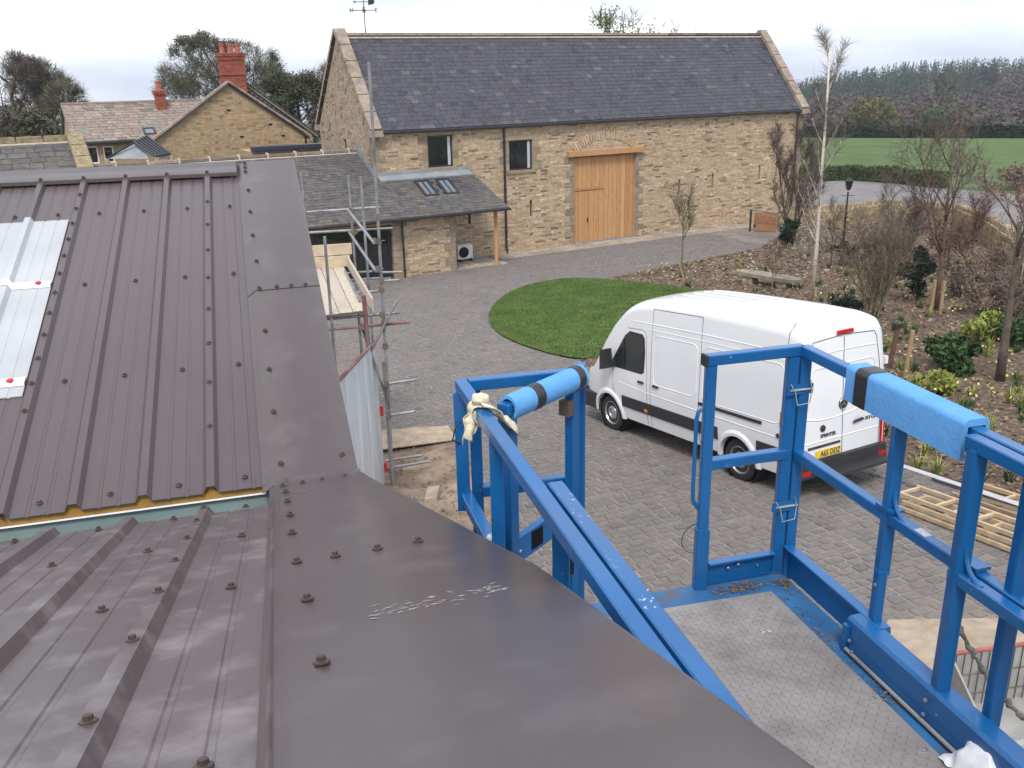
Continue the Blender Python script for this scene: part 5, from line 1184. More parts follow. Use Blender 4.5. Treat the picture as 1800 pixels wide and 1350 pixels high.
# ================================================================== timber frames, strips and the mesh crate
m_pine = mat('sawn pine', [(0.44, 0.32, 0.19), (0.52, 0.4, 0.26), (0.48, 0.36, 0.23), (0.36, 0.25, 0.15)], .8, nscale=7, namt=.2, attr=True)
m_alu = mat('aluminium strip', [(0.5, 0.5, 0.52)], .4, metal=.4, namt=.1)
m_spray = mat('red spray mark', [(0.5, 0.035, 0.025)], .7, namt=.2)
td = (V((6.95, 11.06, 0)) - V((6.11, 12.9, 0))).normalized(); ts = V((-td.y, td.x, 0))
if ts.x < 0: ts = -ts
def tframe(p0, L, w, lvl, label):
    z = lambda q: gz(q.x, q.y)
    o = V(p0); o.z = z(o) + lvl; t = thing('pine_ladder_frame', o, label, 'ladder frame', 'ladder frames of pine on the setts')
    sl_ = td * 1.0; e = o + td * L; e.z = z(e) + lvl; d = (e - o)
    for sd in (0, 1):
        a = o + ts * (w * sd) + UP * .045; b = MB(); b.beam(a, a + d, .04, .06, .003, r=rw.random()); b.build('frame_rail', m_pine, t)
    n = int(L / .6)
    for k in range(n + 1):
        a = o + d * ((k + .08) / (n + .2)) + UP * .04; b = MB(); b.beam(a + ts * .02, a + ts * (w - .02), .04, .05, .003, r=rw.random()); b.build('noggin', m_pine, t)
    if lvl > .05 and 'red' in label:
        for k in (1.1, 2.0):
            a = o + d.normalized() * k + UP * .045 - ts * .0245; b = MB(); b.box(a, d.normalized() * .025, UP * .045, ts * .0015); b.build('spray_mark', m_spray, t)
q = V((5.62, 11.95, 0))
tframe(q, 3.2, .42, .02, 'bottom pine ladder frame of the stack with the red sprayed marks')
tframe(q + td * .03 + ts * .02, 3.2, .42, .115, 'middle pine ladder frame of the stack, just under the topmost')
tframe(q + td * -.12 + ts * .04, 3.2, .42, .21, 'topmost pine ladder frame with red sprayed marks on its rail')
tframe(q + ts * 1.02 + td * .05, 3.0, .42, .02, 'pine ladder frame lying flat on the setts beside the dark strip')
tframe(q + ts * 1.04 + td * .12, 3.0, .42, .115, 'pine ladder frame laid on top of another beside the dark strip')
o = V((5.98, 13.05, 0)); o.z = gz(o.x, o.y) + .35; e = o + td * 3.4; e.z = gz(e.x, e.y) + .35
b = MB(); b.beam(o, e, .12, .012, .002); b.box((o * .75 + e * .25) , (e - o) * .0, ts * .0, UP * 0); 
as_ = b.build('aluminium_strip', m_alu, None, label='long pale aluminium strip laid over the pine frames', cat='metal strip')
b = MB(); b.beam(o + ts * .09 + td * .7 - UP * .02, e + ts * .09 - UP * .02, .06, .05, .003); b.build('raised_edge', m_galv, as_)
o = V((6.62, 13.05, 0)); o.z = gz(o.x, o.y) + .06; e = o + td * 3.2; e.z = gz(e.x, e.y) + .06
b = MB(); b.beam(o, e, .09, .04, .004); b.build('dark_strip', m_sheet, None, label='long plum brown metal trim strip along the planting bed edge', cat='metal strip')
# crate
m_panel = mat('grimy white sheeting', [(0.27, 0.265, 0.255), (0.33, 0.325, 0.31)], .7, nscale=3, namt=.2, dirt=(.2, .18, .16), dscale=1.4, dlo=.5, dhi=.75)
c1_, c2_ = G(1660, 1165), G(1800, 1148); A0 = V((4.36, 7.05, 0)); Ax = V((.985, .17, 0)).normalized(); Ay = V((-Ax.y, Ax.x, 0))
gzc = gz(4.8, 7) + .03; ctop = .62
crate = thing('mesh_crate', V((4.36, 7.05, gzc)), 'low white sheeted cage crate with thin wire bars and red top rim', 'crate')
Acr = G(1655, 1262); Acr = V((Acr.x, Acr.y, gzc))
cw_, cd_ = 1.7, .75
def cp(u, v, z): return Acr + Ax * u - Ay * v + UP * z
b = MB(); b.box(cp(cw_ / 2, 0, ctop / 2), Ax * cw_ / 2, Ay * .01, UP * ctop / 2); b.build('side_sheet', m_panel, crate)
b = MB(); b.box(cp(cw_ / 2, cd_, .06), Ax * cw_ / 2, Ay * .01, UP * .06); b.prism([cp(-.01, .012, 0), cp(-.01, cd_ - .012, 0), cp(-.01, cd_ - .012, .12), cp(-.01, .012, ctop - .02)], Ax * .02); b.prism([cp(cw_ - .01, .012, 0), cp(cw_ - .01, cd_ - .012, 0), cp(cw_ - .01, cd_ - .012, .12), cp(cw_ - .01, .012, ctop - .02)], Ax * .02); b.build('low_side', m_panel, crate)
for k in range(20):
    u = .04 + k * (cw_ - .08) / 19; b = MB(); b.tube(cp(u, .02, .02), cp(u, .02, ctop), .0045, n=5); b.build('wire_bar', m_coup, crate)
for z in (.18, .4): b = MB(); b.tube(cp(0, .026, z), cp(cw_, .026, z), .004, n=5); b.build('wire_bar', m_coup, crate)
b = MB(); b.beam(cp(-.02, 0, ctop + .01), cp(cw_ + .02, 0, ctop + .01), .04, .025, .004); b.build('rim', mat('faded red steel', [(.33, .09, .07)], .6, namt=.3), crate)
b = MB(); b.box(cp(cw_ / 2, cd_ / 2, .02), Ax * cw_ / 2, Ay * cd_ / 2, UP * .018); b.build('crate_floor', m_panel, crate)
b = MB(); b.tube(cp(.1, cd_ - .05, .16), cp(cw_, cd_ - .06, .16), .05, n=10); b.build('pale_pipe', m_panel, None, smooth=True, label='pale plastic pipe lying in the cage crate', cat='pipe')
# ================================================================== white van
m_vw = mat('van white', [(0.69, 0.7, 0.72)], .22, namt=.03, nscale=2, spec=.5, coat=.4, coord='obj')
m_vblk = mat('van black plastic', [(0.022, 0.022, 0.025)], .6, namt=.1, coord='obj')
m_gap = mat('van shut line', [(0.06, 0.06, 0.065)], .7, namt=0)
m_vglass = mat('van glass', [(0.02, 0.024, 0.026)], .04, namt=0, spec=.9)
m_tyre = mat('tyre rubber', [(0.02, 0.02, 0.02)], .8, namt=.15, coord='obj')
m_rim = mat('silver wheel', [(0.42, 0.43, 0.44)], .35, metal=.7, namt=.1, coord='obj')
m_lamp = mat('red lamp lens', [(0.42, 0.012, 0.018)], .12, namt=0, spec=.6)
m_lampw = mat('clear lamp lens', [(0.55, 0.55, 0.57)], .1, namt=0)
m_amber = mat('amber lens', [(0.7, 0.2, 0.02)], .2, namt=0)
m_yel = mat('yellow plate', [(0.75, 0.5, 0.02)], .4, namt=0)
m_seat = mat('grey cab trim', [(0.08, 0.08, 0.085)], .8, namt=.1)
Rw, Fw = G(1300, 845), G(1068, 757); hv = (Fw - Rw).normalized(); hv.rotate(Matrix.Rotation(radians(-1.6), 3, 'Z')); lv = UP.cross(hv).normalized(); uv = hv.cross(lv).normalized()
rot = Matrix(((hv.x, lv.x, uv.x), (hv.y, lv.y, uv.y), (hv.z, lv.z, uv.z))).to_quaternion()
van = thing('panel_van', Rw - lv * .93, 'white high roof panel van with black side strips parked on the setts', 'van', rot=rot)
ZT = [(-1.27, 2.58), (-1.2, 2.70), (-1.0, 2.76), (-.3, 2.79), (1, 2.8), (2.2, 2.78), (2.7, 2.72), (3.0, 2.62), (3.25, 2.46), (3.5, 2.22), (3.75, 1.92), (3.95, 1.66), (4.12, 1.42), (4.25, 1.28), (4.4, 1.2), (4.52, 1.1), (4.6, .98), (4.64, .82)]
def lut(T, x):
    if x <= T[0][0]: return T[0][1]
    for (a, p), (b_, q) in zip(T, T[1:]):
        if x <= b_: return p + (q - p) * (x - a) / (b_ - a)
    return T[-1][1]
YW = [(.3, .94), (.45, .965), (.62, .985), (1.0, .995), (1.25, .985), (1.34, .972), (1.9, .93), (2.3, .885), (2.6, .84), (2.9, .8)]
def yside(x, z):
    f = 1.0 - (.15 * ((x - 3.5) / 1.1) ** 2 if x > 3.5 else 0) - (.03 * ((-1.05 - x) / .2) ** 2 if x < -1.05 else 0)
    return lut(YW, z) * f
def rc_(x): return .24 if x < 2.6 else max(.1, .24 - (x - 2.6) * .09)
def ysurf(x, z):
    zt = lut(ZT, x); r = min(rc_(x), zt - .5); z0_ = zt - r
    if z <= z0_: return yside(x, z)
    yc = yside(x, z0_); d = min(1, (z - z0_) / r); return yc - r * (1 - sqrt(max(0, 1 - d * d)))
def vsec(x, zb=.38):
    zt = lut(ZT, x); r = min(rc_(x), zt - .5); z0_ = zt - r; pts = []
    for k in range(14): z = zb + (z0_ - zb) * k / 13; pts.append((yside(x, z), z))
    yc = yside(x, z0_)
    for k in range(1, 7): a = radians(15 * k); pts.append((yc - r + r * cos(a), z0_ + (r - .025) * sin(a)))
    for k in range(1, 5): y = (yc - r) * (1 - k / 4); pts.append((y, zt - .025 * (y / (yc - r)) ** 2))
    return pts
xs = [-1.27, -1.25, -1.2, -1.1, -.9] + [-.6 + .3 * k for k in range(11)] + [2.6, 2.75, 2.9, 3.05, 3.2, 3.35, 3.5, 3.65, 3.8, 3.95, 4.08, 4.18, 4.28, 4.38, 4.48, 4.55, 4.6, 4.64]
b = MB(); secs = []
for i, x in enumerate(xs):
    p = vsec(x); 
    if i == 0: p = [(y * .955, z if z < 2 else z - .01) for y, z in p]
    full = [V((x, y, z)) for y, z in p] + [V((x, -y, z)) for y, z in reversed(p[:-1])]; secs.append(full)
n = len(secs[0])
for s_ in secs: b.v += [tuple(q) for q in s_]
for i in range(len(secs) - 1):
    for k in range(n):
        j = (k + 1) % n; b.f.append((i * n + k, i * n + j, (i + 1) * n + j, (i + 1) * n + k)); b.r.append(.5)
b.f.append(tuple(range(n))); b.r.append(.5); b.f.append(tuple((len(secs) - 1) * n + k for k in range(n - 1, -1, -1))); b.r.append(.5)
body = b.build('body', m_vw, van, smooth=True)
cut = MB()
for wx in (0, 3.665):
    for sy in (1, -1): cut.lathe((wx, sy * .6, .36), (0, sy, 0), [(0, .42), (.6, .42)], 32)
co_ = cut.build('cutter', m_vblk, None)
co_.parent = van; bm_ = body.modifiers.new('arches', 'BOOLEAN'); bm_.object = co_; bm_.operation = 'DIFFERENCE'; bm_.solver = 'EXACT'
bpy.context.view_layer.update(); dg = bpy.context.evaluated_depsgraph_get(); nm = bpy.data.meshes.new_from_object(body.evaluated_get(dg)); body.modifiers.clear(); body.data = nm; nm.set_sharp_from_angle(angle=radians(35))
bpy.data.objects.remove(co_)
def spath(pts, off=0.0, sd=1): return [V((x, sd * (ysurf(x, z) + off), z)) for x, z in pts]
def seam(pts, name='shut_line', m=None, r=.006, off=-.002, sd=1, parent=body):
    D = []
    for (a, c), (d, e_) in zip(pts, pts[1:]):
        k = max(1, int(sqrt((d - a) ** 2 + (e_ - c) ** 2) / .12)); D += [(a + (d - a) * i / k, c + (e_ - c) * i / k) for i in range(k)]
    D.append(pts[-1]); b = MB(); b.path(spath(D, off, sd), r, 5); return b.build(name, m or m_gap, parent, smooth=True)
def rrect(x0, x1, z0, z1, r=.12, n=4):
    out = []
    for cx, cz, a0 in ((x1 - r, z1 - r, 0), (x0 + r, z1 - r, 90), (x0 + r, z0 + r, 180), (x1 - r, z0 + r, 270)):
        for k in range(n + 1): a = radians(a0 + 90 * k / n); out.append((cx + r * cos(a), cz + r * sin(a)))
    return out + [out[0]]
for sd in (1, -1):
    seam([(2.42, .42), (2.40, 1.0), (2.42, 1.35), (2.46, 2.06), (2.5, 2.14), (2.62, 2.17), (3.05, 2.15)], sd=sd); seam([(2.3, .42), (2.3, 1.2), (2.3, 2.58)], sd=sd)
    seam([(2.3, 2.58), (.95, 2.6)], sd=sd); seam([(.95, 2.6), (.93, 1.9), (.95, .42)], sd=sd); seam([(-1.0, 2.74), (-1.0, 2.3), (-.97, 1.42)], sd=sd)
    seam([(3.48, 1.3), (3.5, .95), (3.35, .6), (3.2, .42)], sd=sd)
    seam(rrect(1.02, 2.22, 1.22, 2.12), 'panel_crease', m_vw, .014, -.006, sd); seam(rrect(-.98, .86, 1.2, 2.12), 'panel_crease', m_vw, .014, -.006, sd)
    seam([(3.3, 1.08), (2.4, 1.02), (.9, 1.0), (-1.05, .98)], 'side_crease', m_vw, .012, -.006, sd); seam([(2.9, 2.3), (1, 2.32), (-1.05, 2.3)], 'roof_crease', m_vw, .014, -.007, sd); seam([(2.4, 2.2), (1, 2.21), (-1.05, 2.19)], 'roof_crease', m_vw, .012, -.006, sd)
    b = MB(); D = [(.93 - .1 * k, 1.14) for k in range(16)]
    for p, q in zip(spath(D, .004, sd), spath(D[1:], .004, sd)): b.beam(p, q + (q - p) * .02, .03, .05, .003)
    b.build('door_rail', m_vblk, body)
    for x0, x1 in ((3.2, .46), (-.46, -1.18)):                     # black side strips
        b = MB(); k = 14; P = []
        for i in range(k + 1):
            x = x0 + (x1 - x0) * i / k
            P.append([V((x, sd * (yside(x, z) + o_), z)) for z, o_ in ((.60, -.01), (.615, .014), (.82, .016), (.835, -.01))])
        for i in range(k):
            for j in range(3): b.face([P[i][j], P[i + 1][j], P[i + 1][j + 1], P[i][j + 1]])
        b.face([P[0][j] for j in range(4)]); b.face([P[-1][j] for j in range(4)]); b.build('side_strip', m_vblk, van)
    for wx in (0, 3.665):                                            # arch lips
        b = MB(); P = []
        for i in range(19):
            a = radians(-2 + 184 * i / 18); P.append([V((wx + R * cos(a), sd * (yside(wx, .36 + R * sin(a)) + o_), .36 + R * sin(a))) for R, o_ in ((.415, -.05), (.42, .028), (.47, .03), (.53, -.006))])
        for i in range(18):
            for j in range(3): b.face([P[i][j], P[i + 1][j], P[i + 1][j + 1], P[i][j + 1]])
        b.build('arch_lip', m_vw, van, smooth='all')
        b = MB(); b.lathe((wx, sd * .62, .36), (0, sd, 0), [(0, .415), (.3, .415)], 24); b.f = b.f[:-1]; b.r = b.r[:-1]; b.build('arch_liner', m_vblk, van, smooth=True)
        w_ = MB(); w_.lathe((wx, sd * .72, .36), (0, sd, 0), [(0, .22), (.0, .31), (.03, .352), (.07, .36), (.16, .36), (.2, .35), (.225, .31), (.22, .24), (.19, .225)], 32); wh = w_.build('wheel', m_tyre, van, smooth=True)
        r_ = MB(); r_.lathe((wx, sd * .72, .36), (0, sd, 0), [(.15, .24), (.212, .238), (.216, .225), (.19, .21), (.165, .2), (.16, .15), (.2, .13), (.21, .09), (.185, .075), (.2, .06), (.2, .01)], 32); ri = r_.build('rim', m_rim, wh, smooth=True)
        for k in range(10):
            a = radians(36 * k); c = V((wx + .172 * cos(a), sd * (.72 + .1655), .36 + .172 * sin(a))); hb_ = MB(); hb_.box(c, V((cos(a), 0, sin(a))) * .022, V((-sin(a), 0, cos(a))) * .026, V((0, sd, 0)) * .004); hb_.build('rim_hole', m_vblk, wh)
    # cab door glass
    W_ = [(2.52, 1.40), (2.50, 1.75), (2.53, 2.0), (2.60, 2.07), (2.98, 2.08), (3.12, 1.98), (3.48, 1.5), (3.56, 1.40), (3.5, 1.36), (2.6, 1.36)]
    cx_, cz_ = 2.95, 1.66
    for nm_, sc_, of_, m_, par in (('window_seal', 1.05, .004, m_vblk, van), ('cab_window', .96, .008, m_vglass, van)):
        b = MB(); P = spath([(cx_ + (x - cx_) * sc_, cz_ + (z - cz_) * sc_) for x, z in W_], of_, sd); c = spath([(cx_, cz_)], of_, sd)[0]
        for i in range(len(P)): b.face([c, P[i], P[(i + 1) % len(P)]])
        b.build(nm_, m_, par, smooth='all')
    b = MB(); b.beam(*spath([(3.14, 1.38), (3.14, 1.93)], .009, sd), .045, .01, .002); b.build('window_post', m_vblk, van)
    b = MB(); b.box((3.5, sd * 1.13, 1.52), (.09, 0, -.02), (0, .1, 0), (0, 0, .19), taper=.85); b.box((3.46, sd * .99, 1.42), (.05, 0, 0), (0, .07, 0), (0, 0, .06)); b.build('mirror', m_vblk, van)
    for x in (2.58, 2.2 - .07):
        hp = spath([(x, 1.2)], .014, sd)[0]; b = MB(); b.box(hp, (.09, 0, 0), (0, .014, 0), (0, 0, .018), taper=.8); b.build('door_handle', m_vblk, van)
    hp = spath([(2.43, .68)], .016, sd)[0]; b = MB(); b.box(hp, (.045, 0, 0), (0, .01, 0), (0, 0, .025), taper=.9); b.build('side_repeater', m_amber, van)
    hp = spath([(-.93, 1.02)], .004, sd)[0]; b = MB(); b.lathe(hp, (0, sd, 0), [(-.01, .035), (.012, .035), (.018, .025)], 16); b.build('fuel_flap_button', m_vblk, van, smooth=True)
    for z0_, z1_, m_ in ((1.16, 1.40, m_lamp), (1.0, 1.155, m_lampw), (.62, .995, m_lamp)):
        b = MB(); P = []
        for x, f in ((-.95, 0), (-.96, 0), (-1.12, 0), (-1.255, 0), (-1.285, 1)):
            P.append([V((x, sd * (yside(x, z) + .012 - f * .13), z)) for z in (z0_, z1_)])
        for i in range(1, 4): b.face([P[i][0], P[i + 1][0], P[i + 1][1], P[i][1]])
        b.face([p[0] for p in P[1:]] + [V((-1.2, sd * .8, z0_))]); b.face([p[1] for p in P[1:]] + [V((-1.2, sd * .8, z1_))]); b.build('tail_lamp', m_, van)
    for z in (.72, .80):
        b = MB(); b.box((-1.2, sd * (yside(-1.2, z) + .01), z), (.05, 0, 0), (0, .006, 0), (0, 0, .014)); b.build('lamp_strip', m_lampw, van)
    b = MB(); b.box((-1.345, sd * .82, .47), (.012, 0, 0), (0, .085, 0), (0, 0, .035)); b.build('bumper_reflector', m_lamp, van)
    b = MB(); b.box((-1.2, sd * 1.0, 1.93 if sd < 0 else 1.93), (.03, 0, 0), (0, .03, 0), (0, 0, .06)); b.build('hinge', m_vw, van)
    hd_ = MB(); hd_.box((4.42, sd * .72, 1.0), (.14, 0, 0), (0, .16, 0), (0, 0, .13), taper=.7); hd_.build('headlamp', m_lampw, van)
# windscreen, grille, bumpers
b = MB(); P = []
for x in (3.22, 3.45, 3.7, 3.95, 4.14):
    zt = lut(ZT, x); P.append([V((x + .01, y, zt - .025 * (y / .7) ** 2 + .008)) for y in (-.72, -.36, 0, .36, .72)])
for i in range(4):
    for j in range(4): b.face([P[i][j], P[i][j + 1], P[i + 1][j + 1], P[i + 1][j]])
b.build('windscreen', m_vglass, van, smooth='all')
b = MB(); b.box((4.6, 0, .52), (.13, 0, 0), (0, .88, 0), (0, 0, .2), taper=.96); b.box((4.3, .86, .5), (.3, -.0, 0), (0, .1, 0), (0, 0, .16)); b.box((4.3, -.86, .5), (.3, 0, 0), (0, .1, 0), (0, 0, .16)); b.build('front_bumper', m_vblk, van)
b = MB(); b.box((4.63, 0, .9), (.03, 0, 0), (0, .42, 0), (0, 0, .1)); b.build('grille', m_vblk, van)
b = MB(); b.box((-1.27, 0, .5), (.08, 0, 0), (0, .93, 0), (0, 0, .12), taper=.97)
for sd in (1, -1): b.box((-1.1, sd * .93, .52), (.14, 0, 0), (0, .06, 0), (0, 0, .13)); 
b.build('rear_bumper', m_vblk, van)
b = MB(); b.box((-1.44, -.1, .43), (.17, 0, 0), (0, .68, 0), (0, 0, .025), taper=.98); b.build('rear_step', m_vblk, van)
# rear doors
xr = -1.272
def rline(pts, name='shut_line', m=m_gap, r=.006, off=0.0): b = MB(); b.path([V((xr - off, y, z)) for y, z in pts], r, 5); return b.build(name, m, body, smooth=True)
rline([(.0, 2.46), (.0, 1.9), (-.0, 1.2), (0, .62)]); rline([(.80, .62), (.83, 1.0), (.79, 1.9), (.70, 2.38), (.64, 2.46), (0, 2.5), (-.64, 2.46), (-.70, 2.38), (-.79, 1.9), (-.83, 1.0), (-.80, .62), (.80, .62)])
rline([(.72, 2.25), (0, 2.27), (-.72, 2.25)], 'door_crease', m_vw, .012, -.003); rline([(.02, 2.05), (.6, 2.05), (.68, 1.98), (.72, 1.45)], 'door_crease', m_vw, .012, -.004); rline([(-.05, 2.05), (-.6, 2.05), (-.68, 1.98), (-.72, 1.45)], 'door_crease', m_vw, .012, -.004)
rline([(.8, 1.3), (.5, 1.24), (.2, 1.23), (-.2, 1.26), (-.5, 1.34), (-.78, 1.5)], 'door_crease', m_vw, .016, -.006); rline([(.8, .9), (0, .9), (-.8, .9)], 'door_crease', m_vw, .01, -.002)
rline([(.72, .82), (.05, .82)], 'plate_light_bar', m_vblk, .022)
b = MB(); b.box((xr - .012, .0, 2.545), (.02, 0, 0), (0, .17, 0), (0, 0, .03), taper=.9); b.build('high_brake_lamp', m_lamp, van)
b = MB(); b.lathe((xr - .004, .42, 1.1), (-1, 0, 0), [(0, .055), (.012, .052), (.02, .03)], 14); b.build('rear_lock', m_vblk, van, smooth=True)
b = MB(); b.box((xr - .016, -.34, 1.09), (.014, 0, 0), (0, .12, -.012), (0, 0, .018), taper=.75); b.build('rear_handle', m_vblk, van)
b = MB(); b.lathe((xr - .001, -.33, 1.115), (-1, 0, 0), [(0, .06), (.004, .058), (.005, .03)], 16); b.build('handle_recess', m_lampw, van, smooth=True)
b = MB(); b.lathe((xr - .004, -.6, 1.3), (-1, 0, 0), [(0, .045), (.012, .045), (.018, .03)], 16); b.build('door_buffer', m_vblk, van, smooth=True)
# emblem: ring and three pointed star
b = MB(); b.lathe((xr - .004, .0, 1.42), (-1, 0, 0), [(0, .09), (.012, .09), (.014, .08)], 24); em = b.build('emblem', m_vblk, van, smooth=True)
b = MB(); c = V((xr - .02, 0, 1.42))
for k in range(3):
    a = radians(90 + 120 * k); d = V((0, cos(a), sin(a))); e_ = V((0, -sin(a), cos(a))); b.prism([c + d * .078, c + e_ * .013 - d * .008, c - e_ * .013 - d * .008], (-.004, 0, 0))
b.build('emblem_star', m_zinc, em); b = MB(); b.path([c + V((0, .082 * cos(radians(a)), .082 * sin(radians(a)))) for a in range(0, 361, 15)], .006, 5); b.build('emblem_ring', m_zinc, em, smooth=True)
b = MB(); b.box((xr - .012, .30, .70), (.006, 0, 0), (0, .26, 0), (0, 0, .056)); pt = b.build('number_plate', m_yel, van)
def text(s, size, m, parent, loc, name, rx=radians(90), rz=radians(-90), ext=.002, sx=1.0):
    cu = bpy.data.curves.new(name, 'FONT'); cu.body = s; cu.size = size; cu.extrude = ext; cu.offset = size * .025; cu.align_x = 'RIGHT'
    to = bpy.data.objects.new(name, cu); me = bpy.data.meshes.new_from_object(to); bpy.data.objects.remove(to); me.materials.append(m)
    o = bpy.data.objects.new(name, me); COL.objects.link(o); o.parent = parent; o.rotation_euler = (rx, 0, rz); o.location = loc; o.scale = (sx, 1, 1); return o
text('A65 DDZ', .125, m_gap, pt, (xr - .0195, .055, .658), 'plate_lettering', sx=.82)
text('SPRINTER', .075, m_gap, van, (xr - .004, .14, .955), 'badge_lettering', ext=.004); text('313 CDI', .075, m_gap, van, (xr - .004, -.76, 1.06), 'badge_lettering', ext=.004)
# ribs pressed into the roof, cab interior
for y in (-.48, -.24, 0, .24, .48):
    b = MB(); b.path([V((x, y, lut(ZT, x) - .025 * (y / .6) ** 2 - .008)) for x in (-.9, -.3, .3, .9, 1.5, 2.2)], .022, 6); b.build('roof_rib', m_vw, body, smooth=True)
b = MB(); b.path([V((.75, y, lut(ZT, .75) - .025 * (y / .6) ** 2 - .004)) for y in (-.6, -.3, 0, .3, .6)], .008, 5); b.build('roof_seam', m_gap, body)
# ================================================================== trees, shrubs and garden
def ztop(px, py, Y): return AT(px, py, Y).z
m_bark = mat('grey brown bark', [(0.09, 0.07, 0.055), (0.14, 0.115, 0.095)], .95, nscale=6, namt=.35, bump=.5, bscale=20, spec=.15)
m_barkr = mat('reddish bark', [(0.1, 0.06, 0.05), (0.16, 0.1, 0.085)], .9, nscale=8, namt=.3, spec=.2)
m_barkg = mat('green bark', [(0.14, 0.13, 0.07), (0.2, 0.18, 0.1)], .9, nscale=8, namt=.3, spec=.2)
m_birch = mat('birch bark', [(0.62, 0.56, 0.48), (0.5, 0.44, 0.37)], .8, nscale=3, namt=.15, stretch=((4, 4, 14), (0, 0, 0)), dirt=(.07, .05, .04), dscale=1.1, dlo=.58, dhi=.66)
def lm(name, cols): return mat(name, cols, .85, namt=0, attr=True, spec=.2)
m_tw = lm('bare twig', [(0.07, 0.05, 0.045), (0.12, 0.095, 0.08), (0.17, 0.14, 0.115)])
m_twr = lm('reddish twig', [(0.1, 0.045, 0.04), (0.16, 0.085, 0.07), (0.2, 0.13, 0.11)])
m_twf = lm('budding twig', [(0.08, 0.068, 0.052), (0.12, 0.105, 0.075), (0.125, 0.13, 0.07), (0.1, 0.085, 0.07)])
m_ldull = lm('dull leaf', [(0.04, 0.045, 0.026), (0.07, 0.075, 0.04), (0.1, 0.11, 0.06)])
m_lf = lm('fresh leaf', [(0.1, 0.13, 0.03), (0.16, 0.2, 0.05), (0.24, 0.27, 0.1)])
m_lg = lm('green leaf', [(0.025, 0.05, 0.018), (0.045, 0.085, 0.03), (0.08, 0.13, 0.045)])
m_ld = lm('dark evergreen leaf', [(0.01, 0.018, 0.012), (0.02, 0.035, 0.02), (0.04, 0.06, 0.035)])
m_ly = lm('yellow green leaf', [(0.12, 0.15, 0.03), (0.22, 0.25, 0.06), (0.32, 0.33, 0.1)])
m_lb = lm('brown seed head', [(0.1, 0.07, 0.055), (0.18, 0.13, 0.1), (0.27, 0.21, 0.16)])
m_wood = lm('woodland crown', [(0.035, 0.024, 0.026), (0.06, 0.042, 0.04), (0.085, 0.066, 0.055), (0.085, 0.088, 0.034), (0.022, 0.046, 0.02), (0.016, 0.037, 0.018)])
def rv(r): return V((r.gauss(0, 1), r.gauss(0, 1), r.gauss(0, 1))).normalized()
def tree(name, label, base, H, seed, spread=.5, trunk_r=None, first=.3, depth=4, kids=4, up=.35, bm=None, tm=None, tw=30, twl=.5, tww=.012, group=None, leaf=0, lf=.1, lmn=None, cat='tree', ratio=.62, wob=.12, stems=1, dome=None, straight=False, fill=0, gap=0.0, brf=.55):
    r = random.Random(seed); base = V(base); T = MB(); Tw = MB(); Lf = MB(); tr = trunk_r or H * .018
    cc = base + UP * (H * (1 + first) / 2) if dome else None
    def inside(p):
        if not dome: return True
        q = p - cc; return (q.x ** 2 + q.y ** 2) / dome[0] ** 2 + (q.z / dome[1]) ** 2 < 1.0
    def branch(p, d, L, rad, lev):
        n = 4 if lev < 2 else 3; pts = [p]; rr_ = [rad]; q = p
        for k in range(n):
            d = (d + rv(r) * wob * (1 if lev else .25) + UP * (.05 if lev else 0)).normalized(); q = q + d * (L / n)
            if lev and not inside(q): q = q - d * (L / n) * .7
            pts.append(q); rr_.append(max(.003, rad * (1 - .62 * (k + 1) / n)))
        T.path(pts, rr_, 6 if lev < 2 else (4 if lev < 3 else 3))
        if lev >= depth - 1:
            for k in range(tw):
                t = r.random() ** .7; i = min(n - 1, int(t * n)); o = pts[i].lerp(pts[i + 1], t * n - i); e = (d * .6 + rv(r) * .75 + UP * up * .5).normalized() * twl * r.uniform(.5, 1.2); s = rv(r).cross(e).normalized() * tww * r.uniform(.6, 1.3)
                Tw.face([o - s, o + s, o + e], r.random())
                for j in range(leaf):
                    c = o + e * r.uniform(.3, 1.05); a = rv(r) * lf * r.uniform(.6, 1.2); b2 = rv(r).cross(a).normalized() * lf * .6; Lf.face([c - a, c - b2, c + a, c + b2], r.random())
            return
        kk = kids if lev else kids + 2
        for k in range(kk):
            t = (first + (1 - first) * (k + r.random()) / kk) if lev == 0 else (.3 + .7 * (k + r.random()) / kk)
            t = min(t, .999); i = min(n - 1, int(t * n)); o = pts[i].lerp(pts[i + 1], t * n - i); a = r.uniform(0, 2 * pi) + k * 2.4
            side = d.cross(V((cos(a), sin(a), .3))).normalized(); nd = (d * (1 - spread) + side * spread + UP * up * .4).normalized()
            branch(o, nd, L * ratio * r.uniform(.75, 1.15) * (1.15 - .4 * t if lev == 0 else 1), max(.004, rr_[i] * brf), lev + 1)
    t = thing(name, base, label, cat, group)
    for s_ in range(stems):
        d0 = UP if stems == 1 else (UP + V((cos(s_ * 2.4), sin(s_ * 2.4), 0)) * .22).normalized()
        branch(base - UP * .1 + (V((cos(s_ * 2.4), sin(s_ * 2.4), 0)) * .05 if stems > 1 else V((0, 0, 0))), d0, H * (.8 if not straight else .97), tr, 0)
    if dome and fill:
        k = 0
        while k < fill:
            v = rv(r); q = v * (r.random() ** .35); p = cc + V((q.x * dome[0], q.y * dome[0], q.z * dome[1]))
            if noise.noise(p * .42 + V((seed, 0, 0))) + .5 * noise.noise(p * 1.1) < gap - .2 * max(0, v.z) * q.length: 
                k += .25; continue
            k += 1; e = (v * .8 + rv(r) * .7 + UP * .2).normalized() * twl * r.uniform(.5, 1.1); s = rv(r).cross(e).normalized() * tww * r.uniform(.7, 1.5); Tw.face([p - s, p + s, p + e], min(.99, max(0, r.gauss(.45, .25))))
    T.build('trunk', bm or m_bark, t, smooth='all', fix=False); Tw.build('crown', tm or m_tw, t, fix=False)
    if leaf: Lf.build('leaves', lmn or m_lf, t, fix=False)
    return t
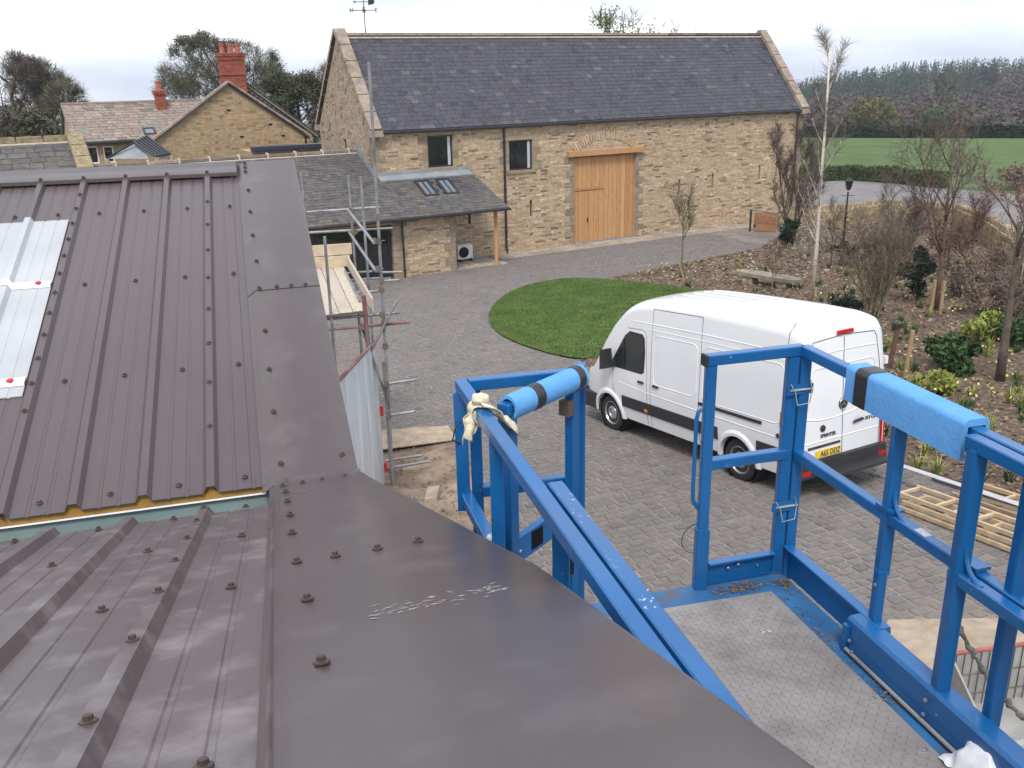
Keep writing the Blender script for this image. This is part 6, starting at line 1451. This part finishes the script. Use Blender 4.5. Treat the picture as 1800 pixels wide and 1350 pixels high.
def shrub(name, label, base, w, h, n, leaf, m, seed, group=None, cat='shrub', flat=1.0, stems=6, top=.5):
    r = random.Random(seed); base = V(base); t = thing(name, base, label, cat, group); b = MB(); s_ = MB()
    cl = [(V((r.gauss(0, .33) * w, r.gauss(0, .33) * w, r.uniform(.25, .8) * h)), r.uniform(.22, .4)) for k in range(9)]
    for k in range(n):
        c, rad = r.choice(cl); p = base + c + rv(r) * (rad * min(w, h) * r.random() ** .4); p.z = max(base.z + .03, p.z)
        a = rv(r) * leaf * r.uniform(.6, 1.3); e = rv(r).cross(a).normalized() * leaf * .45; b.face([p - a, p - e, p + a, p + e], min(.99, max(0, r.gauss(.45, .25))))
    for c, rad in cl: s_.path([base - UP * .05, base + c * .5, base + c], [.02, .013, .006], 4)
    b.build('foliage', m, t, fix=False); s_.build('stem', m_bark, t, fix=False); return t
def tuft(label, base, h, n, m, seed, spread=.5, w=.012, group=None, name='grass_clump', cat='plant'):
    r = random.Random(seed); base = V(base); b = MB()
    for k in range(n):
        a = r.uniform(0, 2 * pi); L = h * r.uniform(.6, 1.15); o = base + V((cos(a), sin(a), 0)) * r.uniform(0, .25 * h); d = (UP + V((cos(a), sin(a), 0)) * r.uniform(.1, spread)).normalized(); s = V((-sin(a), cos(a), 0)) * w; mid = o + d * L * .6; e = o + d * L + V((cos(a), sin(a), -.4)) * L * .18; sh = r.random()
        b.face([o - s - UP * .03, o + s - UP * .03, mid + s * .8, mid - s * .8], sh); b.face([mid - s * .8, mid + s * .8, e], sh)
    return b.build(name, m, None, label=label, cat=cat, group=group, fix=False)
rg = random.Random(77)
# ---- far wood on the hill
b = MB(); fl_ = []
for i in range(46):
    az = radians(8 + i * .75); fl_.append([V((sin(az) * r_, cos(az) * r_, TZ(sin(az) * r_, cos(az) * r_) + .8)) for r_ in range(225, 800, 25)])
for i in range(45):
    for j in range(len(fl_[0]) - 1): b.face([fl_[i][j], fl_[i + 1][j], fl_[i + 1][j + 1], fl_[i][j + 1]])
b.build('woodland_floor', mat('leaf litter', [(.06, .045, .038), (.085, .065, .05)], .95, nscale=.1, namt=.3, spec=.1), None, kind='structure', fix=False)
b = MB()
for k in range(2300):
    az = radians(rg.uniform(10, 41)); d = 235 + 460 * rg.random() ** .75; x, y = sin(az) * d, cos(az) * d; z = TZ(x, y); con = d > 430 + 70 * noise.noise(V((x * .008, y * .008, 5))) + (60 if az > radians(27) else 0)
    if con:
        h, w, tone = rg.uniform(9, 13), rg.uniform(2.2, 3.2), rg.uniform(.78, .99) if rg.random() > .12 else rg.uniform(.2, .4)
        for q in range(46):
            t = rg.random(); a = rg.uniform(0, 2 * pi); rad = w * (1 - t) ** .8 * rg.uniform(.5, 1.05); p = V((x + cos(a) * rad, y + sin(a) * rad, z + h * (.12 + .88 * t))); s = rg.uniform(.45, .95) * (1.15 - .6 * t)
            ov = (V((cos(a), sin(a), .45)) + rv(rg) * .35).normalized(); e1 = ov.cross(rv(rg)).normalized() * s; e2 = ov.cross(e1) ; b.face([p - e1, p + e2, p + e1], min(.99, max(0, tone + rg.uniform(-.05, .05))))
    else:
        h, w = rg.uniform(7, 10.5), rg.uniform(3.6, 5.4); tone = rg.choice([.05, .15, .22, .3, .36, .12, .2, .27, .6, .75])
        for q in range(85):
            v = rv(rg); v.z = abs(v.z) * 1.1 - .25; rad = rg.uniform(.7, 1.02) * (1 + .25 * noise.noise(v * 2 + V((x, y, 0)))); p = V((x + v.x * w * rad, y + v.y * w * rad, z + h * .55 + v.z * h * .45 * rad)); s = rg.uniform(.5, 1.05); ov = (v + rv(rg) * .4).normalized(); e1 = ov.cross(rv(rg)).normalized() * s; e2 = ov.cross(e1)
            b.face([p - e1, p + e2, p + e1], min(.99, max(0, tone + rg.uniform(-.06, .06) + .06 * v.z)))
b.build('far_woodland', m_wood, None, kind='stuff', label='mixed wood of dark conifers and bare trees on the hill beyond the field', cat='wood', fix=False)
def fartree(px, pyb, pyt, hw, Y, m, label, seed, n=1500, leaf=.45):
    r = random.Random(seed); c = AT(px, (pyb + pyt) / 2, Y); hx = hw / 1600 * Y; hz = (pyb - pyt) / 3200 * Y; gz_ = TZ(c.x, c.y); t = thing('field_tree', V((c.x, c.y, gz_)), label, 'tree'); b = MB()
    for k in range(n):
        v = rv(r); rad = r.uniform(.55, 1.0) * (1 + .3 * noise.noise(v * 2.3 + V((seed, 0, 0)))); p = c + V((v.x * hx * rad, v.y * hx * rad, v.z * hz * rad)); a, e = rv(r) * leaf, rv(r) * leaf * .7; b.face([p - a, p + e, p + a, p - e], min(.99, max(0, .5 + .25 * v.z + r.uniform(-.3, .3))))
    b.build('crown', m, t, fix=False); s = MB(); s.path([V((c.x, c.y, gz_)), c], [.35, .15], 6); s.build('trunk', m_bark, t, fix=False)
fartree(1535, 226, 172, 40, 215, lm('olive bud', [(.05, .05, .02), (.1, .095, .03), (.15, .14, .045)]), 'olive green rounded tree behind the far field hedge', 3)
fartree(1640, 226, 190, 22, 210, m_lg, 'small dark green tree between bare trees behind the far hedge', 4, 900, .35)
fartree(1738, 150, 118, 16, 420, m_ld, 'dark conifer pair standing clear on the brow of the hill', 5, 500, .6)
# ---- hedges
def hedge(pts, w, h, n, leaf, m, label, seed, zf_=TZ, name='hedge'):
    r = random.Random(seed); pts = [V(p) for p in pts]; base = pts[0]; t = thing(name, V((base.x, base.y, zf_(base.x, base.y))), label, 'hedge'); b = MB(); cum = [0]
    for a, c in zip(pts, pts[1:]): cum.append(cum[-1] + (c - a).length)
    core = MB()
    for a, c in zip(pts, pts[1:]):
        a2, c2 = V((a.x, a.y, zf_(a.x, a.y))), V((c.x, c.y, zf_(c.x, c.y))); core.beam(a2 + UP * h * .42, c2 + UP * h * .42, w * .6, h * .8, w * .1)
    for k in range(n):
        s = r.random() * cum[-1]; i = max(j for j in range(len(pts) - 1) if cum[j] <= s); p = pts[i].lerp(pts[i + 1], (s - cum[i]) / max(1e-6, cum[i + 1] - cum[i])); hh_ = h * (1 + .14 * noise.noise(V((s * .5, seed, 0))))
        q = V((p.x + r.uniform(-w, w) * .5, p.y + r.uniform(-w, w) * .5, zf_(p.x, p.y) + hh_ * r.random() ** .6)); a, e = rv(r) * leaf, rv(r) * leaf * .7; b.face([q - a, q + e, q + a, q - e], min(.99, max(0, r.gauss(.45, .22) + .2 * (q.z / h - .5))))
    core.build('core', m, t); b.build('foliage', m, t, fix=False); return t
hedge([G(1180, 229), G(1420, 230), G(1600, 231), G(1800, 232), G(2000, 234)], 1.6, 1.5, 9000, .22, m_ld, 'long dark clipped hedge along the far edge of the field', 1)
hedge([G(1360, 318), G(1420, 318), G(1500, 317), G(1580, 323), G(1662, 332)], 1.1, 1.15, 5200, .12, lm('hedge mix', [(.03, .045, .015), (.06, .085, .03), (.1, .075, .05)]), 'low ragged hedge between the road and the field', 2)
shrub('roadside_bush', 'dark brown roadside bush beside the field gate', G(1785, 332), 1.6, 1.6, 1500, .1, m_lb, 5)
# field gate
ga, gb = G(1668, 331), G(1742, 334); fg = thing('field_gate', ga, 'thin grey metal field gate in the gap of the roadside hedge', 'gate'); gd = (gb - ga)
for k in range(5): b = MB(); z = .2 + .24 * k; b.tube(ga + UP * z, gb + UP * z, .022, n=5); b.build('gate_bar', m_galv, fg)
for q in (0, .5, 1): b = MB(); b.tube(ga + gd * q - UP * .05, ga + gd * q + UP * 1.2, .03 if q != .5 else .02, n=6); b.build('gate_upright', m_galv, fg)
# ---- dry stone wall along the road
WP = [G(*p) for p in [(1368, 402), (1400, 400), (1480, 399), (1550, 390), (1620, 391), (1689, 403), (1730, 423), (1758, 443), (1800, 470), (1900, 520), (2100, 570)]]
dsw = thing('dry_stone_wall', WP[0], 'curving dry stone wall with upright coping stones between garden and road', 'wall')
m_dry = mat('dry stone', [(0.2, 0.15, 0.09), (0.33, 0.255, 0.16), (0.4, 0.315, 0.2), (0.28, 0.22, 0.15)], .92, nscale=8, namt=.35, bump=.4, attr=True, spec=.15, dirt=(.22, .2, .08), dscale=2, dlo=.58, dhi=.75)
core = MB(); bl = []; cps = []
for a, c in zip(WP, WP[1:]):
    d = V((c.x - a.x, c.y - a.y, 0)); L = d.length; d.normalize(); n_ = V((d.y, -d.x, 0)); n_ = n_ if n_.dot(CAMP - a) > 0 else -n_
    core.beam(a + UP * .45, c + UP * .45, .42, .9, .03); z = 0
    while z < .9:
        h_ = rg.uniform(.08, .14); u = rg.uniform(-.2, 0)
        while u < L:
            w_ = rg.uniform(.14, .42); p = a + d * (u + w_ / 2); p.z = a.z + (c.z - a.z) * u / L + z + h_ / 2; bl.append((p + n_ * (.21 + rg.uniform(0, .03)), d * (w_ / 2 - .006), -UP * (h_ / 2 - .005), n_ * .03, rg.random())); u += w_
        z += h_
    u = 0
    while u < L:
        w_ = rg.uniform(.07, .14); p = a + d * (u + w_ / 2); p.z = a.z + (c.z - a.z) * u / L + .9 + .13; cps.append((p, d * (w_ / 2 - .006) + UP * rg.uniform(-.02, .02), n_ * .2, UP * rg.uniform(.11, .16), rg.random())); u += w_
core.build('core', m_dry, dsw); pieces('wall_stone', 'wall_stones', bl, m_dry, dsw, 200, .9); pieces('coping_stone', 'coping_stones', cps, m_dry, dsw, 200, .85)
# timber gate at the barn end
gt = G(1318, 407); tg_ = thing('timber_gate', gt, 'orange brown boarded gate with grey top bar standing open by the barn corner', 'gate')
gx = (G(1364, 409) - gt); gx.z = 0; gw = gx.length; gx.normalize(); gn = V((gx.y, -gx.x, 0))
m_gw = mat('weathered orange board', [(.3, .14, .06), (.36, .18, .085), (.25, .12, .06)], .8, nscale=5, namt=.25, attr=True)
for k in range(6): b = MB(); b.beam(gt + UP * (.16 + .16 * k) + gx * .2, gt + gx * gw + UP * (.16 + .16 * k), .04, .15, .004, r=rg.random()); b.build('gate_board', m_gw, tg_)
b = MB(); b.beam(gt - UP * .1, gt + UP * 1.15, .09, .09, .01); b.build('gate_post', m_black, tg_); b = MB(); b.beam(gt + UP * 1.17 - gx * .25, gt + UP * 1.05 + gx * gw, .08, .08, .01); b.build('top_bar', m_galv, tg_); b = MB(); b.lathe(gt + UP * .35 + gx * .25 + gn * .05, gn, [(0, .07), (.03, .07), (.04, .03)], 12); b.build('latch', m_black, tg_)
# lamp post
lp = G(1478, 468); lh = VH(1478, 468, 310); lamp = thing('lamp_post', lp, 'slender black cast lamp post with small lantern in the planting bed', 'lamp post')
b = MB(); b.lathe(lp - UP * .05, UP, [(0, .09), (.3, .09), (.35, .055), (lh * .55, .04), (lh * .56, .06), (lh * .6, .035), (lh * .85, .03)], 10); b.build('post', m_black, lamp, smooth=True)
b = MB(); c = lp + UP * lh * .85; b.lathe(c, UP, [(0, .03), (.05, .09), (.35, .15), (.37, .17), (.45, .06), (.5, .02)], 6); b.build('lantern', m_black, lamp); b = MB(); b.lathe(c, UP, [(.07, .1), (.33, .152)], 6); b.build('lantern_glass', m_glass, lamp); b = MB(); b.tube(c - UP * .2 - V((.25, 0, 0)), c - UP * .2 + V((.25, 0, 0)), .015, n=6); b.build('ladder_bar', m_black, lamp)
# stone bench
b0, b1 = G(1300, 498), G(1402, 508); bd = (b1 - b0); bd.z = 0; L = bd.length; bd.normalize(); bs = V((-bd.y, bd.x, 0)); bench = thing('stone_bench', b0, 'long rough stone slab bench on squat blocks in the planting bed', 'bench')
b = MB(); n = 14; top = []; P = []
for k in range(n):
    a = 2 * pi * k / n; ex = abs(cos(a)) ** .5 * (1 if cos(a) > 0 else -1); ey = abs(sin(a)) ** .5 * (1 if sin(a) > 0 else -1); P.append(b0 + bd * (L / 2 + ex * (L / 2 + .12) * rg.uniform(.94, 1.04)) + bs * (ey * .33 * rg.uniform(.9, 1.08)) + UP * .38)
b.prism(P, UP * .13); b.build('slab', mat('lichened slab', [(.2, .175, .14), (.3, .26, .2)], .95, nscale=5, namt=.3, bump=.5, bscale=20, spec=.1), bench)
for k in (.2, .78): b = MB(); b.box(b0 + bd * L * k + UP * .19 - bs * .05, bd * .22, bs * .22, UP * .21, taper=.92); b.build('support', m_quoin, bench)
# ---- garden trees
def GH(px, yb, yt): return G(px, yb), VH(px, yb, yt)
p, h = GH(1428, 527, 62); tree('birch_tree', 'tall white stemmed birch with bare twigs beside the stone bench', p, h, 5, spread=.42, trunk_r=.072, first=.22, depth=3, kids=14, up=.5, bm=m_birch, tw=10, twl=.5, tww=.005, ratio=.16, brf=.3, straight=True, wob=.08)
p, h = GH(1388, 432, 190); tree('birch_tree', 'bare brown multi stemmed tree against the barn end', p, h, 6, spread=.38, trunk_r=.06, first=.15, depth=3, kids=8, up=.55, bm=m_bark, tw=26, twl=.55, tww=.007, ratio=.3, stems=3, wob=.1)
p, h = GH(1198, 490, 325); tree('young_tree', 'slim young tree with upswept green twigs staked by the lawn', p, h, 7, spread=.42, trunk_r=.05, first=.5, depth=3, kids=7, up=.7, bm=m_barkg, tm=m_twf, tw=12, twl=.45, tww=.006, ratio=.36, wob=.06)
p, h = GH(1356, 518, 428); tree('young_tree', 'small bare young tree just in front of the stone bench', p, h, 8, spread=.5, trunk_r=.025, first=.4, depth=3, kids=6, up=.4, bm=m_barkg, tw=10, twl=.3, tww=.005, ratio=.4)
p, h = GH(1530, 575, 400); tree('vase_shaped_shrub', 'pale vase shaped bare shrub fanning up behind the van', p, h, 9, spread=.36, trunk_r=.035, first=.06, depth=3, kids=5, up=.5, bm=m_barkg, tw=12, twl=.5, tww=.006, ratio=.6, stems=6)
p, h = GH(1645, 548, 215); tree('red_maple', 'reddish brown bare tree with dense twigs held by paired stakes', p, h, 10, spread=.5, trunk_r=.075, first=.3, depth=4, kids=5, up=.5, bm=m_barkr, tm=m_tw, tw=12, twl=.5, tww=.007, ratio=.5)
p, h = GH(1757, 672, 300); tree('purple_maple', 'smooth trunked bare tree with swelling red buds near the rhododendron', p, h, 11, spread=.5, trunk_r=.105, first=.42, depth=4, kids=4, up=.5, bm=m_bark, tm=m_twr, tw=7, twl=.4, tww=.006, ratio=.5, leaf=1, lf=.03, lmn=m_twr)
p, h = GH(1560, 500, 345); tree('bare_sapling', 'thin bare sapling in the crowded middle of the planting bed', p, h, 12, spread=.4, trunk_r=.03, first=.2, depth=3, kids=7, up=.6, tw=14, twl=.45, tww=.006, ratio=.35, straight=True)
p, h = GH(1665, 470, 240); tree('bare_sapling', 'tall thin bare sapling close to the curving wall', p, h, 13, spread=.35, trunk_r=.03, first=.2, depth=3, kids=6, up=.6, bm=m_barkr, tm=m_twr, tw=10, twl=.4, tww=.006, ratio=.25, straight=True)
p, h = GH(1790, 520, 235); tree('bare_sapling', 'pale stemmed sapling behind the purple maple by the wall', p, h, 14, spread=.4, trunk_r=.03, first=.2, depth=3, kids=6, up=.6, bm=m_birch, tw=10, twl=.4, tww=.006, ratio=.28, straight=True)
p, h = GH(1700, 500, 330); tree('bare_sapling', 'bushy brown sapling between the maples', p, h, 15, spread=.45, trunk_r=.035, first=.15, depth=3, kids=8, up=.5, tm=m_twr, tw=20, twl=.5, tww=.006, ratio=.4)
p, h = GH(1460, 470, 345); tree('bare_sapling', 'spindly bare sapling beside the lamp post', p, h, 16, spread=.4, trunk_r=.025, first=.2, depth=3, kids=6, up=.5, tw=12, twl=.4, tww=.005, ratio=.35)
p, h = GH(1600, 460, 340); tree('bare_sapling', 'bare sapling with dense brown twigs by the wall', p, h, 17, spread=.45, trunk_r=.03, first=.15, depth=3, kids=8, up=.5, tw=18, twl=.5, tww=.006, ratio=.4)
# evergreen and brown shrubs
shrub('evergreen_shrub', 'dark rounded evergreen shrub beside the open timber gate', G(1385, 440), .75, 1.6, 2600, .05, m_ld, 1)
shrub('evergreen_shrub', 'narrow dark evergreen shrub at the foot of the lamp post', G(1490, 468), .55, 1.25, 1600, .05, m_ld, 2)
shrub('evergreen_shrub', 'large glossy dark evergreen shrub next to the maple stakes', G(1612, 530), .8, 1.9, 3600, .055, m_ld, 3)
shrub('evergreen_shrub', 'low spreading dark evergreen shrub behind the van roof', G(1478, 552), .8, .6, 1800, .045, m_ld, 4)
shrub('rhododendron', 'dark green rhododendron with a few white buds', G(1672, 652), .8, .75, 1500, .085, m_lg, 5)
shrub('yellow_shrub', 'yellow green leafed low shrub in front of the rhododendron', G(1640, 692), .6, .45, 420, .1, m_ly, 6)
shrub('yellow_shrub', 'yellow green leafed shrub behind the purple maple trunk', G(1735, 600), .8, .85, 700, .1, m_ly, 7)
shrub('evergreen_shrub', 'green and gold laurel at the frame edge past the purple maple', G(1800, 610), .9, .9, 1500, .08, m_lg, 8)
for i, (x, y, w, h_) in enumerate([(1690, 520, 1.0, 1.3), (1745, 500, 1.2, 1.5), (1800, 520, 1.3, 1.6), (1720, 550, .9, 1.0), (1655, 455, 1.0, 1.2), (1580, 440, 1.0, 1.1), (1790, 560, 1.0, 1.2), (1520, 450, .8, .9), (1610, 410, 1.1, 1.1), (1680, 430, 1.2, 1.3), (1850, 560, 1.3, 1.6)]):
    shrub('brown_shrub', 'fluffy tan brown shrub with seed heads below the curving wall' if i % 2 else 'dark twiggy leafless shrub below the curving wall', G(x, y), w, h_, 1500, .05, m_lb if i % 2 else m_tw, 30 + i, group='tan seed head shrubs below the wall' if i % 2 else 'dark twiggy shrubs below the wall')
for i, (x, y) in enumerate([(1415, 425), (1440, 430), (1405, 455), (1455, 445)]):
    shrub('flowering_shrub', 'loose bare shrub speckled with tiny pale buds near the gate', G(x, y), .6, 1.1, 500, .025, lm('pale bud', [(.2, .16, .1), (.5, .47, .36), (.3, .26, .15)]), 60 + i, group='budding shrubs near the gate')
# stakes
m_stake = mat('tan stake', [(.3, .2, .1), (.38, .26, .14)], .9, nscale=6, namt=.2); m_staked = mat('dark stake', [(.1, .055, .035), (.13, .07, .045)], .9, nscale=6, namt=.2)
def stake(px, yb, yt, m, label, lean=(0, 0), cap=False, w=.075):
    g_, h_ = G(px, yb), VH(px, yb, yt); t = thing('tree_stake', g_, label, 'stake'); top = g_ + UP * h_ + V((lean[0], lean[1], 0)); b = MB(); b.beam(g_ - UP * .1, top, w, w, .006); b.build('post', m, t)
    if cap: b = MB(); b.box(top, V((.09, 0, 0)), V((0, .06, 0)), UP * .05); b.build('tie_block', m_rub, t)
stake(1562, 650, 572, m_staked, 'dark brown tree stake with black tie block behind the van', (.1, 0), True, .09); stake(1590, 665, 580, m_stake, 'pale tan tree stake beside the dark one behind the van', (.05, 0))
stake(1636, 552, 492, m_stake, 'left hand tan stake of the pair holding the red maple'); stake(1652, 556, 494, m_stake, 'right hand tan stake of the pair holding the red maple'); stake(1204, 494, 462, m_stake, 'short leaning stake at the young lawn side tree', (-.25, 0), False, .06); stake(1372, 475, 445, m_stake, 'short leaning stake beside the evergreen by the gate', (-.2, 0), False, .06); stake(1432, 530, 505, m_stake, 'stubby stake at the foot of the white birch', (0, 0), False, .07); stake(1545, 415, 370, m_stake, 'pale upright stake among the saplings near the wall', (.0, 0), False, .06)
# tufts and bulbs
k = 0; rr = random.Random(31)
while k < 190:
    px, py = rr.uniform(1080, 1800), rr.uniform(450, 860); g_ = G(px, py)
    if not inpoly(g_, BED) or inpoly(g_, LAWNS): continue
    v = V(g_) - Rw
    if -1.6 < v.dot(hv) < 5.2 and -2.4 < v.dot(lv) < .5: continue
    k += 1; q = rr.choice([0, 0, 1, 2]); tuft(('small dark green', 'small yellow green', 'small grass green')[q] + ' clump of strappy leaves in the bark mulch', g_ + UP * .03, rr.uniform(.16, .36), 26, (m_lg, m_ly, m_blade)[q], k, group=('dark green', 'yellow green', 'grass green')[q] + ' clumps in the bark mulch', spread=rr.uniform(.4, .9))
m_daff = lm('daffodil', [(.75, .55, .08), (.8, .68, .25), (.85, .8, .5)])
b = MB(); ds = MB()
for k in range(330):
    px, py = rr.choice([(rr.uniform(1080, 1330), rr.uniform(455, 500)), (rr.uniform(1300, 1600), rr.uniform(470, 560)), (rr.uniform(1640, 1760), rr.uniform(490, 560)), (rr.uniform(1480, 1780), rr.uniform(600, 720))]); g_ = G(px, py)
    if not inpoly(g_, BED) or inpoly(g_, LAWNS): continue
    h_ = rr.uniform(.15, .3); ds.tube(g_, g_ + UP * h_, .005, n=3, r=rr.random() * .6, cap=False)
    for q in range(3): a, e = rv(rr) * .03, rv(rr) * .03; b.face([g_ + UP * h_ - a, g_ + UP * h_ + e, g_ + UP * h_ + a, g_ + UP * h_ - e], rr.random())
b.build('daffodils', m_daff, None, kind='stuff', label='scattered yellow daffodils through the planting bed', cat='flowers', fix=False)
ds.build('daffodil_stems', m_blade, None, kind='stuff', label='thin green stems under the scattered daffodils', cat='stems', fix=False)
# ---- trees behind the buildings
def bigtree(px, pyt, Y, crown_w, label, seed, name='bare_tree', **kw):
    c = AT(px, pyt, Y); z0 = TZ(c.x, c.y); H_ = c.z - z0; rw_ = crown_w / 2 / 1600 * Y
    a = dict(spread=.55, trunk_r=.3, first=.36, depth=5, kids=4, up=.3, tw=16, twl=.85, tww=.02, ratio=.62, dome=(rw_, H_ * .33), fill=3600, gap=.14); a.update(kw)
    return tree(name, label, V((c.x, c.y, z0)), H_ * 1.0, seed, **a)
bigtree(385, 76, 82, 215, 'broad domed tree just coming into bud behind the red chimney', 41, 'domed_tree', tm=m_twf, tw=20, fill=9000, gap=.04, leaf=1, lf=.07, lmn=m_twf)
bigtree(8, 92, 74, 130, 'tall bare round headed tree beyond the slate outbuilding', 42); bigtree(70, 108, 76, 90, 'bare round headed tree standing between the taller tree and the cottage', 43, tm=m_twf); bigtree(108, 148, 72, 70, 'lower spreading bare tree close to the cottage end', 44, tm=m_twf, depth=4)
bigtree(455, 118, 84, 90, 'dark budding tree just right of the red chimney', 45, tm=m_twf, tw=20, leaf=1, lf=.07, lmn=m_ldull, depth=4)
bigtree(522, 142, 78, 85, 'rounded leafy green tree between the house and the barn gable', 46, 'leafy_tree', leaf=3, lf=.1, lmn=m_ldull, tm=m_twf, tw=24); bigtree(558, 112, 90, 60, 'thin bare tree peeping past the barn gable', 47, depth=4)
bigtree(1110, 24, 68, 70, 'sparse fresh leafed tree top above the barn ridge', 48, 'leafy_tree', leaf=2, lf=.09, tm=m_twf, tw=9, depth=4, kids=5, fill=700); bigtree(1180, 40, 70, 70, 'lower sparse fresh leafed tree top beside its taller neighbour above the barn ridge', 49, 'leafy_tree', leaf=2, lf=.08, tm=m_twf, tw=6, depth=4, fill=400)
for i, (px, py, Y, w, h_) in enumerate([(-20, 200, 64, 5, 5), (30, 205, 66, 5, 5), (80, 210, 64, 4.5, 4.6), (110, 205, 68, 4, 5)]):
    c = AT(px, py, Y); z0 = TZ(c.x, c.y); shrub('dark_thicket', 'dense dark brown thicket behind the slate outbuilding', V((c.x, c.y, z0)), w, c.z - z0 + .6, 4200, .2, m_tw if i % 2 else m_wood, 80 + i, group='thickets behind the outbuilding', cat='thicket')
for i, px in enumerate((230, 262, 300)):
    c = AT(px, 172, 95); z0 = TZ(c.x, c.y); shrub('dark_thicket', 'faint low thicket showing over the cottage ridge', V((c.x, c.y, z0)), 3.2, c.z - z0, 1600, .2, m_tw, 90 + i, group='thickets over the cottage ridge', cat='thicket')
# ---- air
if True:
    b = MB(); z0, z1 = -24, 19; X = 900
    b.hexa([V((-X, -200, z0)), V((X, -200, z0)), V((X, 950, z0)), V((-X, 950, z0)), V((-X, -200, z1)), V((X, -200, z1)), V((X, 950, z1)), V((-X, 950, z1))])
    hm = bpy.data.materials.new('haze'); hm.use_nodes = True; hn = hm.node_tree; hn.nodes.clear(); pv = hn.nodes.new('ShaderNodeVolumePrincipled'); ho = hn.nodes.new('ShaderNodeOutputMaterial'); pv.inputs['Color'].default_value = (.82, .86, .95, 1); pv.inputs['Density'].default_value = .00032; pv.inputs['Anisotropy'].default_value = .2; hn.links.new(pv.outputs[0], ho.inputs['Volume'])
    b.build('haze', hm, None, kind='stuff', label='thin pale haze filling the air over the valley', cat='haze')
